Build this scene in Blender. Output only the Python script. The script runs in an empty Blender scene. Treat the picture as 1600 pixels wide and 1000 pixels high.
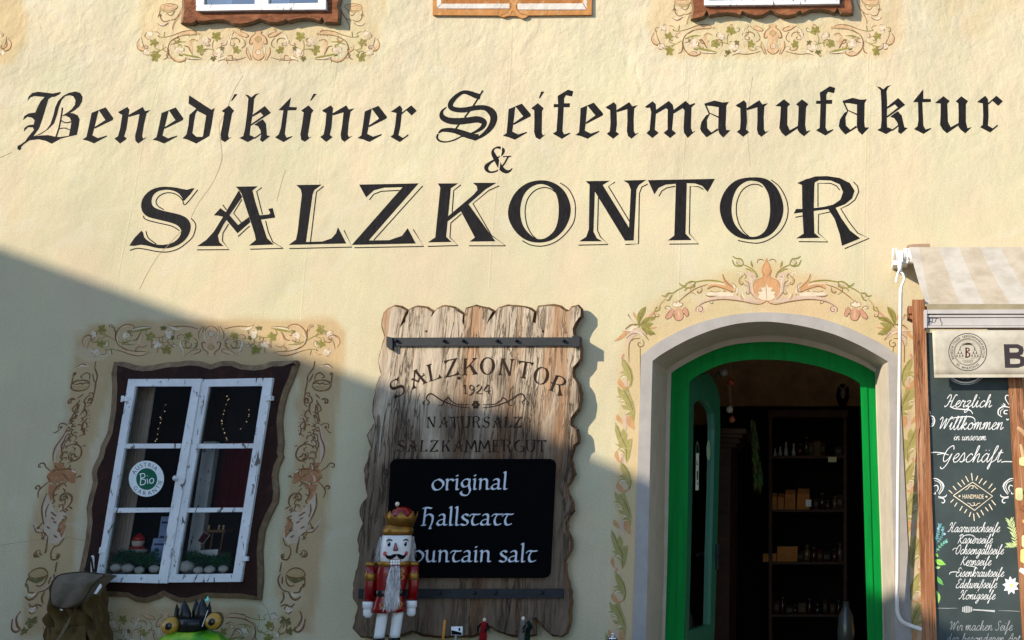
import bpy, bmesh, math, random
import numpy as np
from mathutils import Vector, Matrix
from mathutils.geometry import tessellate_polygon
random.seed(7)
S = bpy.context.scene
C = S.collection
R = math.radians

# ---------------------------------------------------------------- camera
FPX, PX, PY, CAMD, CAMZ = 1800.0, 1320.0, 280.0, 6.4, 1.5
PITCH = math.atan(FPX / (PY + 5900))
cam = bpy.data.cameras.new('camera'); camo = bpy.data.objects.new('camera', cam); C.objects.link(camo)
camo.location = (0, -CAMD, CAMZ)
camo.rotation_euler = (R(90) + PITCH, 0, 0)
cam.sensor_width = 36; cam.lens = 36 * FPX / 1600
cam.shift_x = (800 - PX) / 1600; cam.shift_y = (PY - 500) / 1600
cam.clip_start = 0.05; cam.clip_end = 500
S.camera = camo
S.render.resolution_x, S.render.resolution_y = 1024, 640

# ---------------------------------------------------------------- sky, sun, exposure
SUNV = Vector((.700, .585, -.400)).normalized()          # the way the sunlight travels
w = bpy.data.worlds.new('World'); S.world = w; w.use_nodes = True
nt = w.node_tree; bg = nt.nodes['Background']
sky = nt.nodes.new('ShaderNodeTexSky'); sky.sky_type = 'NISHITA'; sky.sun_disc = False
sky.sun_elevation = math.asin(-SUNV.z)
sky.ozone_density = 3.2; sky.dust_density = .3; sky.air_density = 1.0
sky.sun_rotation = math.atan2(-SUNV.x, -SUNV.y)
nt.links.new(sky.outputs[0], bg.inputs[0]); bg.inputs[1].default_value = 0.15
sl = bpy.data.lights.new('sun', 'SUN'); sl.energy = 3.5; sl.angle = R(0.53); sl.color = (1, .895, .72)
so = bpy.data.objects.new('sun', sl); C.objects.link(so)
so.rotation_euler = SUNV.to_track_quat('-Z', 'Y').to_euler(); so.location = (-8, -8, 8)
S.view_settings.view_transform = 'Standard'; S.view_settings.look = 'None'
S.view_settings.exposure = 0.85; S.view_settings.gamma = 1
S.cycles.max_bounces = 8
try:
    S.cycles.use_denoising = True
except Exception:
    pass

# ---------------------------------------------------------------- geometry helpers
CF, SF = math.cos(PITCH), math.sin(PITCH)
def at(x, y, Y=0.0):
    """the point of the plane at depth Y (wall face = 0, street side negative) seen at photo pixel x, y"""
    u = (x - PX) / FPX; v = (PY - y) / FPX
    d = Vector((u, CF - v * SF, SF + v * CF))
    t = (Y + CAMD) / d.y
    return Vector((0, -CAMD, CAMZ)) + d * t
def ppm(x, y, Y=0.0):
    return 1.0 / (at(x + 1, y, Y) - at(x, y, Y)).length
def lin(c):
    c = c / 255.0
    return c / 12.92 if c <= .04045 else ((c + .055) / 1.055) ** 2.4
def RGB(r, g, b, k=1.0):
    return (lin(r) * k, lin(g) * k, lin(b) * k, 1.0)

ORIG = {}
class MB:
    def __init__(s): s.v = []; s.f = []; s.c = []; s.m = []; s.sm = []; s.col = (1, 1, 1, 1); s.mi = 0; s.smooth = False
    def face(s, idx):
        s.f.append(tuple(idx)); s.c.append(s.col); s.m.append(s.mi); s.sm.append(s.smooth)
    def add(s, pts, faces):
        n = len(s.v); s.v += [Vector(p) for p in pts]
        for f in faces: s.face([n + i for i in f])
    def poly(s, pts):
        pts = [Vector(p) for p in pts]
        if len(pts) <= 3: s.add(pts, [range(len(pts))]); return
        tri = tessellate_polygon([pts])
        s.add(pts, [t for t in tri])
    def box(s, a, b):
        (x0, y0, z0), (x1, y1, z1) = a, b
        s.add([(x0, y0, z0), (x1, y0, z0), (x1, y1, z0), (x0, y1, z0), (x0, y0, z1), (x1, y0, z1), (x1, y1, z1), (x0, y1, z1)],
              [(0, 3, 2, 1), (4, 5, 6, 7), (0, 1, 5, 4), (1, 2, 6, 5), (2, 3, 7, 6), (3, 0, 4, 7)])
    def prism(s, px, Yf, Yb, side=None, front=True, back=False, inset=0.0):
        """solid from an outline in photo pixels at depth Yf, going straight back to Yb"""
        f = [at(x, y, Yf) for x, y in px]; b = [Vector((p.x, Yb, p.z)) for p in f]
        n = len(f)
        if front: s.poly(f)
        if back: s.poly(list(reversed(b)))
        c0 = s.col
        if side: s.col = side
        s.add(f + b, [(i, (i + 1) % n, n + (i + 1) % n, n + i) for i in range(n)])
        s.col = c0
    def lathe(s, prof, c, seg=24, sx=1.0, sy=1.0, cap=True):
        n = len(s.v); k = len(prof)
        for r, z in prof:
            for i in range(seg):
                a = 2 * math.pi * i / seg
                s.v.append(Vector((c[0] + r * sx * math.cos(a), c[1] + r * sy * math.sin(a), z)))
        for j in range(k - 1):
            for i in range(seg):
                i2 = (i + 1) % seg
                s.face((n + j * seg + i, n + j * seg + i2, n + (j + 1) * seg + i2, n + (j + 1) * seg + i))
        if cap:
            s.face([n + i for i in reversed(range(seg))]); s.face([n + (k - 1) * seg + i for i in range(seg)])
    def ball(s, c, r, seg=18, rings=10, sx=1, sy=1, sz=1):
        pr = [(max(1e-4, r * math.sin(math.pi * j / rings)), c[2] - r * sz * math.cos(math.pi * j / rings)) for j in range(rings + 1)]
        s.lathe(pr, c, seg, sx, sy)
    def tube(s, pts, r, seg=10, r1=None):
        pts = [Vector(p) for p in pts]; n = len(s.v); k = len(pts)
        up = None
        for j, p in enumerate(pts):
            d = (pts[min(j + 1, k - 1)] - pts[max(j - 1, 0)]).normalized()
            if up is None:
                up = d.orthogonal().normalized()
            up = (up - d * up.dot(d)).normalized(); sd = d.cross(up)
            rr = r if r1 is None else r + (r1 - r) * j / max(1, k - 1)
            if hasattr(r, '__len__'): rr = r[j]
            for i in range(seg):
                a = 2 * math.pi * i / seg
                s.v.append(p + (up * math.cos(a) + sd * math.sin(a)) * rr)
        for j in range(k - 1):
            for i in range(seg):
                i2 = (i + 1) % seg
                s.face((n + j * seg + i, n + j * seg + i2, n + (j + 1) * seg + i2, n + (j + 1) * seg + i))
        s.face([n + i for i in reversed(range(seg))]); s.face([n + (k - 1) * seg + i for i in range(seg)])
    def rings(s, rs, cap=True):
        n = len(s.v); seg = len(rs[0])
        for r in rs: s.v += [Vector(p) for p in r]
        for j in range(len(rs) - 1):
            for i in range(seg):
                i2 = (i + 1) % seg
                s.face((n + j * seg + i, n + j * seg + i2, n + (j + 1) * seg + i2, n + (j + 1) * seg + i))
        if cap:
            s.face([n + i for i in reversed(range(seg))]); s.face([n + (len(rs) - 1) * seg + i for i in range(seg)])
    def grid(s, rows):
        n = len(s.v); w = len(rows[0])
        for r in rows: s.v += [Vector(p) for p in r]
        for j in range(len(rows) - 1):
            for i in range(w - 1):
                s.face((n + j * w + i, n + j * w + i + 1, n + (j + 1) * w + i + 1, n + (j + 1) * w + i))
    def build(s, name, mat, parent=None, bevel=0.0, recalc=True):
        o0 = ORIG.get(parent.as_pointer(), Vector((0, 0, 0))) if parent else Vector((0, 0, 0))
        me = bpy.data.meshes.new(name)
        me.from_pydata([tuple(p - o0) for p in s.v], [], s.f)
        for m in (mat if isinstance(mat, (list, tuple)) else [mat]): me.materials.append(m)
        me.polygons.foreach_set('material_index', s.m); me.polygons.foreach_set('use_smooth', s.sm)
        ca = me.color_attributes.new('Col', 'FLOAT_COLOR', 'CORNER')
        buf = []
        for f, c in zip(s.f, s.c): buf += list(c) * len(f)
        ca.data.foreach_set('color', buf)
        me.update()
        if recalc:
            bm = bmesh.new(); bm.from_mesh(me); bmesh.ops.recalc_face_normals(bm, faces=bm.faces); bm.to_mesh(me); bm.free()
        o = bpy.data.objects.new(name, me); C.objects.link(o)
        if parent: o.parent = parent
        ORIG[o.as_pointer()] = o0
        if bevel:
            b = o.modifiers.new('bevel', 'BEVEL'); b.width = bevel; b.segments = 2; b.limit_method = 'ANGLE'; b.angle_limit = R(40)
        return o

def thing(name, label, cat, loc=(0, 0, 0), group=None):
    o = bpy.data.objects.new(name, None); C.objects.link(o); o.location = loc
    o['label'] = label; o['category'] = cat
    if group: o['group'] = group
    o.empty_display_size = .1
    ORIG[o.as_pointer()] = Vector(loc)
    return o
def tag(o, label, cat, group=None):
    o['label'] = label; o['category'] = cat
    if group: o['group'] = group
    return o

def smooth(pts, closed=False, n=6):
    """Catmull-Rom through points of any dimension"""
    P = [np.array(p, float) for p in pts]; k = len(P); out = []
    rng = range(k) if closed else range(k - 1)
    for i in rng:
        p0 = P[(i - 1) % k] if closed or i > 0 else P[0]
        p1 = P[i]; p2 = P[(i + 1) % k]
        p3 = P[(i + 2) % k] if closed or i + 2 < k else P[-1]
        for j in range(n):
            t = j / n
            out.append(.5 * ((2 * p1) + (-p0 + p2) * t + (2 * p0 - 5 * p1 + 4 * p2 - p3) * t * t + (-p0 + 3 * p1 - 3 * p2 + p3) * t ** 3))
    if not closed: out.append(P[-1])
    return [tuple(q) for q in out]

class Decal(MB):
    """paint lying on a flat face: each stroke sits a hair in front of the one before"""
    def __init__(s, Y=0.0, step=1.0, start=.0003, fmap=None):
        super().__init__(); s.Y0 = Y - start; s.Y = 0.0; s.step = 1.0; s.map = (lambda x, y: (x, y)); s.fmap = fmap
    def pt(s, x, y):
        X, Yp = s.map(x, y); dep = s.Y0 - ((-s.Y) % 420.0) * 2.0e-6
        return s.fmap(X, Yp, dep) if s.fmap else at(X, Yp, dep)
    def fill(s, pts, sm=0):
        if sm: pts = smooth(pts, True, sm)
        s.Y -= s.step
        s.poly([s.pt(x, y) for x, y in pts])
    def ring(s, outer, inner, sm=4):
        o = smooth(outer, True, sm); i = smooth(inner, True, sm); s.Y -= s.step
        a = [s.pt(*p) for p in o]; b = [s.pt(*p) for p in i]; n = len(a)
        s.add(a + b, [(k, (k + 1) % n, n + (k + 1) % n, n + k) for k in range(n)])
    def line(s, pts, w=None, sm=5, taper=True):
        if w is not None:
            k = len(pts) - 1
            pts = [(p[0], p[1], w * ((.45 + .55 * math.sin(math.pi * min(1, max(0, (i + .35) / (k + .7))))) if taper else 1)) for i, p in enumerate(pts)]
        q = smooth(pts, False, sm) if sm else pts
        L = []; Rr = []
        for i in range(len(q)):
            a = q[max(0, i - 1)]; b = q[min(len(q) - 1, i + 1)]
            dx, dy = b[0] - a[0], b[1] - a[1]; l = math.hypot(dx, dy) or 1
            nx, ny = -dy / l, dx / l; h = max(.2, q[i][2]) / 2
            s.Y -= s.step * .12
            L.append(s.pt(q[i][0] + nx * h, q[i][1] + ny * h)); Rr.append(s.pt(q[i][0] - nx * h, q[i][1] - ny * h))
        s.grid([L, Rr]); s.Y -= s.step
    def nib(s, pts, nx, ny, sm=5):
        """broad pen: the nib is the vector (nx, ny)"""
        q = smooth(pts, False, sm) if sm else pts
        L = []; Rr = []
        for x, y in q:
            s.Y -= s.step * .12
            L.append(s.pt(x + nx / 2, y + ny / 2)); Rr.append(s.pt(x - nx / 2, y - ny / 2))
        s.grid([L, Rr]); s.Y -= s.step
    def dot(s, x, y, r, n=12, ry=None):
        s.fill([(x + r * math.cos(2 * math.pi * i / n), y + (ry or r) * math.sin(2 * math.pi * i / n)) for i in range(n)])

def flush(d, name, mat, parent, label=None):
    """build what the brush has painted so far as one part, then go on with a clean brush"""
    o = d.build(name, mat, parent)
    d.v, d.f, d.c, d.m, d.sm = [], [], [], [], []
    if label: o['label'] = label
    return o
def zm(ox, oy, k):
    return lambda x, y: (ox + x / k, oy + y / k)

# ---------------------------------------------------------------- materials
class NB:
    def __init__(s, name):
        s.m = bpy.data.materials.new(name); s.m.use_nodes = True; s.t = s.m.node_tree
        s.p = s.t.nodes['Principled BSDF']; s.out = s.t.nodes['Material Output']
    def n(s, typ, **kw):
        o = s.t.nodes.new(typ)
        for k, v in kw.items(): setattr(o, k, v)
        return o
    def l(s, a, b): s.t.links.new(a, b)
    def setv(s, inp, v):
        if isinstance(v, (int, float, tuple, list)): inp.default_value = v
        else: s.l(v, inp)
    def pos(s, scale=(1, 1, 1), rot=(0, 0, 0)):
        g = s.n('ShaderNodeNewGeometry'); mp = s.n('ShaderNodeMapping')
        mp.inputs['Scale'].default_value = scale; mp.inputs['Rotation'].default_value = rot
        s.l(g.outputs['Position'], mp.inputs['Vector']); return mp.outputs[0]
    def noise(s, vec, scale, detail=4, rough=.55, dist=0.0):
        o = s.n('ShaderNodeTexNoise'); s.l(vec, o.inputs['Vector']); o.inputs['Scale'].default_value = scale
        o.inputs['Detail'].default_value = detail; o.inputs['Roughness'].default_value = rough; o.inputs['Distortion'].default_value = dist
        return o.outputs['Fac']
    def math(s, op, a, b=None, c=None, clamp=False):
        o = s.n('ShaderNodeMath', operation=op); o.use_clamp = clamp
        for i, v in enumerate((a, b, c)):
            if v is not None: s.setv(o.inputs[i], v)
        return o.outputs[0]
    def ramp(s, fac, stops):
        o = s.n('ShaderNodeValToRGB'); s.l(fac, o.inputs[0]); e = o.color_ramp.elements
        while len(e) < len(stops): e.new(.5)
        for k, (p, c) in enumerate(stops):
            e[k].position = p; e[k].color = c if hasattr(c, '__len__') else (c, c, c, 1)
        return o.outputs[0]
    def mix(s, fac, a, b, typ='MIX'):
        o = s.n('ShaderNodeMix', data_type='RGBA', blend_type=typ)
        s.setv(o.inputs[0], fac); s.setv(o.inputs[6], a); s.setv(o.inputs[7], b); return o.outputs[2]
    def bump(s, h, strength=.3, dist=.01, prev=None):
        o = s.n('ShaderNodeBump'); o.inputs['Strength'].default_value = strength; o.inputs['Distance'].default_value = dist
        s.l(h, o.inputs['Height'])
        if prev is not None: s.l(prev, o.inputs['Normal'])
        return o.outputs[0]
    def col(s):
        return s.n('ShaderNodeVertexColor', layer_name='Col').outputs[0]
    def fin(s, base=None, rough=.6, normal=None, metal=0.0, spec=None):
        if base is not None: s.setv(s.p.inputs['Base Color'], base)
        s.setv(s.p.inputs['Roughness'], rough); s.p.inputs['Metallic'].default_value = metal
        if spec is not None: s.p.inputs['Specular IOR Level'].default_value = spec
        if normal is not None: s.l(normal, s.p.inputs['Normal'])
        return s.m

def plaster_normal(b, k=1.0):
    v = b.pos(); vd = b.pos((1, 1, .7), (0, R(24), 0))
    big = b.noise(v, 1.7, 3, .5, .3)
    med = b.noise(vd, 6.5, 3, .5, .35)
    sm = b.noise(vd, 22, 4, .55, .3)
    fine = b.noise(v, 85, 3, .6)
    z = b.n('ShaderNodeSeparateXYZ'); b.l(v, z.inputs[0])
    up = b.math('MAXIMUM', b.math('MULTIPLY_ADD', z.outputs[2], .62, -1.62, True), .22)         # rougher trowelling higher on the wall
    n0 = b.bump(big, .30 * k, .05)
    h = b.math('MULTIPLY', b.math('ADD', b.math('MULTIPLY', med, 1.0), b.math('MULTIPLY', sm, .36)), up)
    n1 = b.bump(h, .52 * k, .034, n0)
    pit = b.ramp(b.noise(v, 30, 2, .5), [(.0, 0.), (.30, .0), (.36, 1.), (1, 1.)])
    n2 = b.bump(pit, .12 * k, .003, n1)
    return b.bump(fine, .34 * k, .004, n2)

def m_plaster():
    b = NB('painted lime plaster'); v = b.pos()
    tone = b.ramp(b.noise(v, 1.1, 5, .6, .4), [(.3, (.89, .90, .90, 1)), (.7, (1.07, 1.06, 1.02, 1))])
    c = b.mix(1, b.col(), tone, 'MULTIPLY')
    hue = b.ramp(b.noise(b.pos((1.6, 1.6, 1.0)), 1.5, 4, .6, .6), [(.38, (1.03, .99, .98, 1)), (.62, (.97, 1.01, .97, 1))])     # limewash coats of slightly different tint
    c = b.mix(1, c, hue, 'MULTIPLY')
    st = b.ramp(b.noise(b.pos((7, 7, .6)), 1.3, 5, .65), [(.52, 0.), (.72, 1.)])                        # rain streaks
    c = b.mix(b.math('MULTIPLY', st, .13), c, RGB(182, 166, 130, .8))
    pt = b.ramp(b.noise(v, 2.3, 3, .5, 1.2), [(.60, 0.), (.64, 1.)])                                    # filled patches
    c = b.mix(b.math('MULTIPLY', pt, .22), c, RGB(226, 218, 194, .8))
    gr = b.ramp(b.noise(v, 120, 2, .6), [(.3, .90), (.7, 1.06)]); c = b.mix(1, c, gr, 'MULTIPLY')
    sp = b.ramp(b.noise(v, 31, 4, .6), [(.70, 0.), (.76, 1.)])
    c = b.mix(b.math('MULTIPLY', sp, .22), c, RGB(150, 135, 110, .8))
    return b.fin(c, .93, plaster_normal(b), spec=.15)
def m_fresco():
    b = NB('fresco paint'); v = b.pos()
    c = b.mix(1, b.col(), b.ramp(b.noise(v, 16, 4, .6), [(.25, (.84, .84, .84, 1)), (.75, (1.12, 1.12, 1.12, 1))]), 'MULTIPLY')
    wear = b.math('ADD', b.ramp(b.noise(v, 30, 5, .7), [(.52, 0.), (.72, .42)]), .02)
    c = b.mix(wear, c, RGB(221, 198, 154, .8))
    return b.fin(c, .92, plaster_normal(b), spec=.15)
def m_letter():
    b = NB('black sign paint')
    c = b.ramp(b.noise(b.pos((22, 1, 5)), 3, 4, .6), [(.3, (.006, .0055, .006, 1)), (.72, (.017, .015, .016, 1))])
    sc = b.ramp(b.noise(b.pos(), 60, 4, .7), [(.66, 0.), (.74, 1.)]); c = b.mix(b.math('MULTIPLY', sc, .30), c, RGB(150, 138, 115, .6))
    return b.fin(c, .8, plaster_normal(b, .7), spec=.12)
def m_attr(name, rough=.6, spec=.4, var=.12, nscale=14, bump=.15, metal=0.0, bscale=60):
    b = NB(name); v = b.pos()
    c = b.mix(1, b.col(), b.ramp(b.noise(v, nscale, 4, .6), [(.25, 1 - var), (.75, 1 + var)]), 'MULTIPLY')
    n = b.bump(b.noise(v, bscale, 3, .6), bump, .004) if bump else None
    return b.fin(c, rough, n, metal, spec)
def m_wood(name, stops, grain=(34, 34, 1.6), rough=.8, crack=.8, knot=True, bump=.7, warm=None, low_shade=None):
    b = NB(name); v = b.pos(grain); wob = b.noise(b.pos((3, 3, .8)), 2.0, 3, .5)
    g = b.noise(v, 1.0, 6, .68, .6); g2 = b.noise(b.pos((grain[0] * 3.2, grain[1] * 3.2, grain[2] * 1.2)), 1.0, 4, .6)
    f = b.math('ADD', b.math('MULTIPLY', g, .7), b.math('MULTIPLY', g2, .3))
    c = b.ramp(f, stops)
    if warm is not None:
        wm = b.ramp(b.noise(b.pos((9, 9, .9)), 1.0, 3, .55, .4), [(.50, 0.), (.66, 1.)])
        c = b.mix(b.math('MULTIPLY', wm, .62), c, warm, 'MIX')
    if low_shade is not None:  # shade on the lower board, painted into the wood colour with a noisy edge
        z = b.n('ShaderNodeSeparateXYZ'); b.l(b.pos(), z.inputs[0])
        dm = b.math('MULTIPLY_ADD', z.outputs[2], -2.6, low_shade); dm = b.math('ADD', dm, b.math('MULTIPLY_ADD', b.noise(b.pos((6, 6, 1.4)), 1.0, 4, .6, .5), 3.4, -1.7), clamp=True)
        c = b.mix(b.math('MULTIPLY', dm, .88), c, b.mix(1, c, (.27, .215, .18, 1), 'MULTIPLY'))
    cr = b.noise(b.pos((grain[0] * 1.3, grain[1] * 1.3, grain[2] * .7)), 1.0, 4, .6, .5)
    ck = b.ramp(b.math('ABSOLUTE', b.math('SUBTRACT', cr, .5)), [(.0, 1.), (.020, .4), (.035, 0.)])
    ck = b.math('MULTIPLY', ck, b.ramp(b.noise(b.pos((6, 6, 1.2)), 1.0, 2), [(.42, 0.), (.6, 1.)]))
    c = b.mix(b.math('MULTIPLY', ck, crack), c, (.012, .008, .006, 1))
    h = b.math('SUBTRACT', f, b.math('MULTIPLY', ck, .9))
    return b.fin(c, rough, b.bump(h, bump, .012), spec=.2)
def m_chip(name, base, under, rough=.55, amt=.66):
    b = NB(name)
    c0 = b.mix(1, base, b.ramp(b.noise(b.pos(), 9, 4, .6), [(.3, .86), (.7, 1.06)]), 'MULTIPLY')
    ch = b.ramp(b.noise(b.pos((26, 26, 9)), 1.6, 5, .65, .5), [(amt - .02, 0.), (amt + .03, 1.)])
    return b.fin(b.mix(ch, c0, under), rough, b.bump(ch, .4, -.003), spec=.4)
def m_plain(name, c, rough=.5, spec=.5, metal=0.0, noise=.1, ns=20, bump=.1):
    b = NB(name)
    cc = b.mix(1, c, b.ramp(b.noise(b.pos(), ns, 4, .6), [(.25, 1 - noise), (.75, 1 + noise)]), 'MULTIPLY')
    return b.fin(cc, rough, b.bump(b.noise(b.pos(), ns * 4, 3), bump, .003) if bump else None, metal, spec)
def m_glass(name, refl=.09, tint=(.93, .95, .95, 1)):
    b = NB(name); t = b.n('ShaderNodeBsdfTransparent'); g = b.n('ShaderNodeBsdfGlossy'); mx = b.n('ShaderNodeMixShader')
    t.inputs[0].default_value = tint; g.inputs['Roughness'].default_value = .02
    fr = b.n('ShaderNodeFresnel'); fr.inputs[0].default_value = 1.5
    b.l(b.bump(b.noise(b.pos(), 3.0, 2), .03, .02), g.inputs['Normal'])
    b.l(b.math('MULTIPLY_ADD', fr.outputs[0], 1.0, refl - .04, True), mx.inputs[0]); b.l(t.outputs[0], mx.inputs[1]); b.l(g.outputs[0], mx.inputs[2])
    b.l(mx.outputs[0], b.out.inputs[0]); return b.m
K = .80
PLASTER = m_plaster(); FRESCO = m_fresco(); LETTER = m_letter()
ATTR = m_attr('painted surface'); GLOSS = m_attr('lacquered surface', .22, .55, .06, 10, 0.0)
MATTE = m_attr('matt surface', .92, .15, .18, 18, .25)
SIGNWOOD = m_wood('weathered board wood', [(.26, RGB(112, 95, 79)), (.40, RGB(158, 140, 119)), (.54, RGB(188, 170, 147)), (.74, RGB(206, 191, 169))], (26, 26, 4.4), .92, .6, bump=1.0, warm=RGB(164, 112, 66), low_shade=5.75)
EDGEWOOD = m_wood('bark edge wood', [(.3, RGB(58, 40, 26)), (.5, RGB(106, 78, 52)), (.7, RGB(146, 114, 82))], (20, 20, 6), .9, .5, bump=.9)
FRAMEWOOD = m_wood('dark stained frame wood', [(.3, RGB(28, 14, 10)), (.55, RGB(50, 24, 17)), (.75, RGB(74, 42, 30))], (12, 12, 12), .75, .3, bump=.35)
FRAMEEDGE = m_wood('worn frame edge', [(.3, RGB(88, 70, 50)), (.55, RGB(128, 106, 80)), (.75, RGB(160, 138, 108))], (14, 14, 14), .8, .3, bump=.4)
BROWNWOOD = m_wood('sunned brown frame wood', [(.3, RGB(76, 40, 22)), (.52, RGB(124, 74, 46)), (.75, RGB(165, 112, 76))], (9, 9, 26), .8, .4, bump=.4)
POSTWOOD = m_wood('orange larch post', [(.3, RGB(92, 50, 28)), (.48, RGB(150, 98, 64)), (.72, RGB(190, 146, 112))], (30, 30, 2.6), .8, .8, bump=.7)
WHITEPAINT = m_chip('flaking white paint', RGB(222, 222, 220), RGB(96, 84, 74), .5, .615)
GREYPAINT = m_chip('pale grey masonry paint', RGB(182, 175, 168, .78), RGB(146, 138, 128), .88, .70)
REVEAL = m_chip('cream reveal paint', RGB(206, 194, 174, .74), RGB(150, 138, 118), .9, .70)
GREEN = NB('gloss green paint'); _c = GREEN.mix(1, (.0004, .235, .036, 1), GREEN.ramp(GREEN.noise(GREEN.pos((34, 34, 2.4)), 1.0, 5, .65), [(.25, .72), (.75, 1.14)]), 'MULTIPLY')
_s = GREEN.ramp(GREEN.noise(GREEN.pos((16, 16, 10)), 1.4, 5, .7, .4), [(.67, 0.), (.72, 1.)]); GREEN = GREEN.fin(GREEN.mix(GREEN.math('MULTIPLY', _s, .5), _c, (.02, .09, .03, 1)), .48, GREEN.bump(GREEN.noise(GREEN.pos((60, 60, 4)), 1.0, 4), .25, .003), spec=.08)
TEAL = m_plain('teal door paint', RGB(44, 112, 86), .35, .5, 0, .08, 10, .05)
IRON = m_plain('black wrought iron', (.020, .021, .024, 1), .55, .3, .2, .25, 40, .5)
BLACKBOARD = m_plain('matt black plaque', (.0025, .0025, .003, 1), .9, .04, 0, .1, 20, .04)
HAIRPAINT = m_attr('black hair paint', .8, .1, .1, 30, 0)
GOLD = m_plain('antique gold paint', RGB(150, 108, 45), .38, .5, .75, .2, 30, .2)
SKYGLASS = m_glass('upper window glass', .26, (.80, .86, .90, 1))
GLASS = m_glass('old window glass', .055)
DARKROOM = m_plain('dim room plaster', RGB(232, 196, 146), .95, .1, 0, .25, 6, .1)
# ---------------------------------------------------------------- ground, house across the lane (casts the big shade)
b = NB('cobbled lane'); vo = b.n('ShaderNodeTexVoronoi', feature='DISTANCE_TO_EDGE'); b.l(b.pos((7, 7, 7)), vo.inputs['Vector'])
jt = b.ramp(vo.outputs['Distance'], [(.02, 0.), (.09, 1.)])
cc = b.mix(jt, RGB(40, 40, 40), b.ramp(b.noise(b.pos(), 4, 5), [(.3, RGB(146, 134, 132)), (.7, RGB(186, 174, 172))]))
PAVE = b.fin(cc, .85, b.bump(jt, .6, .02))
g = MB(); g.add([(-60, -60, 0), (60, -60, 0), (60, 60, 0), (-60, 60, 0)], [(0, 1, 2, 3)])
go = g.build('ground', PAVE); go['kind'] = 'structure'

# the shade edge on the wall runs through these two photo points
A0, A1 = at(0, 386), at(600, 600); A2 = at(1400, 922)
tb = 9.6                                                            # metres back towards the sun
SHP = [(-900, 386 - 900 * .357), (0, 386), (330, 505), (600, 603), (690, 634), (815, 656), (862, 692), (925, 713), (1000, 745), (1400, 922)]
tops = [at(x, y) - SUNV * tb for x, y in SHP]; E0, E1, E2 = tops[0], tops[3], tops[-1]
nh = thing('neighbouring_house', 'plain rendered house with a sloping roof across the lane', 'house', (E1.x, E1.y, 0))
m = MB(); YB = E1.y - 4.0
rows_f = [Vector((p.x, E1.y - .35, p.z - .12)) for p in tops]
for yy in (E1.y - .35, YB):
    q = [Vector((p.x, yy, p.z - .12)) for p in tops]
    m.poly([Vector((q[0].x, yy, 0)), Vector((q[-1].x, yy, 0))] + q[::-1])
for xx, p in ((E0.x, E0), (E2.x, E2)):
    m.add([(xx, E1.y - .35, 0), (xx, YB, 0), (xx, YB, p.z - .12), (xx, E1.y - .35, p.z - .12)], [(0, 1, 2, 3)])
m.col = RGB(190, 180, 165); m.build('wall', m_plain('grey house render', RGB(120, 124, 130), .9, .1, 0, .08, 4, .2), nh)
m = MB()
f = [Vector((p.x, E1.y, p.z)) for p in tops]; bk = [Vector((p.x, YB - .4, p.z)) for p in tops]
m.grid([f, bk]); m.grid([[p - Vector((0, 0, .12)) for p in f], [p - Vector((0, 0, .12)) for p in bk]])
m.grid([f, [p - Vector((0, 0, .12)) for p in f]]); m.grid([bk, [p - Vector((0, 0, .12)) for p in bk]])
m.build('roof', m_plain('dark roof shingle', RGB(90, 70, 60), .9, .2, 0, .3, 12, .4), nh)

# ---------------------------------------------------------------- the shop house and its wall
house = thing('shop_house', 'cream plastered shop house with black painted lettering and frescoed scrollwork', 'building', (0, 0, 0))
ARCH_OUT = [(987.6, 1000), (992, 880), (995.6, 747), (999, 640), (1001.5, 556), (1018, 542), (1040, 528), (1080, 508.5), (1120, 496.5), (1160, 489.8), (1200, 488), (1240, 490.5), (1280, 497), (1320, 510), (1360, 528), (1385, 542), (1404, 556), (1408, 640), (1414, 760), (1420, 880), (1425, 1000)]
ARCH_IN = [(1008.7, 1000), (1012, 880), (1014.6, 767), (1017.5, 640), (1019.5, 564), (1036, 552), (1070, 533), (1098, 521), (1126, 511.5), (1160, 504.5), (1200, 502.5), (1240, 507), (1274, 514), (1305, 523), (1340, 538), (1366, 552), (1388, 565), (1390, 650), (1393.6, 768), (1398, 913), (1399.8, 1000)]
ARCH_B1 = [(1034, 1000), (1037.5, 880), (1039, 767), (1041, 640), (1042.5, 578), (1056, 568), (1084, 552), (1108, 541), (1132, 533), (1163, 527), (1198, 524), (1234, 526), (1266, 532), (1296, 540), (1326, 552), (1350, 563), (1369, 576), (1371, 650), (1375, 768), (1379.5, 913), (1381.5, 1000)]
ARCH_G = [(1039, 1000), (1042.5, 880), (1045, 767), (1047.5, 640), (1049, 583), (1060, 575), (1087, 560), (1110, 549.5), (1134, 541), (1164, 536), (1198, 534), (1233, 535.5), (1264, 541), (1294, 549), (1324, 560), (1349, 571), (1367.5, 582), (1369, 650), (1373, 768), (1377.5, 913), (1379.5, 1000)]
ARCH_GI = [(1069, 1000), (1072.5, 880), (1075, 767), (1076, 660), (1077, 597), (1086, 590), (1105, 579), (1125, 570.5), (1145, 565.5), (1168, 562.5), (1198, 562), (1230, 563.5), (1258, 568), (1284, 574), (1312, 583), (1331, 591), (1344, 600), (1346, 660), (1349, 768), (1353, 913), (1355.5, 1000)]
EXT = 1292                                                          # carry the door lines down to the ground
def ext(c):
    l0, l1 = c[0], c[1]; r0, r1 = c[-1], c[-2]
    k = (EXT - l0[1]) / (l0[1] - l1[1]); kr = (EXT - r0[1]) / (r0[1] - r1[1])
    return [(l0[0] + (l0[0] - l1[0]) * k, EXT)] + c + [(r0[0] + (r0[0] - r1[0]) * kr, EXT)]
ARCH_OUT, ARCH_IN, ARCH_B1, ARCH_G, ARCH_GI = map(ext, (ARCH_OUT, ARCH_IN, ARCH_B1, ARCH_G, ARCH_GI))
def arc_smooth(c): return c[:5] + smooth(c[5:18], False, 4) + c[18:]
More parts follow.
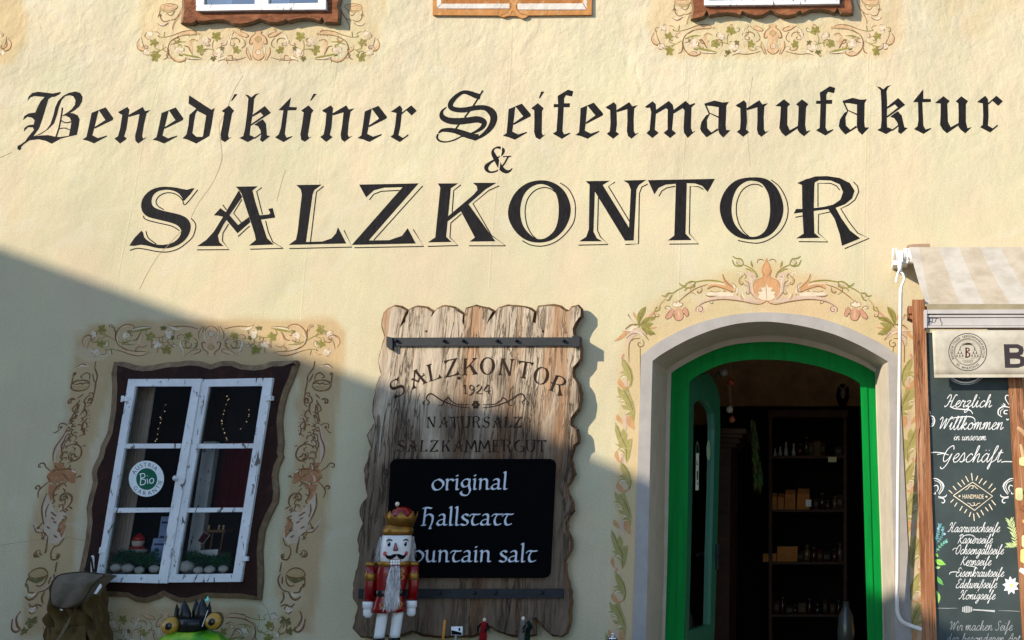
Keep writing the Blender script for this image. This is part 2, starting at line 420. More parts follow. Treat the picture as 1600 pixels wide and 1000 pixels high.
ARCH_OUT, ARCH_IN, ARCH_B1, ARCH_G, ARCH_GI = map(arc_smooth, (ARCH_OUT, ARCH_IN, ARCH_B1, ARCH_G, ARCH_GI))
DOORHOLE = [((a[0] + b_[0]) / 2, (a[1] + b_[1]) / 2) for a, b_ in zip(ARCH_OUT, ARCH_IN)]
WINHOLE = [(190, 582), (438, 581), (388, 920), (138, 920)]
UPL = [(305, -330), (522, -330), (514, 20), (300, 20)]; UPR = [(1090, -330), (1318, -330), (1316, 15), (1092, 15)]
def inpoly(X, Y, poly):
    r = np.zeros(X.shape, bool); n = len(poly)
    for i in range(n):
        x0, y0 = poly[i]; x1, y1 = poly[(i + 1) % n]
        if y0 == y1: continue
        c = ((y0 > Y) != (y1 > Y)) & (X < (x1 - x0) * (Y - y0) / (y1 - y0) + x0)
        r ^= c
    return r
def sdist(X, Y, poly):
    d = np.full(X.shape, 1e9); n = len(poly)
    for i in range(n):
        x0, y0 = poly[i]; x1, y1 = poly[(i + 1) % n]
        dx, dy = x1 - x0, y1 - y0; t = np.clip(((X - x0) * dx + (Y - y0) * dy) / (dx * dx + dy * dy + 1e-9), 0, 1)
        d = np.minimum(d, np.hypot(X - x0 - t * dx, Y - y0 - t * dy))
    return np.where(inpoly(X, Y, poly), -d, d)
ST = 8
xs = np.arange(-640, 2240 + 1, ST, float); ys = np.arange(-520, 1296 + 1, ST, float)
GX, GY = np.meshgrid(xs, ys)
rng = np.random.RandomState(3)
def blobnoise(scale):
    r = rng.rand(len(ys) // scale + 3, len(xs) // scale + 3)
    yy = np.arange(len(ys)) / scale; xx = np.arange(len(xs)) / scale
    y0 = yy.astype(int); x0 = xx.astype(int); fy = (yy - y0)[:, None]; fx = (xx - x0)[None, :]
    a = r[np.ix_(y0, x0)]; b1 = r[np.ix_(y0, x0 + 1)]; c1 = r[np.ix_(y0 + 1, x0)]; d1 = r[np.ix_(y0 + 1, x0 + 1)]
    return (a * (1 - fx) + b1 * fx) * (1 - fy) + (c1 * (1 - fx) + d1 * fx) * fy
NZ = blobnoise(3) * .5 + blobnoise(9) * .5
PEACH = np.array(RGB(218, 188, 140, K)[:3]); PEACH2 = np.array(RGB(204, 172, 128, K)[:3]); PALE = np.array(RGB(226, 206, 158, K)[:3]); WALLC = np.array(RGB(221, 206, 173, K)[:3]); WALL2 = np.array(RGB(223, 211, 184, K)[:3])
up_mix = np.clip((420 - GY) / 500, 0, 1)[..., None] * .55
col = WALLC * (1 - up_mix) + WALL2 * up_mix
col = col * (1 + (NZ[..., None] - .5) * .06)
DOORWASH = [(952, 1300), (958, 900), (964, 700), (968, 600), (975, 520), (1010, 478), (1075, 452), (1130, 425), (1198, 405), (1266, 425), (1325, 452), (1390, 478), (1428, 520), (1438, 700), (1448, 1300)]
WASH = [([(118, 520), (140, 506), (330, 499), (520, 500), (538, 520), (532, 596), (490, 590), (180, 588), (112, 596)], PEACH2, .85, 4),
        ([(112, 590), (176, 590), (120, 800), (105, 985), (30, 1000), (52, 800), (90, 690)], PEACH2, .85, 4),
        ([(468, 585), (533, 585), (520, 760), (490, 990), (428, 1000), (440, 830), (462, 700)], PEACH2, .85, 4),
        ([(110, 945), (405, 945), (395, 1060), (90, 1060)], PEACH2, .8, 6),
        ([(218, 52), (222, -400), (280, -400), (284, 40), (540, 38), (545, -400), (605, -400), (600, 52), (578, 92), (560, 95), (250, 97), (222, 84)], PEACH, .54, 4),
        ([(1014, 40), (1018, -400), (1080, -400), (1082, 34), (1335, 30), (1350, -400), (1412, -400), (1408, 60), (1390, 84), (1370, 89), (1045, 90), (1020, 78)], PEACH, .52, 4),
        ([(-260, -400), (36, -400), (40, 70), (20, 96), (-260, 98)], PEACH, .75, 5),
        (DOORWASH, PEACH, .72, 7),
        ([(1440, -60), (1600, -90), (1600, 10), (1530, 42), (1470, 20)], PEACH, .35, 18)]
for pl, cw, amt, soft in WASH:
    d = sdist(GX, GY, pl) + (NZ - .5) * soft * 4
    mk = np.clip(.5 - d / (2 * soft), 0, 1)[..., None] * amt
    col = col * (1 - mk) + cw * mk
dropc = np.zeros((len(ys) - 1, len(xs) - 1), bool)
MX, MY = np.meshgrid(xs[:-1] + ST / 2, ys[:-1] + ST / 2)
for h in (DOORHOLE, WINHOLE, UPL, UPR): dropc |= inpoly(MX, MY, h)
verts = [tuple(at(x, y)) for y in ys for x in xs]; nx = len(xs); faces = []
for j in range(len(ys) - 1):
    for i in range(nx - 1):
        if not dropc[j, i]: faces.append((j * nx + i, (j + 1) * nx + i, (j + 1) * nx + i + 1, j * nx + i + 1))
me = bpy.data.meshes.new('wall'); me.from_pydata(verts, [], faces); me.materials.append(PLASTER)
ca = me.color_attributes.new('Col', 'FLOAT_COLOR', 'POINT')
ca.data.foreach_set('color', np.concatenate([col.reshape(-1, 3), np.ones((col.size // 3, 1))], 1).ravel())
wall = bpy.data.objects.new('wall', me); C.objects.link(wall); wall.parent = house
# plastered-over conduits: long low ridges in the wall
def ridge(p, r):
    m = MB(); m.col = tuple(WALLC) + (1,)
    pts = smooth([at(x, y) for x, y in p], False, 6)
    q = []
    for v_ in pts:
        v_ = Vector(v_); q.append([v_ + Vector((r * 1.0 * math.cos(a), .0004 - r * .15 * math.sin(a), 0)) for a in [math.pi * k / 6 for k in range(7)]])
    m.smooth = True; m.grid(q); m.smooth = False
    m.build('plaster_ridge', PLASTER, house, recalc=False)
for p in ([(528, 80), (520, 140), (500, 205), (492, 285), (478, 400), (470, 500)], [(534, 60), (527, 140), (507, 205), (498, 290)],
          [(800, 40), (796, 130), (785, 220), (772, 330), (764, 450)], [(1074, 60), (1068, 150), (1060, 240), (1052, 380), (1049, 480), (1045, 505)],
          [(1078, 100), (1068, 260), (1062, 400), (1060, 500)], [(1357, 60), (1354, 200), (1351, 330), (1350, 420), (1352, 500)], [(1361, 90), (1358, 230), (1356, 370)],
          [(246, 130), (222, 230), (205, 330), (178, 460)], [(1068, 100), (1063, 190), (1058, 250)]):
    ridge(p, random.uniform(.0045, .007))
# hairline cracks in the plaster
d = Decal(0, start=.0008); d.col = RGB(186, 168, 132, .72)
for p, wd in (([(380, 118), (366, 142), (352, 175), (343, 195), (343, 215), (347, 245), (341, 268), (330, 290), (310, 318), (298, 340)], .9),
              ([(284, 360), (262, 384), (246, 402), (228, 432), (218, 452)], .8), ([(446, 265), (440, 285), (432, 315)], .7),
              ([(18, 238), (8, 242), (0, 246), (-30, 252)], 1.0), ([(0, 852), (40, 846), (80, 841), (92, 838), (135, 845)], 1.1),
              ([(405, 940), (416, 950), (421, 965), (424, 985), (430, 1000)], 1.1), ([(1175, 120), (1168, 190), (1172, 260)], .5)):
    d.line([(x + random.uniform(-.8, .8), y, wd * random.uniform(.5, 1)) for x, y in p], sm=4); flush(d, 'plaster_crack', FRESCO, house)

# ---------------------------------------------------------------- lettering on the wall
# every glyph is traced once in enlarged-photo units and set again wherever the sign painter set it
GOTH = {
 'e': ((587, 496), [[(572, 305), (616, 290), (588, 405), (577, 445), (612, 463), (668, 446), (668, 453), (587, 496), (548, 480), (515, 472), (540, 455), (556, 385)], [(572, 305), (660, 270), (708, 338), (704, 350), (592, 404), (590, 394), (658, 350), (618, 290)]]),
 'n': ((750, 497), [[(738, 300), (796, 268), (808, 285), (800, 340), (790, 405), (776, 452), (793, 467), (750, 497), (715, 466), (738, 450), (752, 395), (764, 318), (745, 308)], [(800, 320), (892, 268), (906, 294), (942, 287), (916, 308), (900, 375), (888, 450), (894, 466), (918, 458), (864, 497), (846, 480), (844, 450), (858, 390), (872, 312), (805, 331)]]),
 'd': ((1226, 497), [[(1182, 195), (1320, 285), (1343, 275), (1333, 305), (1285, 318), (1178, 247)], [(1285, 300), (1335, 300), (1322, 385), (1308, 450), (1226, 497), (1205, 482), (1268, 452), (1278, 390), (1288, 325)], [(1183, 318), (1228, 278), (1292, 312), (1286, 320), (1232, 292), (1222, 310), (1215, 345), (1202, 432), (1228, 455), (1266, 455), (1226, 497), (1165, 470), (1140, 465), (1165, 440), (1178, 380)]]),
 'i': ((45, 488), [[(82, 232), (105, 188), (125, 188), (92, 228)], [(25, 293), (72, 260), (103, 292), (90, 310), (75, 390), (65, 445), (70, 462), (88, 455), (45, 488), (22, 475), (18, 440), (30, 380), (42, 305)]]),
 'k': ((188, 488), [[(172, 190), (192, 194), (210, 208), (235, 188), (262, 182), (240, 198), (228, 220), (222, 290), (205, 400), (200, 445), (235, 462), (188, 488), (135, 462), (160, 450), (172, 400), (186, 290), (192, 214)], [(218, 318), (295, 262), (333, 305), (210, 385), (205, 378), (285, 322), (268, 302), (218, 330)], [(228, 380), (255, 360), (282, 345), (302, 372), (308, 445), (328, 450), (280, 488), (264, 475), (272, 445), (268, 415), (252, 388)], [(205, 445), (232, 458), (276, 428), (278, 436), (232, 468), (200, 455)]]),
 't': ((412, 488), [[(458, 208), (448, 268), (495, 270), (492, 288), (438, 290), (420, 435), (430, 460), (464, 450), (466, 456), (412, 488), (358, 458), (382, 440), (395, 400), (411, 290), (380, 288)]]),
 'r': ((1138, 488), [[(1082, 298), (1140, 258), (1154, 280), (1142, 390), (1130, 444), (1158, 462), (1192, 438), (1192, 448), (1138, 488), (1080, 455), (1098, 440), (1110, 380), (1118, 306), (1100, 302)], [(1150, 304), (1210, 258), (1245, 292), (1212, 322), (1180, 290), (1152, 314)]]),
 'f': ((872, 468), [[(845, 200), (910, 160), (943, 170), (935, 203), (897, 195), (886, 213), (885, 245), (922, 245), (920, 270), (883, 270), (875, 418), (886, 440), (922, 428), (922, 436), (872, 468), (815, 435), (838, 420), (848, 270), (820, 270), (822, 250), (848, 250)]]),
 'm': ((477, 463), [[(430, 268), (478, 232), (498, 250), (501, 290), (492, 410), (517, 430), (477, 463), (440, 432), (460, 412), (470, 300), (462, 272), (444, 275)], [(498, 288), (580, 230), (605, 255), (611, 290), (600, 410), (625, 432), (588, 463), (547, 430), (572, 410), (573, 285), (562, 276), (500, 312)], [(608, 288), (685, 230), (712, 255), (742, 243), (745, 250), (722, 270), (718, 400), (728, 425), (748, 416), (698, 462), (675, 430), (672, 400), (678, 290), (667, 276), (610, 310)]]),
 'a': ((920, 460), [[(800, 248), (865, 228), (915, 240), (955, 237), (940, 260), (935, 380), (938, 412), (965, 414), (920, 460), (896, 436), (888, 410), (892, 270), (845, 262), (810, 260)], [(838, 308), (818, 350), (820, 400), (846, 428), (884, 402), (888, 414), (815, 458), (785, 425), (775, 405), (784, 362), (812, 322)], [(802, 250), (812, 250), (838, 310), (830, 314)], [(832, 308), (840, 306), (892, 328), (892, 338)]]),
 'u': ((1310, 452), [[(1245, 262), (1300, 220), (1338, 250), (1322, 268), (1320, 380), (1336, 414), (1388, 386), (1388, 400), (1310, 452), (1285, 430), (1270, 400), (1276, 340), (1280, 266)], [(1375, 252), (1412, 220), (1452, 250), (1438, 270), (1432, 380), (1440, 420), (1468, 413), (1425, 452), (1397, 430), (1384, 410), (1389, 340), (1391, 266)]]),
}
SET = [('e', 0, 100, 587, 496, 0), ('n', 0, 100, 750, 497, 0), ('e', 0, 100, 1025, 497, 0), ('d', 0, 100, 1226, 497, 0),
       ('i', 340, 100, 45, 488, 0), ('k', 340, 100, 188, 488, 0), ('t', 340, 100, 412, 488, 0), ('i', 340, 100, 545, 486, .02), ('n', 340, 100, 678, 487, .07), ('e', 340, 100, 948, 487, .07), ('r', 340, 100, 1138, 488, 0),
       ('e', 660, 100, 578, 473, .13), ('i', 660, 100, 733, 472, .17), ('f', 660, 100, 872, 468, 0), ('e', 660, 100, 1032, 467, .15), ('n', 660, 100, 1192, 467, .18), ('m', 900, 100, 477, 463, 0), ('a', 900, 100, 920, 460, 0),
       ('n', 900, 100, 1045, 455, .18), ('u', 900, 100, 1310, 452, 0), ('f', 1200, 100, 358, 447, .03), ('a', 1200, 100, 588, 443, .02), ('k', 1200, 100, 738, 438, .14), ('t', 1200, 100, 972, 437, .17), ('u', 1200, 100, 1118, 433, .05), ('r', 1200, 100, 1388, 428, .14)]
d = Decal(0, start=.0008)
for ch, ox, oy, tx, ty, sh in SET:
    (rx, ry), polys = GOTH[ch]
    for pl in polys:
        d.map = zm(ox, oy, 4)
        d.fill([(tx + (x - rx) - sh * (ry - y), ty + (y - ry)) for x, y in pl])
d.map = zm(0, 100, 4)                                               # the big B
for pl in ([(172, 230), (178, 205), (200, 182), (235, 173), (280, 178), (330, 184), (380, 174), (374, 188), (340, 205), (300, 207), (255, 204), (215, 200), (190, 208)],
           [(342, 190), (302, 220), (284, 280), (264, 345), (245, 400), (208, 452), (150, 492), (180, 450), (212, 412), (205, 396), (175, 395), (148, 422), (152, 400), (175, 382), (210, 378), (216, 352), (200, 335), (170, 330), (143, 350), (152, 325), (180, 308), (220, 303), (234, 270), (252, 235), (278, 206)],
           [(440, 176), (395, 198), (362, 232), (345, 270), (332, 325), (315, 375), (290, 410), (255, 432), (205, 455), (255, 438), (300, 408), (338, 370), (355, 320), (368, 270), (385, 225), (412, 196), (436, 186)],
           [(425, 182), (470, 171), (500, 180), (516, 205), (512, 235), (495, 265), (465, 290), (432, 308), (418, 305), (448, 282), (468, 255), (472, 225), (458, 202), (436, 195), (408, 200)],
           [(418, 304), (455, 307), (485, 320), (497, 345), (491, 390), (480, 442), (420, 456), (380, 466), (322, 498), (285, 480), (240, 470), (185, 477), (150, 500), (132, 518), (132, 530), (120, 540), (108, 530), (110, 512), (128, 503), (150, 488), (200, 452), (250, 447), (300, 444), (345, 454), (378, 456), (430, 448), (440, 400), (446, 360), (436, 336), (408, 322), (385, 326)]):
    d.fill(pl, 0)
d.line([(390, 272), (382, 330), (368, 400), (350, 455)], 9, taper=False); d.line([(380, 352), (410, 367), (447, 360)], 7, taper=False); d.line([(372, 404), (405, 400), (437, 412)], 6, taper=False)
d.map = zm(660, 100, 4)                                             # the big S
d.line([(362, 205, 34), (330, 196, 34), (300, 184, 30), (255, 176, 22), (210, 204, 26), (180, 240, 32), (176, 268, 32), (205, 284, 30), (262, 287, 32), (330, 274, 30), (390, 274, 32), (432, 300, 46), (446, 340, 44), (428, 392, 36), (385, 438, 24), (325, 476, 10)])
d.line([(150, 270, 6), (122, 296, 16), (124, 330, 34), (160, 352, 38), (220, 358, 42), (290, 352, 40), (345, 346, 40), (384, 362, 36), (376, 394, 26), (335, 422, 16), (290, 440, 8)])
d.line([(100, 432, 8), (120, 416, 18), (155, 412, 26), (205, 418, 32), (260, 436, 38), (310, 452, 38), (352, 448, 20)])
d.line([(330, 470, 18), (300, 462, 14), (250, 452, 8), (205, 472, 9), (155, 486, 8), (112, 482, 11), (92, 462, 13), (98, 436, 10)])
d.line([(378, 165), (320, 258), (264, 334)], 10, taper=False); d.line([(230, 374), (208, 406)], 10, taper=False)
d.col = (1, 1, 1, 1); d.build('painted_lettering', LETTER, house)['label'] = 'upper line of black blackletter script'
d = Decal(0); d.map = zm(660, 100, 4)
d.line([(562, 652, 6.3), (546, 668, 14.0), (520, 672, 24.8), (490, 648, 30.3), (462, 597, 30.3), (443, 562, 24.8), (441, 540, 14.0), (456, 525, 9.6), (480, 522, 16.1), (505, 537, 20.4), (500, 562, 14.0), (470, 587, 9.6), (425, 616, 16.1), (401, 640, 27.0), (402, 660, 22.6), (420, 675, 12.9), (452, 673, 10.7), (485, 655, 10.7), (515, 618, 10.7), (532, 587, 10.7), (545, 577, 7.5)])
d.line([(503, 580), (556, 576)], 7, taper=False)
d.build('painted_lettering', LETTER, house)['label'] = 'black ampersand between the two lines'
ROM = {
 'S': (6, [[(620, 220), (540, 317), (525, 300), (500, 265), (455, 240), (400, 232), (340, 242), (300, 270), (283, 318), (293, 358), (330, 382), (400, 402), (480, 420), (540, 441), (575, 472), (590, 515), (580, 570), (545, 625), (490, 665), (420, 688), (340, 690), (270, 674), (200, 662), (110, 668), (205, 552), (225, 602), (270, 640), (330, 661), (400, 660), (460, 640), (500, 602), (515, 560), (505, 530), (470, 502), (400, 481), (320, 462), (258, 445), (220, 415), (202, 370), (210, 310), (250, 255), (310, 220), (390, 208), (480, 216), (560, 232)]],
  [[(645, 232), (548, 348), (525, 312), (490, 277), (440, 257), (385, 260), (340, 285), (318, 325), (335, 360), (380, 388)], [(218, 436), (240, 465), (330, 490), (440, 516), (502, 552)], [(592, 455), (622, 490), (628, 530), (605, 600), (555, 650), (490, 695), (410, 718), (330, 715), (240, 698), (170, 690), (115, 706)], [(240, 555), (258, 608), (320, 656)]]),
 'A': (6, [[(942, 208), (1113, 205), (1072, 238), (1095, 330), (1140, 470), (1185, 610), (1240, 660), (1045, 668), (1098, 625), (1090, 580), (1045, 440), (987, 264), (968, 235)], [(966, 236), (992, 288), (900, 420), (845, 505), (802, 590), (812, 640), (847, 672), (640, 673), (710, 625), (770, 560), (838, 450), (880, 380)], [(770, 432), (822, 375), (890, 428), (960, 508), (1045, 445), (1055, 485), (955, 572), (870, 470), (838, 442), (802, 434)], [(1125, 432), (1200, 425), (1212, 414), (1195, 382), (1230, 375), (1250, 450), (1135, 466)]],
  [[(1145, 215), (1105, 245), (1150, 425)], [(1175, 475), (1195, 560), (1230, 640), (1312, 690), (1055, 697)], [(640, 702), (888, 700), (837, 632), (842, 570), (885, 500)], [(990, 307), (925, 415), (985, 490)], [(840, 350), (870, 390)], [(960, 598), (1050, 515)]]),
 'L': (7, [[(215, 195), (412, 192), (355, 235), (342, 270), (290, 640), (420, 636), (490, 612), (525, 572), (540, 525), (605, 652), (155, 663), (212, 622), (225, 560), (258, 270), (250, 230)]], [[(428, 205), (372, 250), (325, 640)], [(587, 548), (650, 680), (160, 692)]]),
 'Z': (7, [[(705, 192), (1170, 182), (780, 628), (940, 626), (1040, 592), (1085, 533), (1148, 652), (648, 663), (1045, 212), (900, 216), (820, 237), (760, 292)]], [[(785, 312), (820, 267), (880, 244), (1020, 237)], [(1202, 202), (820, 625)], [(1128, 542), (1210, 675), (668, 685)]]),
 'K': (8, [[(120, 183), (280, 182), (222, 220), (200, 445), (185, 600), (228, 640), (42, 643), (100, 605), (140, 215)], [(395, 178), (578, 178), (495, 227), (360, 345), (570, 635), (368, 637), (410, 605), (300, 400), (186, 488), (188, 450), (400, 270), (430, 235), (425, 205)]],
  [[(300, 195), (245, 237), (232, 410)], [(600, 202), (520, 237), (395, 340), (540, 590), (650, 670), (365, 670)], [(42, 675), (278, 668), (215, 605), (222, 492), (305, 420)]]),
 'O': (8, [], [[(1035, 250), (1000, 224), (940, 215), (870, 245), (820, 310), (802, 400), (815, 500), (850, 575), (890, 615)], [(1075, 178), (1140, 225), (1185, 310), (1195, 390), (1180, 490), (1110, 585), (1030, 645), (940, 672), (850, 665), (780, 630)]], ([(930, 158), (1030, 180), (1110, 245), (1155, 350), (1150, 450), (1100, 550), (1010, 625), (900, 645), (800, 620), (720, 550), (672, 450), (678, 350), (730, 250), (820, 180)], [(935, 188), (1010, 220), (1050, 280), (1065, 370), (1058, 470), (1030, 550), (970, 605), (910, 618), (850, 590), (790, 520), (765, 430), (770, 340), (800, 260), (860, 205)])),
 'N': (9, [[(175, 165), (362, 162), (308, 195), (518, 535), (550, 628), (482, 630), (243, 240), (212, 200)], [(206, 185), (247, 235), (236, 560), (262, 610), (305, 635), (125, 635), (180, 600), (200, 540)], [(470, 160), (648, 155), (590, 195), (572, 230), (550, 629), (512, 570), (528, 230), (510, 185)]], [[(405, 172), (353, 205), (518, 480)], [(660, 188), (615, 210), (595, 260), (588, 655), (485, 660)], [(275, 290), (268, 550), (290, 600), (350, 660), (120, 665)]]),
 'T': (9, [[(662, 157), (1185, 147), (1128, 250), (1085, 202), (1030, 183), (965, 180), (955, 575), (1003, 625), (818, 628), (868, 590), (880, 185), (800, 192), (745, 217), (712, 268)]], [[(748, 283), (770, 242), (810, 217), (875, 205)], [(1095, 230), (1060, 209), (992, 205), (985, 575), (1058, 655), (830, 657)]]),
 'Q': (10, [], [[(508, 212), (470, 191), (410, 195), (350, 235), (312, 310), (302, 400), (320, 490), (360, 560), (400, 595)], [(575, 155), (640, 210), (690, 300), (707, 390), (690, 480), (640, 560), (560, 620), (480, 648), (400, 645), (315, 628)]], ([(430, 135), (540, 150), (620, 220), (665, 330), (665, 430), (620, 530), (540, 600), (420, 622), (310, 600), (225, 530), (180, 430), (177, 330), (225, 225), (310, 155)], [(430, 162), (500, 185), (550, 260), (565, 350), (562, 450), (535, 540), (480, 590), (410, 598), (340, 560), (285, 490), (265, 400), (275, 300), (310, 220), (370, 172)])),
 'R': (10, [[(778, 180), (850, 148), (920, 140), (912, 200), (907, 400), (912, 570), (958, 608), (770, 612), (828, 575), (818, 400), (815, 195)], [(1018, 380), (1075, 368), (1120, 450), (1190, 550), (1270, 612), (1128, 670), (1110, 580), (1070, 460)], [(750, 418), (770, 382), (824, 382), (824, 408)],
   [(850, 150), (920, 128), (1010, 125), (1110, 140), (1190, 180), (1226, 240), (1207, 300), (1150, 346), (1080, 372), (1000, 386), (903, 398), (903, 376), (990, 365), (1060, 348), (1115, 310), (1136, 250), (1110, 190), (1040, 160), (950, 156), (903, 180)]],
  [[(1110, 235), (1085, 202), (1040, 182), (940, 182), (940, 365)], [(1218, 170), (1250, 205), (1258, 250), (1230, 310), (1180, 350), (1118, 380), (1180, 480), (1250, 570), (1340, 612), (1150, 692)], [(1038, 405), (945, 425), (942, 570), (1018, 640), (790, 637)], [(765, 447), (820, 437)]]),
}
RO = {6: (180, 250), 7: (420, 250), 8: (660, 250), 9: (880, 250), 10: (1090, 250)}
def roman(d, ch, mp, lines=True, lw=8):
    g = ROM[ch]; d.map = mp
    for pl in g[1]: d.fill(pl, 2 if ch == 'S' else 0)
    if len(g) > 3: d.ring(*g[3])
    if lines:
        for ln in g[2]:
            lw_ = [(x, y, lw) for x, y in ln]
            d.line(lw_, sm=(4 if ch in 'SOQ' else 0))
d = Decal(0, start=.0008)
for ch in 'SALZKONTQR': roman(d, ch, zm(*RO[ROM[ch][0]], 5))
d.build('painted_lettering', LETTER, house)['label'] = 'large black capitals with a thin drop outline'
# ---------------------------------------------------------------- painted scrollwork
BR = RGB(128, 90, 58, K); OL = RGB(146, 136, 68, K); OLD = RGB(112, 104, 58, K); PE = RGB(216, 178, 136, K); PK = RGB(214, 184, 160, K)
WH = RGB(230, 211, 182, K); OR = RGB(208, 156, 108, K); ORD = RGB(182, 126, 86, K); PINK = RGB(206, 150, 124, K); TAN = RGB(190, 160, 110, K)
def leaf(d, x, y, size, rot, colr=OL, seed=0):
    """vine leaf: three broad toothed lobes on a short stalk"""
    r = random.Random(seed); pts = []
    for a0, L in ((-2.0, .62), (-1.0, .88), (0, 1.0), (1.0, .88), (2.0, .62)):
        L *= r.uniform(.88, 1.1)
        for da, f in ((-.46, .64), (-.34, .84), (-.22, .80), (-.12, .98), (0, 1.0), (.12, .94), (.24, .80), (.36, .84), (.47, .64)):
            pts.append((size * 1.05 * L * f * r.uniform(.95, 1.05) * math.cos(a0 + da), size * 1.05 * L * f * r.uniform(.95, 1.05) * math.sin(a0 + da)))
    pts.append((-size * .10, 0))
    c, s_ = math.cos(rot), math.sin(rot); size *= 1.0
    d.col = colr
    d.fill([(x + (px - size * .10) * c - py * s_ * .9, y + (px - size * .10) * s_ * .9 + py * c) for px, py in pts])
    for a0 in (-.9, 0, .9): ln(d, OLD, [(x - size * .1 * c, y - size * .1 * s_), (x + size * .6 * math.cos(rot + a0), y + size * .6 * math.sin(rot + a0))], size * .06)
def ln(d, c, pts, w): d.col = c; d.line(pts, w)
def rb(d, c, pts): d.col = c; d.line(pts)
def blossom(d, x, y, r, seed=0):
    q = random.Random(seed)
    d.col = WH
    for k in range(5):
        a = q.uniform(0, 6.28); d.dot(x + math.cos(a) * r * .45, y + math.sin(a) * r * .4, r * q.uniform(.35, .5), 9)
    d.col = PK
    for k in range(2):
        a = q.uniform(0, 6.28); d.dot(x + math.cos(a) * r * .4, y + math.sin(a) * r * .4, r * .25, 8)
    for k in range(6):
        a = q.uniform(0, 6.28); b1 = a + q.uniform(.6, 1.2); rr = r * q.uniform(.5, 1)
        ln(d, BR, [(x + math.cos(a) * rr, y + math.sin(a) * rr), (x + math.cos((a + b1) / 2) * rr * 1.1, y + math.sin((a + b1) / 2) * rr * 1.1), (x + math.cos(b1) * rr, y + math.sin(b1) * rr)], 4.5)
def spiral(d, x, y, r0, turns, a0, w, c=BR, sgn=1, r1=4):
    n = int(turns * 10) + 2
    ln(d, c, [(x + (r0 + (r1 - r0) * k / n) * math.cos(a0 + sgn * 2 * math.pi * turns * k / n), y + (r0 + (r1 - r0) * k / n) * math.sin(a0 + sgn * 2 * math.pi * turns * k / n)) for k in range(n + 1)], w)

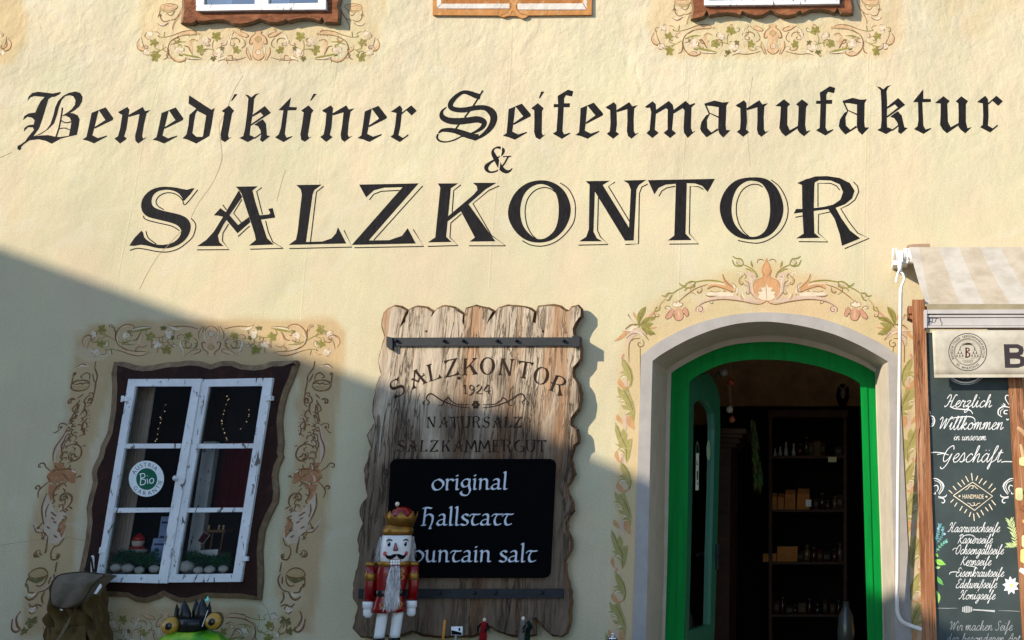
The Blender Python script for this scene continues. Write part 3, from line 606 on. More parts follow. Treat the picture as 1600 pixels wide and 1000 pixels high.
def half_frieze(d, seed=0):
    """left half of a window frieze, traced in enlarged units; its middle is x = 1385"""
    rb(d, PE, [(150, 340, 6), (128, 390, 20), (148, 438, 42), (182, 462, 34), (198, 470, 8)])
    ln(d, BR, [(150, 342), (120, 395), (136, 450), (180, 474), (206, 450), (180, 390), (168, 325)], 8)
    rb(d, OL, [(150, 455, 4), (180, 468, 10), (204, 452, 6)])
    leaf(d, 298, 388, 66, -1.3, OL, seed + 1); leaf(d, 298, 532, 72, -.3, OL, seed + 2)
    ln(d, OL, [(432, 425), (370, 460), (300, 485), (255, 480)], 9); ln(d, OL, [(370, 460), (318, 444), (300, 412)], 8); ln(d, OL, [(370, 460), (345, 480), (325, 505)], 7)
    blossom(d, 222, 482, 40, seed + 3); blossom(d, 248, 300, 48, seed + 4)
    rb(d, PE, [(455, 500, 8), (505, 556, 30), (575, 572, 26), (625, 552, 8)])
    ln(d, BR, [(560, 312), (480, 362), (446, 430), (458, 505), (508, 566), (570, 585), (630, 560), (622, 535)], 11)
    rb(d, WH, [(475, 380, 6), (462, 440, 9), (480, 500, 6)])
    rb(d, PE, [(545, 300, 8), (600, 286, 22), (680, 276, 36), (735, 284, 18), (748, 292, 5)])
    ln(d, BR, [(412, 325), (500, 304), (580, 272), (660, 256), (722, 264), (750, 288)], 8); ln(d, BR, [(745, 296), (700, 302), (630, 304), (560, 320), (505, 352)], 8)
    d.col = TAN; d.dot(766, 292, 15, 10)
    ln(d, OL, [(335, 312), (378, 325), (432, 325)], 8); ln(d, OLD, [(352, 326), (345, 305)], 9); ln(d, OLD, [(402, 322), (410, 268)], 10); ln(d, BR, [(300, 268), (340, 274), (362, 300)], 5)
    ln(d, BR, [(400, 558), (432, 540), (444, 500), (438, 440)], 11)
    rb(d, PE, [(748, 366, 6), (708, 352, 18), (676, 378, 30), (690, 440, 26), (694, 502, 6)])
    ln(d, BR, [(755, 366), (705, 346), (668, 374)], 7); ln(d, BR, [(612, 416), (655, 428), (682, 480), (700, 505)], 12)
    rb(d, OL, [(470, 405, 7), (550, 376, 16), (632, 374, 4)]); ln(d, OL, [(520, 385), (560, 400), (545, 425)], 8)
    blossom(d, 558, 452, 56, seed + 5); rb(d, OLD, [(560, 508, 20), (600, 520, 10)])
    rb(d, OL, [(585, 498, 8), (660, 518, 22), (740, 530, 18), (802, 546, 4)]); rb(d, WH, [(620, 522, 4), (700, 545, 16), (790, 552, 3)]); ln(d, BR, [(640, 552), (720, 560), (795, 555)], 7)
    leaf(d, 792, 452, 68, 2.6, OL, seed + 6); leaf(d, 942, 328, 74, -1.0, OL, seed + 7)
    ln(d, OL, [(815, 446), (890, 450), (942, 474)], 8); ln(d, OL, [(912, 455), (908, 395), (925, 350)], 8)
    blossom(d, 850, 372, 54, seed + 8); blossom(d, 975, 484, 58, seed + 9); leaf(d, 915, 540, 44, 1.5, OLD, seed + 10); leaf(d, 1000, 445, 36, -.4, OLD, seed + 11)
    rb(d, WH, [(968, 572, 4), (1010, 545, 26), (1050, 530, 14), (1100, 545, 4)]); ln(d, BR, [(965, 578), (1010, 560), (1100, 566), (1190, 554), (1255, 534)], 8)
    rb(d, WH, [(1128, 262, 6), (1098, 320, 20), (1082, 380, 18), (1110, 420, 14), (1142, 400, 6)])
    ln(d, BR, [(1120, 252), (1126, 280), (1092, 310), (1082, 350)], 5); ln(d, BR, [(1092, 372), (1096, 410), (1128, 415), (1140, 392), (1122, 384)], 8)
    ln(d, BR, [(1102, 345), (1150, 334), (1186, 355), (1190, 385)], 9); ln(d, BR, [(1215, 330), (1248, 380), (1240, 420), (1205, 440)], 7)
    rb(d, PE, [(1148, 268, 6), (1205, 290, 32), (1258, 312, 28), (1276, 318, 6)]); ln(d, BR, [(1140, 270), (1200, 312), (1268, 326), (1278, 300), (1210, 268)], 6)
    leaf(d, 1165, 456, 60, 2.4, OL, seed + 12)
    d.col = PE; d.fill([(1386, 250), (1350, 256), (1362, 285), (1312, 330), (1298, 385), (1328, 398), (1345, 440), (1335, 480), (1325, 520), (1350, 555), (1386, 566)])
    ln(d, BR, [(1340, 268), (1355, 288), (1308, 330), (1292, 388), (1322, 396), (1330, 372)], 9); ln(d, BR, [(1322, 515), (1345, 548), (1386, 568)], 9)
    rb(d, ORD, [(1385, 318, 8), (1362, 338, 34), (1352, 345, 30), (1342, 346, 4)]) if False else None
    d.col = TAN; d.fill([(1386, 316), (1352, 346), (1386, 380)]); ln(d, BR, [(1386, 314), (1350, 346), (1386, 384)], 5)
    rb(d, WH, [(1332, 410, 5), (1322, 440, 14), (1318, 480, 8), (1322, 510, 4)])
    rb(d, PE, [(1268, 432, 6), (1274, 480, 24), (1300, 540, 26), (1316, 566, 6)]); ln(d, BR, [(1266, 430), (1262, 490), (1300, 566)], 8); ln(d, BR, [(1298, 500), (1308, 540), (1320, 566)], 6)
    d.col = WH; d.dot(1386, 483, 24, 14); d.col = PE; d.dot(1386, 483, 12, 12); spiral(d, 1386, 483, 26, .5, math.pi / 2, 6, BR, 1, 26)
def flicks(d, n, box, seed, size):
    """little acanthus curls that fill the ground between the larger scrolls"""
    q = random.Random(seed); x0, y0, x1, y1 = box
    for k in range(n):
        x = x0 + (x1 - x0) * (k + q.uniform(.1, .9)) / n; y = q.uniform(y0, y1); a = q.uniform(0, 6.28); s_ = q.choice((-1, 1)); r_ = size * q.uniform(.7, 1.25)
        P_ = lambda u, v: (x + r_ * (u * math.cos(a) - s_ * v * math.sin(a)), y + r_ * (u * math.sin(a) + s_ * v * math.cos(a)))
        rb(d, q.choice((PE, PK, TAN, WH)), [P_(-1, .1) + (3,), P_(-.3, -.2) + (r_ * .34,), P_(.5, .0) + (r_ * .30,), P_(.75, .5) + (4,)])
        ln(d, q.choice((BR, BR, OLD)), [P_(-1.05, .15), P_(-.2, -.42), P_(.6, -.2), P_(.85, .35), P_(.5, .6), P_(.3, .35)], size * .17)
def frieze(d, cx, cy, flip=1, sc=6.667, slope=0.0, seed=0, wmul=1.0):
    for sgn in (1, -1):
        d.map = lambda x, y, q=sgn: (cx + q * (x - 1385) / sc * wmul, cy + flip * (y - 415) / sc + slope * q * (x - 1385) / sc)
        flicks(d, 16, (170, 270, 1260, 560), seed, 42); half_frieze(d, seed)
def cup(d):
    """painted bowl with a plume, centre x = 240, from the left of an upper window (enlarged units)"""
    rb(d, PE, [(205, 85, 10), (245, 72, 40), (300, 68, 56), (350, 70, 40), (390, 80, 8)])
    ln(d, BR, [(225, 85), (238, 52), (310, 38), (385, 50), (402, 72), (375, 98), (310, 110), (240, 100), (222, 78)], 7); ln(d, BR, [(250, 68), (290, 58), (320, 68), (360, 60)], 5)
    rb(d, TAN, [(225, 95, 8), (270, 118, 22), (330, 120, 18), (375, 105, 6)]); ln(d, BR, [(222, 100), (216, 150), (240, 210), (280, 225), (320, 205)], 9); spiral(d, 222, 165, 22, .8, 2.6, 8)
    ln(d, BR, [(290, 130), (320, 160), (350, 150), (375, 110)], 8); rb(d, WH, [(255, 128, 6), (272, 142, 18), (290, 138, 5)])
    rb(d, WH, [(205, 250, 5), (245, 258, 18), (290, 240, 5)]); ln(d, BR, [(192, 242), (230, 268), (275, 262), (308, 235)], 8)
    rb(d, PE, [(455, 75, 6), (440, 120, 22), (400, 180, 18), (360, 260, 10), (352, 305, 3)]); ln(d, BR, [(470, -10), (455, 60), (430, 130), (385, 200), (352, 275), (350, 310)], 7); ln(d, BR, [(330, 210), (370, 200), (420, 160)], 7)
def cup_pair(d, cx, y0, half=150, sc=6.667):
    for sgn in (1, -1):
        d.map = lambda x, y, q=sgn: (cx - q * half - q * (300 - x) / sc, y0 + y / sc)
        cup(d)
def side_strip(d):
    """right-hand strip of the lower window: basket, griffin, palmette, griffin, cup; in units 5x photo, origin (410, 570)"""
    global ln
    ln0 = ln; ln = lambda d, c, p, w: ln0(d, c, p, w * 1.5)
    ln(d, BR, [(390, 155), (410, 130), (460, 120), (515, 130), (534, 158), (515, 190), (462, 204), (410, 192), (388, 160)], 9); ln(d, BR, [(396, 150), (425, 140), (450, 150), (468, 142), (490, 152), (528, 148)], 7); rb(d, TAN, [(400, 170, 6), (460, 178, 30), (525, 168, 6)])
    ln(d, BR, [(408, 118), (418, 78), (452, 62), (484, 92), (464, 104)], 7); d.col = BR; d.dot(540, 70, 14, 10); ln(d, BR, [(545, 80), (536, 145)], 9)
    rb(d, WH, [(450, 15, 4), (500, 5, 14), (545, 25, 4)]); ln(d, BR, [(470, 5), (510, -5), (548, 22)], 6)
    rb(d, PK, [(405, 15, 4), (370, 70, 16), (352, 130, 12), (338, 200, 5)]); ln(d, BR, [(408, -30), (400, 20), (358, 85), (350, 140), (336, 200), (330, 260)], 8); ln(d, BR, [(398, 70), (378, 110), (362, 136)], 7)
    spiral(d, 345, 275, 26, 1.2, .5, 9); ln(d, BR, [(345, 240), (378, 250), (388, 285), (370, 310), (368, 350), (382, 395)], 8)
    ln(d, BR, [(440, 296), (418, 330), (416, 370)], 9); spiral(d, 492, 292, 36, .75, 3.6, 9); spiral(d, 480, 290, 22, .6, 4.2, 7); ln(d, BR, [(428, 305), (434, 380), (450, 450)], 8)
    for k in range(7):
        a = k / 6; d.col = BR; d.dot(325 - 45 * math.sin(a * 2.2), 362 + 180 * a, 5, 7)
    rb(d, ORD, [(315, 418, 4), (332, 465, 18), (318, 510, 14), (288, 548, 4)]); ln(d, BR, [(315, 415), (338, 475), (288, 550)], 9)
    q = random.Random(5)
    for k in range(16):
        x = q.uniform(345, 425); y = 400 + k * 12; ln(d, BR, [(x, y), (x + 16, y - 6), (x + 26, y + 4)], 7)
    rb(d, PK, [(452, 480, 10), (456, 560, 30), (468, 640, 34), (462, 720, 20), (445, 765, 6)])
    ln(d, BR, [(452, 475), (472, 462), (512, 460), (516, 500)], 7); d.col = BR; d.dot(495, 488, 11, 9); ln(d, BR, [(498, 500), (518, 525), (540, 532)], 6); ln(d, BR, [(446, 498), (456, 565), (482, 640), (480, 700), (460, 755)], 8); ln(d, BR, [(430, 580), (440, 630), (424, 665)], 8)
    ln(d, BR, [(408, 642), (340, 618), (282, 650), (262, 710), (292, 748), (338, 740), (360, 705), (345, 680)], 9); ln(d, BR, [(282, 722), (308, 712), (320, 688)], 9); ln(d, BR, [(312, 738), (338, 720), (342, 695)], 8); ln(d, BR, [(250, 635), (275, 632)], 7); ln(d, BR, [(385, 680), (408, 690), (402, 730)], 8)
    d.col = ORD; d.fill([(232, 925), (246, 850), (290, 818), (345, 805), (402, 768), (462, 762), (432, 800), (472, 865), (436, 922), (360, 912), (292, 905), (255, 930)])
    d.col = ORD; d.fill([(300, 920), (352, 940), (432, 930), (412, 1000), (372, 1060), (356, 1040), (362, 990)])
    ln(d, BR, [(246, 850), (300, 815), (420, 825), (436, 845)], 7); ln(d, BR, [(290, 900), (350, 850)], 7); ln(d, WH, [(252, 842), (292, 822)], 9); ln(d, BR, [(290, 908), (350, 940), (370, 1000), (345, 1065)], 9); ln(d, BR, [(430, 905), (468, 875)], 7); ln(d, BR, [(440, 790), (400, 812)], 8)
    ln(d, BR, [(452, 832), (500, 800), (530, 768), (562, 778), (556, 800), (538, 796)], 7); ln(d, BR, [(440, 915), (470, 948), (492, 990), (475, 1040)], 7); spiral(d, 512, 962, 24, 1.0, 2.4, 9); ln(d, BR, [(200, 878), (215, 868), (230, 885)], 8)
    o = 750                                                          # second griffin, below
    ln(d, BR, [(225, o + 365), (205, o + 325), (218, o + 280), (258, o + 255), (300, o + 268), (298, o + 305), (270, o + 312)], 11); ln(d, BR, [(240, o + 300), (262, o + 275), (285, o + 285)], 9)
    d.col = RGB(212, 188, 160, K); d.fill([(200, o + 395), (300, o + 400), (415, o + 262), (428, o + 330), (372, o + 480), (332, o + 560), (282, o + 640), (205, o + 650), (160, o + 600), (170, o + 540), (240, o + 490)])
    ln(d, BR, [(420, o + 255), (418, o + 370), (355, o + 500)], 9); ln(d, BR, [(375, o + 335), (378, o + 390), (362, o + 440)], 8); ln(d, BR, [(160, o + 600), (180, o + 655), (212, o + 670)], 8)
    for k in range(18):
        x = q.uniform(190, 330); y = o + 370 + k * 14; ln(d, BR, [(x - 14, y + 6), (x, y - 2), (x + 18, y - 12)], 8)
    rb(d, ORD, [(195, o + 450, 5), (212, o + 490, 36), (190, o + 540, 30), (180, o + 595, 4)]); ln(d, BR, [(192, o + 445), (236, o + 500), (180, o + 598)], 8)
    rb(d, PK, [(345, o + 555, 10), (400, o + 535, 34), (440, o + 480, 16), (462, o + 445, 4)]); d.col = BR; d.dot(392, o + 524, 12, 9); ln(d, BR, [(345, o + 556), (392, o + 556), (438, o + 500)], 7)
    ln(d, BR, [(210, o + 660), (222, o + 715), (196, o + 770), (155, o + 765), (150, o + 735), (175, o + 728)], 9); d.col = BR; d.dot(163, o + 748, 11, 9)
    ln(d, BR, [(292, o + 590), (268, o + 700), (272, o + 722)], 10); spiral(d, 322, o + 735, 38, .8, 4.4, 9); ln(d, BR, [(285, o + 735), (305, o + 728), (310, o + 706)], 8); ln(d, BR, [(300, o + 752), (328, o + 742), (332, o + 716)], 8)
    ln(d, BR, [(150, o + 792), (135, o + 870)], 9)
    o = 1400                                                         # cup and tail, units origin (340, 850) scaled
    f = lambda x, y: ((340 + x / 6.667 - 410) * 5, (850 + y / 6.667 - 570) * 5)
    def L(c, pts, w_): ln(d, c, [f(*p) for p in pts], w_)
    d.col = TAN; d.fill([f(*p) for p in [(718, 305), (760, 265), (820, 250), (880, 270), (912, 305), (880, 340), (820, 352), (750, 340)]])
    L(BR, [(718, 305), (760, 265), (820, 250), (880, 270), (912, 308)], 8); L(BR, [(708, 315), (745, 342), (820, 356), (890, 345), (916, 310)], 9)
    d.col = OLD; d.fill([f(*p) for p in [(712, 340), (770, 360), (850, 365), (912, 345), (905, 375), (850, 395), (800, 412), (750, 385)]])
    L(BR, [(710, 330), (718, 400), (752, 438), (800, 430)], 8); L(BR, [(908, 350), (905, 430), (870, 455), (850, 500), (790, 505)], 9); d.col = BR; d.dot(*f(895, 428), 12, 9)
    rb(d, PK, [f(655, 320) + (6,), f(640, 400) + (20,), f(690, 480) + (22,), f(740, 495) + (8,)]); L(BR, [(655, 312), (630, 370), (650, 440), (690, 485), (740, 498)], 10); L(BR, [(672, 340), (675, 390), (668, 415)], 9)
    L(BR, [(740, 500), (770, 560), (815, 582), (868, 548)], 11); L(WH, [(770, 515), (800, 540), (840, 525)], 12); L(BR, [(680, 500), (690, 560), (655, 620)], 10); L(BR, [(655, 650), (710, 632), (760, 655), (805, 620)], 9)
    blossom(d, *f(740, 680), 34, 3); leaf(d, *f(710, 800), 70, 1.7, OLD, 4); leaf(d, *f(745, 900), 46, 1.2, OLD, 6)
    rb(d, PK, [f(862, 705) + (6,), f(885, 780) + (22,), f(840, 880) + (30,), f(810, 915) + (6,)]); L(BR, [(858, 700), (878, 770), (840, 850), (800, 890), (832, 918), (888, 880), (915, 780)], 12)
    q = random.Random(14)                                            # small curls and leaf flicks that fill the strip
    for y in range(250, 1380, 46):
        xc = 430 - y * .105; s_ = q.choice((-1, 1)); x = xc + s_ * q.uniform(28, 62); r_ = q.uniform(16, 30)
        rb(d, q.choice((PK, TAN, PE)), [(x, y + 30, 4), (x + s_ * r_ * .6, y + 6, 16), (x + s_ * r_ * .2, y - 22, 12), (x - s_ * r_ * .5, y - 26, 3)])
        ln(d, BR, [(x - s_ * 6, y + 34), (x + s_ * r_, y + 10), (x + s_ * r_ * .5, y - 26), (x - s_ * r_ * .5, y - 28), (x - s_ * r_ * .4, y - 12)], 7)
        ln(d, BR, [(xc - s_ * q.uniform(10, 50), y + 12), (xc - s_ * q.uniform(20, 40), y - 6), (xc - s_ * q.uniform(5, 30), y - 22)], 7)
    ln = ln0
def axis(y): return 328 - (y - 530) * .18

d = Decal(0, start=.0007); frieze(d, 403.5, 71.5, 1, seed=11); cup_pair(d, 408, 0, 146)
d.build('painted_scrollwork', FRESCO, house)['label'] = 'vine frieze below the upper left window'
d = Decal(0, start=.0007); frieze(d, 1207.7, 62, 1, seed=31); cup_pair(d, 1214, -9, 148)
d.build('painted_scrollwork', FRESCO, house)['label'] = 'vine frieze below the upper right window'
d = Decal(0, start=.0007); frieze(d, -172, 71, 1, seed=51); cup_pair(d, -166, -2, 146)
d.build('painted_scrollwork', FRESCO, house)['label'] = 'end of a vine frieze at the upper left edge'
d = Decal(0, start=.0007); frieze(d, 330, 532, -1, seed=71, wmul=1.06)
for sgn in (1, -1):
    def mp(x, y, q=sgn):
        Xp, Yp = 410 + x / 5, 570 + y / 5
        return (Xp, Yp) if q > 0 else (2 * axis(Yp) - Xp - 2, Yp)
    d.map = mp; side_strip(d)
frieze(d, 258, 982, 1, seed=91)
d.build('painted_scrollwork', FRESCO, house)['label'] = 'griffin and vine fresco round the lower window'

def door_fresco(d):
    """left half of the fresco over the door, units 5x photo with origin (940, 380), middle at x = 1290"""
    d.col = OR; d.fill([(1292, 125), (1276, 148), (1262, 172), (1252, 215), (1257, 262), (1212, 285), (1180, 340), (1182, 400), (1215, 448), (1292, 455)], 2)
    ln(d, ORD, [(1292, 128), (1270, 165), (1252, 215), (1262, 265), (1205, 292), (1180, 350), (1186, 405), (1215, 446)], 6); ln(d, BR, [(1216, 155), (1222, 132), (1250, 126), (1270, 138)], 6); rb(d, ORD, [(1256, 205, 3), (1268, 240, 8), (1290, 262, 3)])
    d.col = WH; d.fill([(1292, 312), (1276, 345), (1240, 348), (1250, 374), (1214, 374), (1230, 404), (1220, 424), (1250, 442), (1292, 450)]); ln(d, BR, [(1240, 350), (1252, 374), (1216, 376), (1232, 404)], 4); ln(d, BR, [(1292, 330), (1288, 440)], 3)
    rb(d, PK, [(1270, 458, 8), (1200, 452, 26), (1140, 440, 34), (1060, 425, 36), (960, 418, 34), (860, 436, 24), (780, 470, 18), (745, 508, 6)])
    ln(d, BR, [(1292, 446), (1248, 474), (1190, 474), (1090, 454), (960, 440), (860, 448), (780, 476), (735, 514)], 8)
    d.col = PK; d.dot(770, 518, 30, 14); spiral(d, 768, 518, 34, 1.4, 2.6, 6)
    rb(d, PK, [(1226, 446, 10), (1176, 390, 26), (1160, 310, 32), (1185, 262, 44), (1140, 238, 20), (1112, 232, 5)]); ln(d, BR, [(1216, 440), (1160, 380), (1150, 316), (1120, 290)], 6); ln(d, BR, [(1112, 236), (1130, 262), (1116, 276)], 6); ln(d, WH, [(1150, 250), (1172, 300), (1180, 380)], 8); spiral(d, 1080, 250, 30, .6, 3, 9, WH)
    rb(d, OL, [(1218, 268, 14), (1196, 222, 12), (1150, 186, 9), (1100, 165, 7)]); rb(d, OL, [(1182, 190, 4), (1172, 165, 16), (1168, 135, 3)]); rb(d, OL, [(1190, 230, 3), (1150, 205, 10), (1120, 200, 3)])
    ln(d, OL, [(1108, 160), (1090, 125), (1050, 118), (1024, 102)], 12); ln(d, OL, [(1020, 130), (1042, 172), (1088, 178), (1108, 158)], 12); spiral(d, 1072, 148, 24, .8, 1, 8, OL); rb(d, PK, [(1058, 140, 6), (1072, 150, 22), (1088, 152, 6)])
    rb(d, OR, [(1032, 378, 6), (1000, 335, 36), (968, 300, 24), (950, 268, 10), (946, 240, 3)]); ln(d, BR, [(946, 240), (972, 300), (1032, 352)], 6)
    rb(d, OR, [(1022, 374, 6), (960, 340, 28), (900, 322, 26), (850, 332, 16), (826, 354, 4)]); ln(d, BR, [(1024, 382), (940, 350), (880, 338), (828, 358)], 7); ln(d, WH, [(850, 318), (920, 316), (968, 332)], 8)
    rb(d, WH, [(812, 404, 5), (850, 396, 26), (930, 396, 34), (1030, 402, 20)]); ln(d, BR, [(812, 402), (838, 416), (900, 412)], 6); ln(d, BR, [(848, 372), (880, 382), (930, 376)], 5)
    rb(d, TAN, [(1090, 392, 5), (1092, 420, 20), (1110, 444, 5)]); rb(d, TAN, [(1040, 350, 5), (1052, 385, 18), (1064, 414, 4)]); rb(d, WH, [(1110, 388, 4), (1100, 400, 14), (1118, 432, 6)]); rb(d, WH, [(1045, 400, 5), (1060, 372, 16), (1050, 350, 4)])
    rb(d, OL, [(958, 308, 5), (900, 294, 11), (820, 290, 11), (735, 302, 9)]); ln(d, OL, [(735, 302), (700, 300), (660, 322), (650, 350)], 14); ln(d, OL, [(732, 306), (712, 345), (668, 350), (648, 372)], 13); rb(d, PK, [(672, 318, 6), (690, 326, 24), (706, 326, 8)]); ln(d, OL, [(660, 328), (630, 332), (604, 312)], 11)
    rb(d, OL, [(650, 338, 8), (600, 362, 10), (555, 392, 8)]); ln(d, OL, [(556, 390), (520, 392), (500, 415), (470, 408)], 14); ln(d, OL, [(552, 400), (530, 440), (505, 446)], 12); d.col = PK; d.dot(526, 414, 12, 10); rb(d, TAN, [(500, 430, 6), (470, 464, 9), (448, 496, 7)]); ln(d, OL, [(455, 486), (448, 520), (412, 535)], 12); ln(d, OL, [(430, 496), (415, 530)], 10)
    rb(d, PINK, [(412, 528, 4), (392, 556, 18), (366, 580, 8)])
    ln(d, BR, [(826, 322), (740, 352), (660, 405), (606, 452)], 7)
    d.col = PINK; d.fill([(545, 512), (520, 535), (500, 572), (512, 592), (540, 586), (556, 550), (566, 515)], 2); d.fill([(580, 512), (566, 550), (570, 590), (602, 604), (632, 590), (636, 550), (620, 510)], 2); d.fill([(640, 508), (648, 545), (662, 572), (680, 560), (672, 520), (655, 495)], 2)
    for p in ([(545, 512), (500, 572), (514, 594), (548, 570)], [(568, 548), (574, 592), (604, 606), (634, 586), (636, 545)], [(646, 545), (664, 574), (681, 556), (668, 510)]): ln(d, BR, p, 5)
    rb(d, PE, [(598, 520, 6), (602, 560, 16), (600, 590, 5)])
    d.col = WH; d.fill([(552, 480), (565, 458), (582, 466), (598, 448), (610, 466), (634, 468), (626, 490), (600, 500), (568, 498)], 2); ln(d, BR, [(552, 482), (565, 458), (584, 468), (598, 448), (612, 466), (634, 470), (622, 492), (585, 500), (556, 490)], 5)
    for q_ in ([(288, 632, 12), (300, 570, 44), (325, 525, 40), (345, 496, 3)], [(300, 640, 12), (350, 600, 36), (400, 588, 26), (424, 570, 3)], [(308, 652, 14), (350, 644, 40), (385, 630, 24), (402, 625, 3)], [(315, 660, 14), (358, 688, 44), (395, 700, 30), (420, 712, 3)], [(312, 650, 10), (340, 662, 16), (400, 668, 3)]): rb(d, OL, q_)
    for p in ([(292, 625), (312, 560), (345, 500)], [(300, 640), (360, 600), (422, 572)], [(320, 664), (370, 696), (420, 712)]): ln(d, OLD, p, 5)
    rb(d, OR, [(246, 535, 3), (258, 565, 18), (275, 600, 4)]); rb(d, OR, [(430, 656, 3), (400, 662, 14), (372, 660, 3)]); ln(d, BR, [(206, 552), (222, 582), (240, 606)], 7); ln(d, PK, [(200, 560), (224, 590), (250, 620)], 9)
    rb(d, OR, [(98, 766, 3), (140, 742, 24), (180, 712, 26), (205, 690, 8)]); ln(d, BR, [(185, 672), (225, 640), (270, 632)], 9); rb(d, WH, [(200, 700, 8), (240, 668, 30), (280, 650, 12)]); ln(d, BR, [(170, 690), (225, 692), (262, 664)], 7); rb(d, PINK, [(160, 690, 3), (190, 690, 12), (210, 690, 3)])
    rb(d, PK, [(205, 800, 16), (220, 730, 46), (270, 692, 44), (318, 700, 30), (350, 740, 10)]); ln(d, BR, [(214, 930), (214, 800), (240, 752), (298, 742)], 6); spiral(d, 300, 785, 36, 1.1, -1.2, 6); ln(d, BR, [(192, 745), (232, 712), (290, 700)], 6); ln(d, BR, [(318, 700), (352, 735), (368, 758)], 6); rb(d, WH, [(260, 690, 5), (300, 702, 14), (330, 730, 5)])
    ln(d, BR, [(300, 806), (302, 900), (300, 1300)], 4)
OLC = RGB(172, 160, 98, K); OLK = RGB(132, 122, 66, K)
def leaf_unit(d, k):
    if k % 3 == 0:
        rb(d, OR, [(162, 224, 4), (168, 255, 34), (200, 285, 26), (236, 280, 5)]); rb(d, PK, [(208, 222, 18), (208, 280, 18)])
        d.col = OLC; d.fill([(180, 78), (215, 112), (245, 160), (258, 220), (246, 276), (228, 280), (236, 250), (216, 226), (190, 220), (164, 234), (174, 206), (200, 196), (165, 186), (196, 172), (180, 130)])
        ln(d, OLK, [(196, 100), (236, 165), (250, 225), (240, 270)], 7); rb(d, WH, [(168, 232, 3), (192, 214, 9), (218, 220, 3)]); rb(d, PINK, [(178, 92, 8), (190, 66, 14), (196, 58, 3)])
    elif k % 3 == 1:
        rb(d, OR, [(150, 470, 4), (160, 500, 30), (205, 540, 8)]); rb(d, OR, [(232, 480, 26), (240, 530, 44), (262, 570, 10)]); rb(d, PK, [(200, 474, 22), (202, 540, 26), (200, 580, 16)])
        d.col = OLC; d.fill([(150, 278), (182, 302), (222, 284), (236, 330), (262, 400), (271, 450), (262, 522), (245, 474), (214, 472), (196, 470), (210, 450), (236, 444), (190, 430), (174, 404), (212, 410), (200, 386), (154, 386), (165, 370), (196, 364), (140, 350), (165, 344), (154, 310)])
        ln(d, OLK, [(196, 310), (232, 370), (256, 440)], 7); rb(d, WH, [(158, 384, 3), (185, 374, 8), (204, 386, 3)]); rb(d, WH, [(200, 470, 3), (222, 450, 8), (240, 448, 3)])
    else:
        d.col = OLC; d.fill([(140, 520), (165, 556), (178, 590), (198, 560), (222, 606), (216, 640), (256, 630), (250, 690), (236, 760), (215, 795), (200, 735), (176, 712), (156, 710), (170, 690), (138, 664), (168, 672), (150, 620), (138, 575)])
        ln(d, OLK, [(152, 545), (182, 620), (216, 700), (216, 780)], 7); rb(d, WH, [(165, 712, 3), (186, 700, 9), (206, 724, 3)]); rb(d, OR, [(150, 712, 5), (148, 745, 26), (165, 790, 5)]); rb(d, PK, [(186, 735, 20), (192, 785, 14)])
d = Decal(0, start=.0007)
for sgn in (1, -1):
    d.map = lambda x, y, q=sgn: ((940 + x / 5) if q > 0 else (2 * 1197.8 - 940 - x / 5), 380 + y / 5)
    for bx_ in ((420, 470, 700, 560), (700, 330, 930, 500), (930, 270, 1180, 420), (170, 640, 420, 760)): flicks(d, 4, bx_, int(bx_[0]), 36)
    door_fresco(d)
    for k, (yt, xo) in enumerate([(558, 0), (604, 0), (662, -1), (720, -2), (768, -5), (829, -7), (893, -10), (940, -13), (990, -16), (1050, -19), (1108, -22)]):
        u = (80, 280, 530)[k % 3]
        d.map = lambda x, y, q=sgn, yt=yt, xo=xo, u=u: ((930 + x / 4.35 + xo) if q > 0 else (2 * 1198.5 - 930 - x / 4.35 - xo * 1.25), yt + (y - u) / 4.35)
        leaf_unit(d, k)
d.build('painted_scrollwork', FRESCO, house)['label'] = 'flower and acanthus fresco round the door arch'
# ---------------------------------------------------------------- door: stone surround, frame, leaf, room behind
def loft(m, A, Ya, B, Yb):
    m.grid([[at(x, y, Ya) for x, y in A], [at(x, y, Yb) for x, y in B]])
m = MB()
loft(m, ARCH_OUT, .006, ARCH_OUT, -.006); loft(m, ARCH_OUT, -.006, ARCH_IN, -.006); m.mi = 1; loft(m, ARCH_IN, -.006, ARCH_B1, .42)
loft(m, ARCH_B1, .42, ARCH_G, .43); loft(m, ARCH_G, .43, ARCH_G, .60)
m.build('door_surround', [GREYPAINT, REVEAL], house, recalc=False)
m = MB()
loft(m, ARCH_G, .46, ARCH_GI, .46); loft(m, ARCH_GI, .46, ARCH_GI, .60); loft(m, ARCH_G, .62, ARCH_GI, .60)
mid = [((a[0] * .45 + b_[0] * .55), (a[1] * .45 + b_[1] * .55)) for a, b_ in zip(ARCH_G, ARCH_GI)]
loft(m, mid, .454, ARCH_GI, .454); loft(m, mid, .46, mid, .454); loft(m, ARCH_GI, .454, ARCH_GI, .46)
m.build('door_frame', GREEN, house, recalc=False)
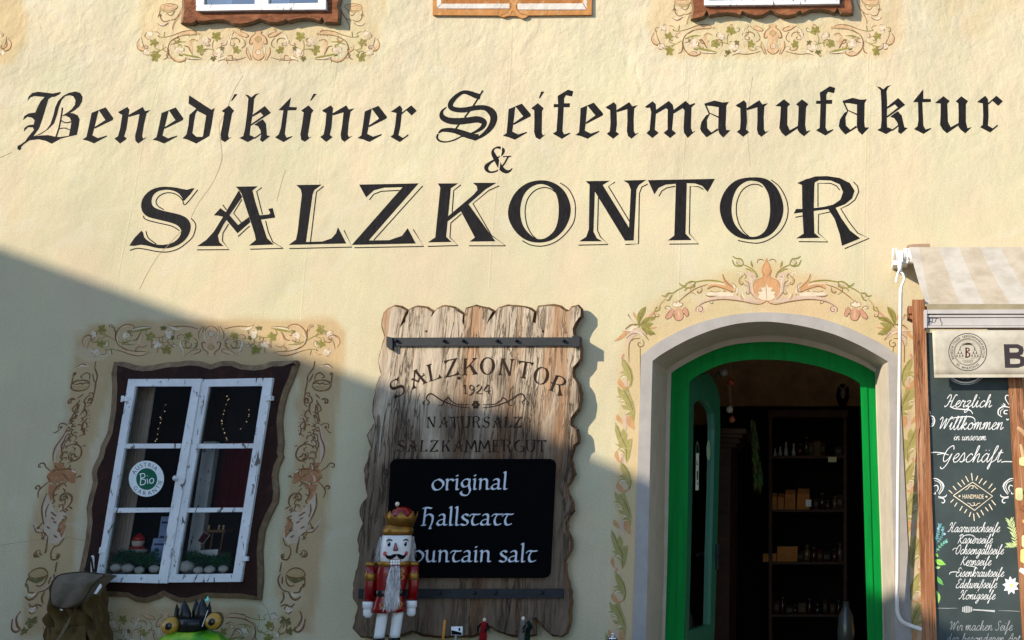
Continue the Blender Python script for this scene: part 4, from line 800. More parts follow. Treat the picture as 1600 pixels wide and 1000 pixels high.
# open leaf, hinged at the left, leaning into the room
def dl(x, y, off=0.0):
    Y = .62 + (x - 1077) / 48.0 * .40
    return at(x, y, Y) + Vector((.012 * off, -.006 * off, 0))
OUTL = [(1077, 597), (1088, 590), (1098, 585.5), (1106, 582.5), (1115, 594), (1121, 606), (1125, 625), (1125.5, 664), (1123, 760), (1120, 880), (1116, 1000), (1109, 1292), (1059, 1292), (1070, 1000), (1075, 760)]
INL = [(1084, 632), (1090, 626), (1096, 622), (1099.5, 623), (1106, 629), (1111, 636), (1115, 646), (1116.5, 670), (1115, 760), (1112, 870), (1110, 975), (1110, 976), (1076, 987), (1079, 900), (1082, 760)]
m = MB(); o_ = [dl(*p) for p in OUTL]; i_ = [dl(*p) for p in INL]; n = len(o_)
m.add(o_ + i_, [(k, (k + 1) % n, n + (k + 1) % n, n + k) for k in range(n)])
bk = Vector((-.035, .02, 0)); m.add(o_ + [p + bk for p in o_], [(k, (k + 1) % n, n + (k + 1) % n, n + k) for k in range(n)])
m.add(i_ + [p + bk for p in i_], [(k, (k + 1) % n, n + (k + 1) % n, n + k) for k in range(n)])
leafo = m.build('door', TEAL, house, recalc=False)
m = MB(); m.poly([p + bk * .6 for p in i_]); m.build('door_glass', GLASS, leafo)
m = MB(); m.tube([dl(1119, 864, -1), dl(1119, 864, 3), dl(1112, 866, 3.4)], .009); m.tube([dl(1119.5, 850, .5), dl(1119, 890, .5)], .014); m.build('handle', IRON, leafo)
d = Decal(0, fmap=lambda x, y, Y: dl(x, y, 1.2 - Y * 100)); d.col = RGB(205, 215, 205)
d.fill([(1084, 708), (1088.5, 708), (1088, 766), (1083, 766)]); d.col = RGB(60, 60, 60)
for a, b_ in ((717, 727), (736, 750), (754, 758)): d.fill([(1085, a), (1087.3, a), (1087, b_), (1084.7, b_)])
d.build('notice', MATTE, leafo)
d = Decal(0, fmap=lambda x, y, Y: dl(x, y, 1.0 - Y * 100)); d.col = RGB(150, 190, 150); d.dot(1104, 704, 3, 16, 16); d.col = RGB(20, 70, 45); d.dot(1104, 704, 1.9, 16, 11)
d.build('sticker', MATTE, leafo)
# the room: one closed box behind the wall
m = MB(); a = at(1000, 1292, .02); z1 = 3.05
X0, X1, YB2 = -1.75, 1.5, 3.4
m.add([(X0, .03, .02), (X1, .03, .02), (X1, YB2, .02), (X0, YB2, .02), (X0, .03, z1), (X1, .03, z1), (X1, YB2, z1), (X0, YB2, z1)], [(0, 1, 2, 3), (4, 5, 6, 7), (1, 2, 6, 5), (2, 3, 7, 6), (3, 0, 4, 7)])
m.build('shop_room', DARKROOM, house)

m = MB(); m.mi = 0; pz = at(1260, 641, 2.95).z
m.box((X0 + .02, 2.95, .03), (X1 - .02, 3.0, pz)); m.box((X0 + .02, 2.93, pz), (X1 - .02, 3.0, pz + .03)); m.box((X0 + .02, 1.2, .03), (X0 + .06, 2.9, 3.0))  # near-black sheets added to stand in for the room's darkness
m.build('room_gloom', m_plain('painted room gloom', (.006, .004, .003, 1), .8, .1, 0, .3, 8, .1), house)
# things in the dim shop
SHELFWOOD = m_wood('brown shelf wood', [(.3, RGB(38, 21, 11)), (.6, RGB(68, 40, 21)), (.8, RGB(90, 55, 30))], (3, 14, 14), .6, .2, bump=.2)
def pxbox(m, x0, y0, x1, y1, Ya, Yb): m.prism([(x0, y0), (x1, y0), (x1, y1), (x0, y1)], Ya, Yb, back=True)
t = thing('display_shelf', 'dark wooden shop shelving with three boards along the back of the doorway room', 'shelf', at(1260, 800, 2.6))
for y in (712, 796, 878, 960):
    m = MB(); pxbox(m, 1203, y, 1318, y + 4, 2.45, 2.75); m.build('shelf_board', SHELFWOOD, t)
for x in (1201, 1318):
    m = MB(); pxbox(m, x, 650, x + 5, 1240, 2.44, 2.76); m.build('side_panel', SHELFWOOD, t)
m = MB(); pxbox(m, 1200, 640, 1325, 652, 2.42, 2.78); m.build('cornice', SHELFWOOD, t)
m = MB(); m.col = RGB(210, 200, 150); pxbox(m, 1294, 714, 1307, 722, 2.435, 2.44); tag(m.build('price_card', MATTE), 'cream price card hung on the edge of the top shop shelf', 'card')
lb = ['tallest of the small white figurines on the top shelf', 'second white figurine from the left on the top shelf', 'rightmost white figurine on the top shop shelf', 'leftmost white figurine on the top shop shelf']
for k, (x, h, r) in enumerate(((1228, 22, 3.4), (1219, 15, 3), (1240, 20, 3.2), (1211, 12, 2.8))):
    m = MB(); c0 = at(x, 712, 2.58); s_ = 1 / ppm(x, 712, 2.58); m.col = RGB(165, 155, 140); m.smooth = True
    m.lathe([(r * s_ * .9, c0.z), (r * s_, c0.z + h * s_ * .2), (r * s_ * .6, c0.z + h * s_ * .55), (r * s_ * .35, c0.z + h * s_ * .66), (r * s_ * .55, c0.z + h * s_ * .8), (r * s_ * .1, c0.z + h * s_)], c0, 14)
    tag(m.build('figurine', GLOSS), lb[k], 'figurine', 'white figurines on the top shelf')
lb = ['kraft paper packet, leftmost on the middle shelf', 'kraft paper packet second from left on the middle shelf', 'wide kraft packet in the middle of the shelf', 'tall orange brown packet with a round tag on the middle shelf', 'flat orange carton on the low shelf', 'taller orange carton beside the flat one on the low shelf']
for k, (x0, x1, y0, y1) in enumerate(((1198, 1210, 770, 796), (1211, 1221, 771, 796), (1222, 1239, 765, 796), (1241, 1261, 763, 796), (1188, 1209, 865, 878), (1210, 1242, 854, 878))):
    m = MB(); m.col = RGB(168, 104, 50); Yf = 2.5
    a_, b_ = at(x0 + 4, y1, Yf), at(x1 + 4, y0, Yf); mx = (a_.x + b_.x) / 2
    hw = (b_.x - a_.x) / 2; m.rings([[(mx - hw, Yf, a_.z), (mx + hw, Yf, a_.z), (mx + hw, Yf + .12, a_.z), (mx - hw, Yf + .12, a_.z)], [(mx - hw * .96, Yf, a_.z + (b_.z - a_.z) * .75), (mx + hw * .96, Yf, a_.z + (b_.z - a_.z) * .75), (mx + hw * .96, Yf + .12, a_.z + (b_.z - a_.z) * .75), (mx - hw * .96, Yf + .12, a_.z + (b_.z - a_.z) * .75)], [(mx - hw * .9, Yf + .05, b_.z), (mx + hw * .9, Yf + .05, b_.z), (mx + hw * .9, Yf + .07, b_.z), (mx - hw * .9, Yf + .07, b_.z)]] if k < 4 else [[(mx - hw, Yf, z), (mx + hw, Yf, z), (mx + hw, Yf + .15, z), (mx - hw, Yf + .15, z)] for z in (a_.z, b_.z)])
    if k == 3: m.col = RGB(220, 215, 200); m.box((mx + .02, Yf - .004, a_.z + .02), (mx + .06, Yf - .001, a_.z + .07))
    tag(m.build('packet' if k < 4 else 'carton', MATTE), lb[k], 'packet' if k < 4 else 'box', 'packets on the shop shelves')
# the crowd of small goods on the shelves: jars, bottles and cartons nobody can tell apart in the dark
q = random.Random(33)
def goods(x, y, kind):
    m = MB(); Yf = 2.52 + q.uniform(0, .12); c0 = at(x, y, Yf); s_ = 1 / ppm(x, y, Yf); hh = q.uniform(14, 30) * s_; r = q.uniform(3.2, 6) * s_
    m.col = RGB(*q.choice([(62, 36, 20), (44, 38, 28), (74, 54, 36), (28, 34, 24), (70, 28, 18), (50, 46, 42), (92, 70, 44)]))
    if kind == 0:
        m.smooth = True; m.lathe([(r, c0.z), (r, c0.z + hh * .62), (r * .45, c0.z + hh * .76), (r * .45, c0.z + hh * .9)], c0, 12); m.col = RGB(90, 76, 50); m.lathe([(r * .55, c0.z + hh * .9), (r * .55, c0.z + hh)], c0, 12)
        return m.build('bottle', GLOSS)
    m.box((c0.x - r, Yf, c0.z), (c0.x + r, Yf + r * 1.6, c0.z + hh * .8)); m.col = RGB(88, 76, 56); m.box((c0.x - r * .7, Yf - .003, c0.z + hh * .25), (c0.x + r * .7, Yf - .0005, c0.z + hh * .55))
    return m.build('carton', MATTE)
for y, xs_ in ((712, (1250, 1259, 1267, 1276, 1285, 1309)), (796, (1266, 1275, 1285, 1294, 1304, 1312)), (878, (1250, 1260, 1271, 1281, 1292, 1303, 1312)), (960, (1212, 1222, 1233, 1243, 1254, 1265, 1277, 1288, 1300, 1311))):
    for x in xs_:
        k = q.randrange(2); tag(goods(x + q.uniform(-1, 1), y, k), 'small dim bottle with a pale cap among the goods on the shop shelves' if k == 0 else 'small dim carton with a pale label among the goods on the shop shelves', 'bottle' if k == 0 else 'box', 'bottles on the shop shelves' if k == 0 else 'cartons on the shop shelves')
# corner cupboard
t = thing('cupboard', 'tall brown wooden cupboard with a stepped cornice just inside the door', 'cupboard', at(1148, 1200, 1.5))
m = MB()
for y, xr, Yf in ((668, 1166, 1.42), (675, 1160, 1.46), (683, 1155, 1.50), (690, 1150, 1.54)): m.prism([(1108, y), (xr, y + 2), (xr, y + 9), (1108, y + 8)], Yf, 2.1, back=True)
m.build('cornice', SHELFWOOD, t)
m = MB(); m.prism([(1108, 696), (1142, 697), (1136, 1230), (1100, 1230)], 1.57, 2.1, back=True); m.build('side_panel', SHELFWOOD, t)
# antler plaque on the back wall
t = thing('antler_plaque', 'small dark shield plaque with a pale skull hung high on the back wall', 'trophy', at(1318, 620, 3.36))
m = MB(); m.prism([(1309, 604), (1316, 599), (1326, 604), (1327, 620), (1322, 632), (1315, 638), (1309, 630), (1306, 618)], 3.33, 3.39); m.build('plaque', SHELFWOOD, t)
m = MB(); m.col = RGB(215, 200, 170); m.smooth = True; c0 = at(1317, 615, 3.3); m.ball(c0, .026, sx=.8, sy=.8, sz=1.7)
m.tube([c0 + Vector((-.01, 0, .04)), c0 + Vector((-.05, -.02, .08)), c0 + Vector((-.05, -.03, .14))], .007, 8, .003); m.tube([c0 + Vector((.01, 0, .04)), c0 + Vector((.05, -.02, .08)), c0 + Vector((.05, -.03, .14))], .007, 8, .003); m.build('skull', MATTE, t)
# green garland and shiny hanging ornaments
m = MB(); q = random.Random(4); m.col = RGB(70, 90, 50)
for k in range(240):
    f = q.random(); x = 1176 + 10 * f + q.uniform(-3, 3) * (1 + f * 1.2); y = 655 + 100 * f; Yq = 1.75 + q.uniform(-.05, .05)
    p = at(x, y, Yq); dd = Vector((q.uniform(-.3, .3), q.uniform(-.3, .3), -1)).normalized() * q.uniform(.04, .09); s_ = Vector((q.uniform(-1, 1), q.uniform(-1, 1), 0)).normalized() * .006
    m.col = RGB(q.randint(50, 110), q.randint(75, 115), q.randint(40, 60)); m.add([p - s_, p + s_, p + dd], [(0, 1, 2)])
tag(m.build('dried_bunch', MATTE), 'grey green dried bunch of stems hanging beside the cupboard', 'dried flowers')
lb = ['highest silver glass bauble in the top corner of the doorway', 'copper glass bauble below the silver one inside the doorway', 'small dark bauble at left inside the doorway', 'silver bauble hanging lowest inside the doorway', 'copper bauble over the cupboard cornice']
for k, (x, y, r, c_) in enumerate(((1131, 582, 6, (190, 185, 175)), (1142, 597, 6, (170, 80, 50)), (1122, 586, 4.5, (90, 90, 80)), (1140, 640, 5.5, (190, 180, 165)), (1144, 656, 5, (170, 90, 60)))):
    m = MB(); c0 = at(x, y, 1.35); s_ = r / ppm(x, y, 1.35); m.col = RGB(*c_); m.smooth = True; m.ball(c0, s_); m.smooth = False; m.lathe([(s_ * .2, c0.z + s_ * .95), (s_ * .2, c0.z + s_ * 1.25)], c0, 8); m.tube([c0 + Vector((0, 0, s_ * 1.2)), (c0.x, c0.y, 3.04)], .0015, 5)
    tag(m.build('bauble', GLOSS), lb[k], 'bauble', 'glass baubles hung inside the door')
m = MB(); m.smooth = True; m.col = RGB(84, 84, 74); c0 = at(1322, 975, 1.6); m.lathe([(.05, c0.z - .14), (.06, c0.z - .05), (.05, c0.z + .05), (.025, c0.z + .1), (.02, c0.z + .14)], c0, 16); tag(m.build('jug', GLOSS), 'grey jug low at the right inside the doorway', 'jug')
m = MB(); c0 = at(1322, 975, 1.6); m.box((c0.x - .14, 1.45, .02), (c0.x + .3, 1.9, c0.z - .142)); tag(m.build('wooden_crate', SHELFWOOD), 'plain wooden crate under the grey jug inside the shop', 'crate')

# ---------------------------------------------------------------- lower window
WT = [(258, 68), (330, 68), (400, 90), (460, 98), (520, 93), (580, 80), (640, 70), (700, 68), (770, 58), (850, 62), (930, 86), (1000, 62), (1080, 62), (1140, 85), (1230, 93), (1290, 86), (1350, 65), (1430, 62), (1530, 58), (1540, 80), (1500, 195), (1462, 280), (1436, 380), (1422, 480), (1432, 640), (1424, 700), (1432, 730), (1400, 800), (1388, 860), (1398, 960)]
W2 = [(1400, 120), (1392, 200), (1340, 300), (1300, 400), (1284, 540), (1290, 690), (1288, 760), (1274, 882), (1140, 868), (1020, 866), (900, 862), (840, 880), (770, 896), (710, 896), (650, 872), (602, 846), (560, 872), (480, 898), (410, 890), (350, 860), (190, 850), (20, 845), (12, 760), (14, 690), (60, 460), (74, 330), (68, 240), (84, 160), (112, 60), (104, 0)]
W3 = [(112, 800), (152, 722), (160, 690), (166, 655), (212, 560), (238, 400), (246, 240), (240, 150)]
f1, f2 = zm(120, 550, 4.4444), zm(120, 740, 4.4444)
OUTW = [f1(*p) for p in WT] + [f2(*p) for p in W2] + [f1(*p) for p in W3]
def frame_ring(outer, hole, Yf, Yb, edge, lip, name, mats, parent):
    """flat fretted board with a rectangular opening and a worn chamfer along its scalloped edge"""
    cx = sum(p[0] for p in outer) / len(outer); cy = sum(p[1] for p in outer) / len(outer); n = len(outer)
    inn = []
    for i in range(n):
        a, b_ = outer[i - 1], outer[(i + 1) % n]; dx, dy = b_[0] - a[0], b_[1] - a[1]; l = math.hypot(dx, dy) or 1
        inn.append((outer[i][0] - dy / l * edge, outer[i][1] + dx / l * edge))
    m = MB()
    pts = [at(x, y, Yf) for x, y in inn]; hp = [at(x, y, Yf) for x, y in hole]
    tris = tessellate_polygon([pts, hp]); m.add(pts + hp, [t for t in tris])
    k = len(hp); m.add(hp + [at(x, y, Yb + .06) for x, y in hole], [(i, (i + 1) % k, k + (i + 1) % k, k + i) for i in range(k)])
    m.mi = 1
    mid_ = [at(x, y, Yf + lip) for x, y in outer]; m.add(pts + mid_, [(i, (i + 1) % n, n + (i + 1) % n, n + i) for i in range(n)])
    bk_ = [Vector((p.x, Yb, p.z)) for p in mid_]; m.add(mid_ + bk_, [(i, (i + 1) % n, n + (i + 1) % n, n + i) for i in range(n)])
    return m.build(name, mats, parent)
HOLE = [(208, 600), (418, 598), (370, 902), (160, 902)]
win = frame_ring(OUTW, HOLE, -.040, .004, 8, .018, 'window', [FRAMEWOOD, FRAMEEDGE], house)
win['label'] = 'lower window in a dark scalloped wooden frame'
def quadmap(q):
    (ax, ay), (bx, by), (cx, cy), (dx, dy) = q                       # TL TR BR BL
    return lambda u, v: ((ax * (1 - u) + bx * u) * (1 - v) + (dx * (1 - u) + cx * u) * v, (ay * (1 - u) + by * u) * (1 - v) + (dy * (1 - u) + cy * u) * v)
def bar(m, pts, Yf, Yb): m.prism(pts, Yf, Yb)
def make_sash(outer, panes, Yf, Yb, parent, mat=WHITEPAINT):
    """one casement: outer quad, list of pane quads (TL TR BR BL)"""
    m = MB(); top, bot = panes[0], panes[-1]; o = outer
    Yi = Yf + .006
    m.prism([o[0], (top[0][0], o[0][1] + (o[1][1] - o[0][1]) * .1), top[0], bot[3], (bot[3][0], o[3][1]), o[3]], Yf, Yb)
    m.prism([(top[1][0], o[1][1] - (o[1][1] - o[0][1]) * .1), o[1], o[2], (bot[2][0], o[2][1]), bot[2], top[1]], Yf - .0007, Yb)
    m.prism([(top[0][0], o[0][1] + (o[1][1] - o[0][1]) * .1), (top[1][0], o[1][1] - (o[1][1] - o[0][1]) * .1), top[1], top[0]], Yf - .0004, Yb)
    m.prism([bot[3], bot[2], (bot[2][0], o[2][1]), (bot[3][0], o[3][1])], Yf - .0009, Yb)
    for a, b_ in zip(panes[:-1], panes[1:]): m.prism([a[3], a[2], b_[1], b_[0]], Yi, Yb)
    return m.build('sash', mat, parent, bevel=.0025)
Z1, Z2 = f1, f2
PL = [[Z1(405, 238), Z1(800, 238), Z1(725, 636), Z1(335, 636)], [Z1(322, 670), Z1(718, 668), Z2(650, 236), Z2(240, 238)], [Z2(232, 272), Z2(642, 268), Z2(570, 700), Z2(178, 700)]]
PR = [[Z1(915, 240), Z1(1290, 235), Z1(1228, 635), Z1(848, 637)], [Z1(840, 670), Z1(1222, 668), Z2(1155, 236), Z2(756, 238)], [Z2(764, 270), Z2(1150, 266), Z2(1085, 695), Z2(685, 700)]]
make_sash([Z1(358, 188), Z1(866, 186), Z2(622, 762), Z2(128, 752)], PL, -.062, -.030, win)
make_sash([Z1(868, 190), Z1(1360, 180), Z2(1138, 752), Z2(626, 756)], PR, -.060, -.030, win)
m = MB(); m.prism([Z1(812, 190), Z1(866, 186), Z2(624, 764), Z2(585, 758)], -.070, -.063); m.build('cover_strip', WHITEPAINT, win, bevel=.002)
for pq in PL + PR:
    m = MB(); m.poly([at(x, y, -.044) for x, y in pq]); m.build('pane', GLASS, win)
for x, y in ((194, 623), (420, 622), (143, 872) if False else (160, 860), (381, 873)):
    m = MB(); pxbox(m, x - 5, y - 3.5, x + 5.5, y + 3.5, -.070, -.05); m.lathe([(.006, at(x, y + 5, -.07).z), (.006, at(x, y - 5, -.07).z)], at(x - 3, y, -.066), 10); m.build('hinge', WHITEPAINT, win, bevel=.002)
m = MB(); m.smooth = True; c0 = at(274, 747, -.078); m.ball(c0, .014); m.tube([c0, at(274, 747, -.06)], .006); m.build('knob', WHITEPAINT, win)
# niche behind the window
m = MB(); q0, q1 = at(110, 570, .0), at(450, 940, .0)
a_, b_, c_, d_ = (140, 574), (446, 574), (396, 925), (120, 925)
ft = [at(x, y, .004) for x, y in (a_, b_, c_, d_)]; bkp = [at(x, y, .62) for x, y in ((60, 480), (520, 480), (520, 990), (60, 990))]
m.add(ft + bkp, [(0, 1, 5, 4), (1, 2, 6, 5), (2, 3, 7, 6), (3, 0, 4, 7), (4, 5, 6, 7)])
m.build('window_niche', m_plain('dark niche', RGB(34, 28, 26), .95, .1, 0, .2, 6, 0), house)
d = Decal(-.0475, start=.0, step=1)                            # round sticker on the left middle pane
cxs, cys = 228.7, 748
d.col = RGB(225, 228, 226); d.dot(cxs, cys, 27.5, 40, 28.2); d.col = RGB(0, 92, 66); d.dot(cxs + .5, cys + .5, 16.5, 32, 17)
STICK = d
# ---------------------------------------------------------------- writing tools
_BF = {}
def bchar(ch):
    if ch not in _BF:
        cu = bpy.data.curves.new('glyph', 'FONT'); cu.body = ch; cu.size = 1; cu.resolution_u = 4; o = bpy.data.objects.new('glyph', cu); C.objects.link(o)
        dg = bpy.context.evaluated_depsgraph_get(); dg.update(); me = bpy.data.meshes.new_from_object(o.evaluated_get(dg))
        _BF[ch] = ([(v.co.x, v.co.y) for v in me.vertices], [tuple(p.vertices) for p in me.polygons])
        bpy.data.objects.remove(o); bpy.data.curves.remove(cu); bpy.data.meshes.remove(me)
    return _BF[ch]
def bput(d, ch, f):
    """set a sans glyph through the map f(x, y)->photo px; glyph units: cap height about .73, y up"""
    v, fc = bchar(ch); d.Y -= d.step
    d.add([d.pt(*f(x, y)) for x, y in v], fc)
def bwidth(ch):
    if ch == ' ': return -.05, .25
    v, _ = bchar(ch); xs_ = [p[0] for p in v]; return min(xs_), max(xs_)
def arctext(d, txt, cx, cy, rx, ry, a0, a1, size, inside=False, fat=1.0):
    """letters on an ellipse from angle a0 to a1 (degrees, clockwise from the top); inside = feet outwards"""
    ws = [bwidth(c) for c in txt]; tot = sum(b_ - a_ for a_, b_ in ws) + .12 * (len(txt) - 1); pos = 0
    for ch, (wa, wb) in zip(txt, ws):
        mid_ = pos + (wb - wa) / 2; pos += wb - wa + .12
        if ch == ' ': continue
        a = R(a0 + (a1 - a0) * mid_ / tot); sn, cs = math.sin(a), math.cos(a); um = (wa + wb) / 2
        if inside: f = lambda x, y: (cx + rx * sn - ((x - um) * cs + (y - .365) * sn * -1) * size * fat * 1, cy - ry * cs - ((x - um) * sn - (y - .365) * -cs * 1) * size)
        else: f = lambda x, y: (cx + rx * sn + ((x - um) * cs * fat + (y - .365) * sn) * size, cy - ry * cs + ((x - um) * sn * fat - (y - .365) * cs) * size)
        if inside:
            f = lambda x, y: (cx + rx * sn - ((x - um) * cs * fat + (y - .365) * sn) * size, cy - ry * cs - ((x - um) * sn * fat - (y - .365) * cs) * size)
        bput(d, ch, f)
def linetext(d, txt, x0, y0, x1, y1, size, lean=0.0):
    ws = [bwidth(c) for c in txt]; tot = sum(b_ - a_ for a_, b_ in ws) + .10 * (len(txt) - 1); pos = 0
    L = math.hypot(x1 - x0, y1 - y0); k = L / tot
    for ch, (wa, wb) in zip(txt, ws):
        p0 = pos; pos += wb - wa + .10
        if ch == ' ': continue
        bput(d, ch, lambda x, y: (x0 + (p0 + x - wa) * k * (x1 - x0) / L + lean * y * size, y0 + (p0 + x - wa) * k * (y1 - y0) / L - y * size))
UNC = {'o': (1.0, [[(.52, 1), (.18, .78), (.1, .4), (.3, .03), (.6, .03), (.88, .35), (.88, .72), (.6, .98), (.48, 1)]]),
 'r': (.74, [[(.08, .92), (.2, 1), (.2, .6), (.2, .06), (.3, 0)], [(.2, .7), (.4, .98), (.58, .96), (.7, .84)]]),
 'i': (.44, [[(.06, .93), (.2, 1), (.2, .5), (.2, .06), (.36, .03)], [(.16, 1.36), (.24, 1.30)]]),
 'n': (.96, [[(.06, .93), (.2, 1), (.2, .5), (.2, 0)], [(.2, .72), (.45, 1), (.68, .86), (.70, .4), (.72, .06), (.9, .04)]]),
 'g': (.92, [[(.72, .93), (.42, 1), (.14, .68), (.26, .3), (.5, .3), (.7, .6), (.72, .95)], [(.72, .98), (.7, .35), (.80, -.1), (.6, -.52), (.26, -.5), (.1, -.28), (.2, -.14)]]),
 'a': (.9, [[(.2, .84), (.42, 1), (.62, .86), (.62, .4), (.64, .06), (.84, .06)], [(.62, .56), (.28, .46), (.1, .22), (.25, .02), (.48, .1), (.62, .32)]]),
 'l': (.46, [[(.06, 1.55), (.2, 1.62), (.2, .8), (.2, .06), (.4, .05)]]),
 'H': (1.1, [[(.06, 1.52), (.32, 1.60), (.72, 1.52)], [(.26, 1.55), (.22, .8), (.18, .05)], [(.02, .02), (.34, .02)], [(.22, .72), (.52, 1.0), (.82, .82), (.82, .3), (.66, -.22), (.78, -.28)]]),
 's': (.68, [[(.6, .86), (.4, 1), (.16, .82), (.3, .56), (.54, .4), (.58, .15), (.36, .0), (.08, .12)]]),
 't': (.80, [[(.02, .80), (.18, .98), (.5, .96), (.82, .98)], [(.42, .95), (.24, .5), (.3, .1), (.5, .02), (.74, .14)]]),
 'u': (.96, [[(.06, .93), (.2, 1), (.2, .35), (.34, .02), (.55, .1), (.7, .3)], [(.7, 1), (.7, .5), (.7, .06), (.9, .05)]]),
 'm': (1.4, [[(.06, .93), (.2, 1), (.2, .5), (.2, 0)], [(.2, .72), (.42, 1), (.62, .86), (.64, 0)], [(.64, .72), (.86, 1), (1.06, .86), (1.08, .3), (1.12, .06), (1.3, .04)]]), ' ': (.5, [])}
SCR = {'a': (.92, [[(.66, .85), (.4, 1), (.12, .6), (.12, .2), (.34, .0), (.62, .5), (.7, 1), (.66, .3), (.76, .0), (.98, .3)]]),
 'c': (.74, [[(.66, .8), (.45, 1), (.14, .55), (.2, .06), (.5, .04), (.8, .4)]]), 'd': (.95, [[(.6, .85), (.36, 1), (.1, .5), (.26, 0), (.6, .5), (.72, 1.9), (.66, .6), (.74, 0), (1, .3)]]),
 'e': (.68, [[(.02, .32), (.4, .55), (.54, .9), (.34, 1), (.12, .55), (.2, .05), (.48, .02), (.76, .35)]]),
 'f': (.62, [[(.0, .25), (.36, 1.2), (.5, 1.8), (.36, 1.9), (.24, 1.2), (.2, -.2), (.12, -.8), (.02, -.65), (.16, -.15), (.44, .1), (.7, .35)]]),
 'g': (.88, [[(.66, .85), (.4, 1), (.12, .5), (.3, .05), (.62, .6), (.7, 1), (.62, -.2), (.4, -.8), (.16, -.6), (.5, -.1), (.94, .3)]]),
 'h': (.9, [[(0, .3), (.3, 1.3), (.36, 1.9), (.2, 1.7), (.14, 0), (.3, .7), (.54, 1), (.62, .75), (.58, .2), (.7, 0), (.95, .3)]]),
 'i': (.5, [[(0, .35), (.2, 1), (.16, .25), (.28, 0), (.54, .32)], [(.24, 1.45), (.28, 1.38)]]),
 'k': (.85, [[(0, .3), (.3, 1.3), (.36, 1.9), (.2, 1.7), (.14, 0), (.3, .6), (.56, 1), (.58, .7), (.26, .55), (.5, .15), (.66, 0), (.9, .3)]]),
 'l': (.52, [[(0, .3), (.3, 1.3), (.36, 1.85), (.2, 1.75), (.14, .6), (.2, .05), (.36, .0), (.58, .35)]]),
 'm': (1.2, [[(0, .6), (.18, 1), (.14, 0), (.3, .8), (.5, 1), (.5, 0), (.66, .8), (.86, 1), (.88, .2), (1, 0), (1.25, .32)]]),
 'n': (.9, [[(0, .6), (.18, 1), (.14, 0), (.34, .8), (.58, 1), (.6, .2), (.7, 0), (.95, .32)]]),
 'o': (.82, [[(.5, 1), (.16, .7), (.14, .2), (.4, 0), (.68, .3), (.64, .8), (.44, 1), (.6, .75), (.9, .75)]]),
 'r': (.7, [[(0, .4), (.2, 1.08), (.28, .88), (.54, .9), (.44, .3), (.54, 0), (.74, .3)]]),
 's': (.64, [[(0, .3), (.34, 1.1), (.5, .5), (.4, .02), (.12, .1), (.4, .05), (.7, .35)]]),
 't': (.55, [[(0, .3), (.34, 1.5), (.24, .4), (.34, 0), (.6, .3)], [(.08, 1.08), (.58, 1.14)]]),
 'u': (.9, [[(0, .6), (.15, 1), (.12, .25), (.3, 0), (.54, .4), (.64, 1), (.6, .2), (.72, 0), (.95, .32)]]),
 'w': (1.05, [[(0, .7), (.15, 1), (.14, .2), (.3, 0), (.5, .3), (.54, 1), (.54, .2), (.7, 0), (.9, .4), (.95, 1), (1.1, .85)]]),
 'z': (.76, [[(.05, .8), (.3, 1), (.54, .9), (.12, .08), (.4, .2), (.5, -.3), (.3, -.8), (.1, -.6), (.5, 0), (.8, .3)]]),
 'ß': (.8, [[(0, -.7), (.18, .2), (.36, 1.6), (.6, 1.7), (.58, 1.2), (.4, .9), (.66, .5), (.56, .05), (.34, .06)]]),
 'b': (.82, [[(0, .3), (.3, 1.4), (.34, 1.9), (.2, 1.6), (.14, .2), (.38, 0), (.66, .4), (.52, .95), (.38, .8), (.86, .8)]]),
 'H': (1.3, [[(.02, 1.3), (.26, 1.9), (.5, 1.6), (.36, .5), (.06, .05), (.0, .25)], [(1.24, 1.8), (1.0, 1.85), (.82, 1.0), (.78, .25), (.95, 0), (1.3, .25)], [(.34, .85), (.85, 1.0)]]),
 'W': (1.5, [[(.0, 1.4), (.2, 1.8), (.36, 1.4), (.34, .1), (.86, 1.6), (.86, .1), (1.36, 1.75), (1.6, 1.6)]]),
 'G': (1.15, [[(1.0, 1.5), (.8, 1.95), (.34, 1.5), (.16, .6), (.36, .05), (.72, .4), (.92, 1.0), (.72, -.2), (.36, -.8), (.1, -.55)], [(-.6, .9), (0, 1.0), (.6, .85)]]),
 'R': (1.15, [[(.42, 1.8), (.34, .8), (.16, 0)], [(.06, 1.5), (.5, 1.9), (.92, 1.5), (.68, 1.05), (.38, .95), (.72, .3), (1.0, 0), (1.2, .25)]]),
 'O': (1.1, [[(.66, 1.9), (.22, 1.4), (.12, .5), (.42, 0), (.86, .5), (.92, 1.4), (.62, 1.9), (.36, 1.6)], [(-.75, .75), (-.6, 1.1), (-.2, 1.2), (.2, 1.15)]]),
 'K': (1.1, [[(.36, 1.9), (.28, .9), (.1, 0)], [(1.0, 1.85), (.66, 1.25), (.34, .95), (.66, .4), (.88, .05), (1.15, .25)]]),
 'E': (.95, [[(.88, 1.6), (.6, 1.9), (.34, 1.5), (.56, 1.05), (.22, .7), (.2, .15), (.54, 0), (.95, .35)]]),
 'S': (.95, [[(.95, 1.6), (.7, 1.9), (.42, 1.5), (.66, .9), (.62, .2), (.3, 0), (.05, .3)]]),
 'A': (1.1, [[(.0, 0), (.4, .9), (.8, 1.9), (.84, 0)], [(.26, .8), (.95, .8)]]), ' ': (.5, [])}
SCR['ä'] = (SCR['a'][0], SCR['a'][1] + [[(.24, 1.42), (.28, 1.36)], [(.58, 1.42), (.62, 1.36)]])
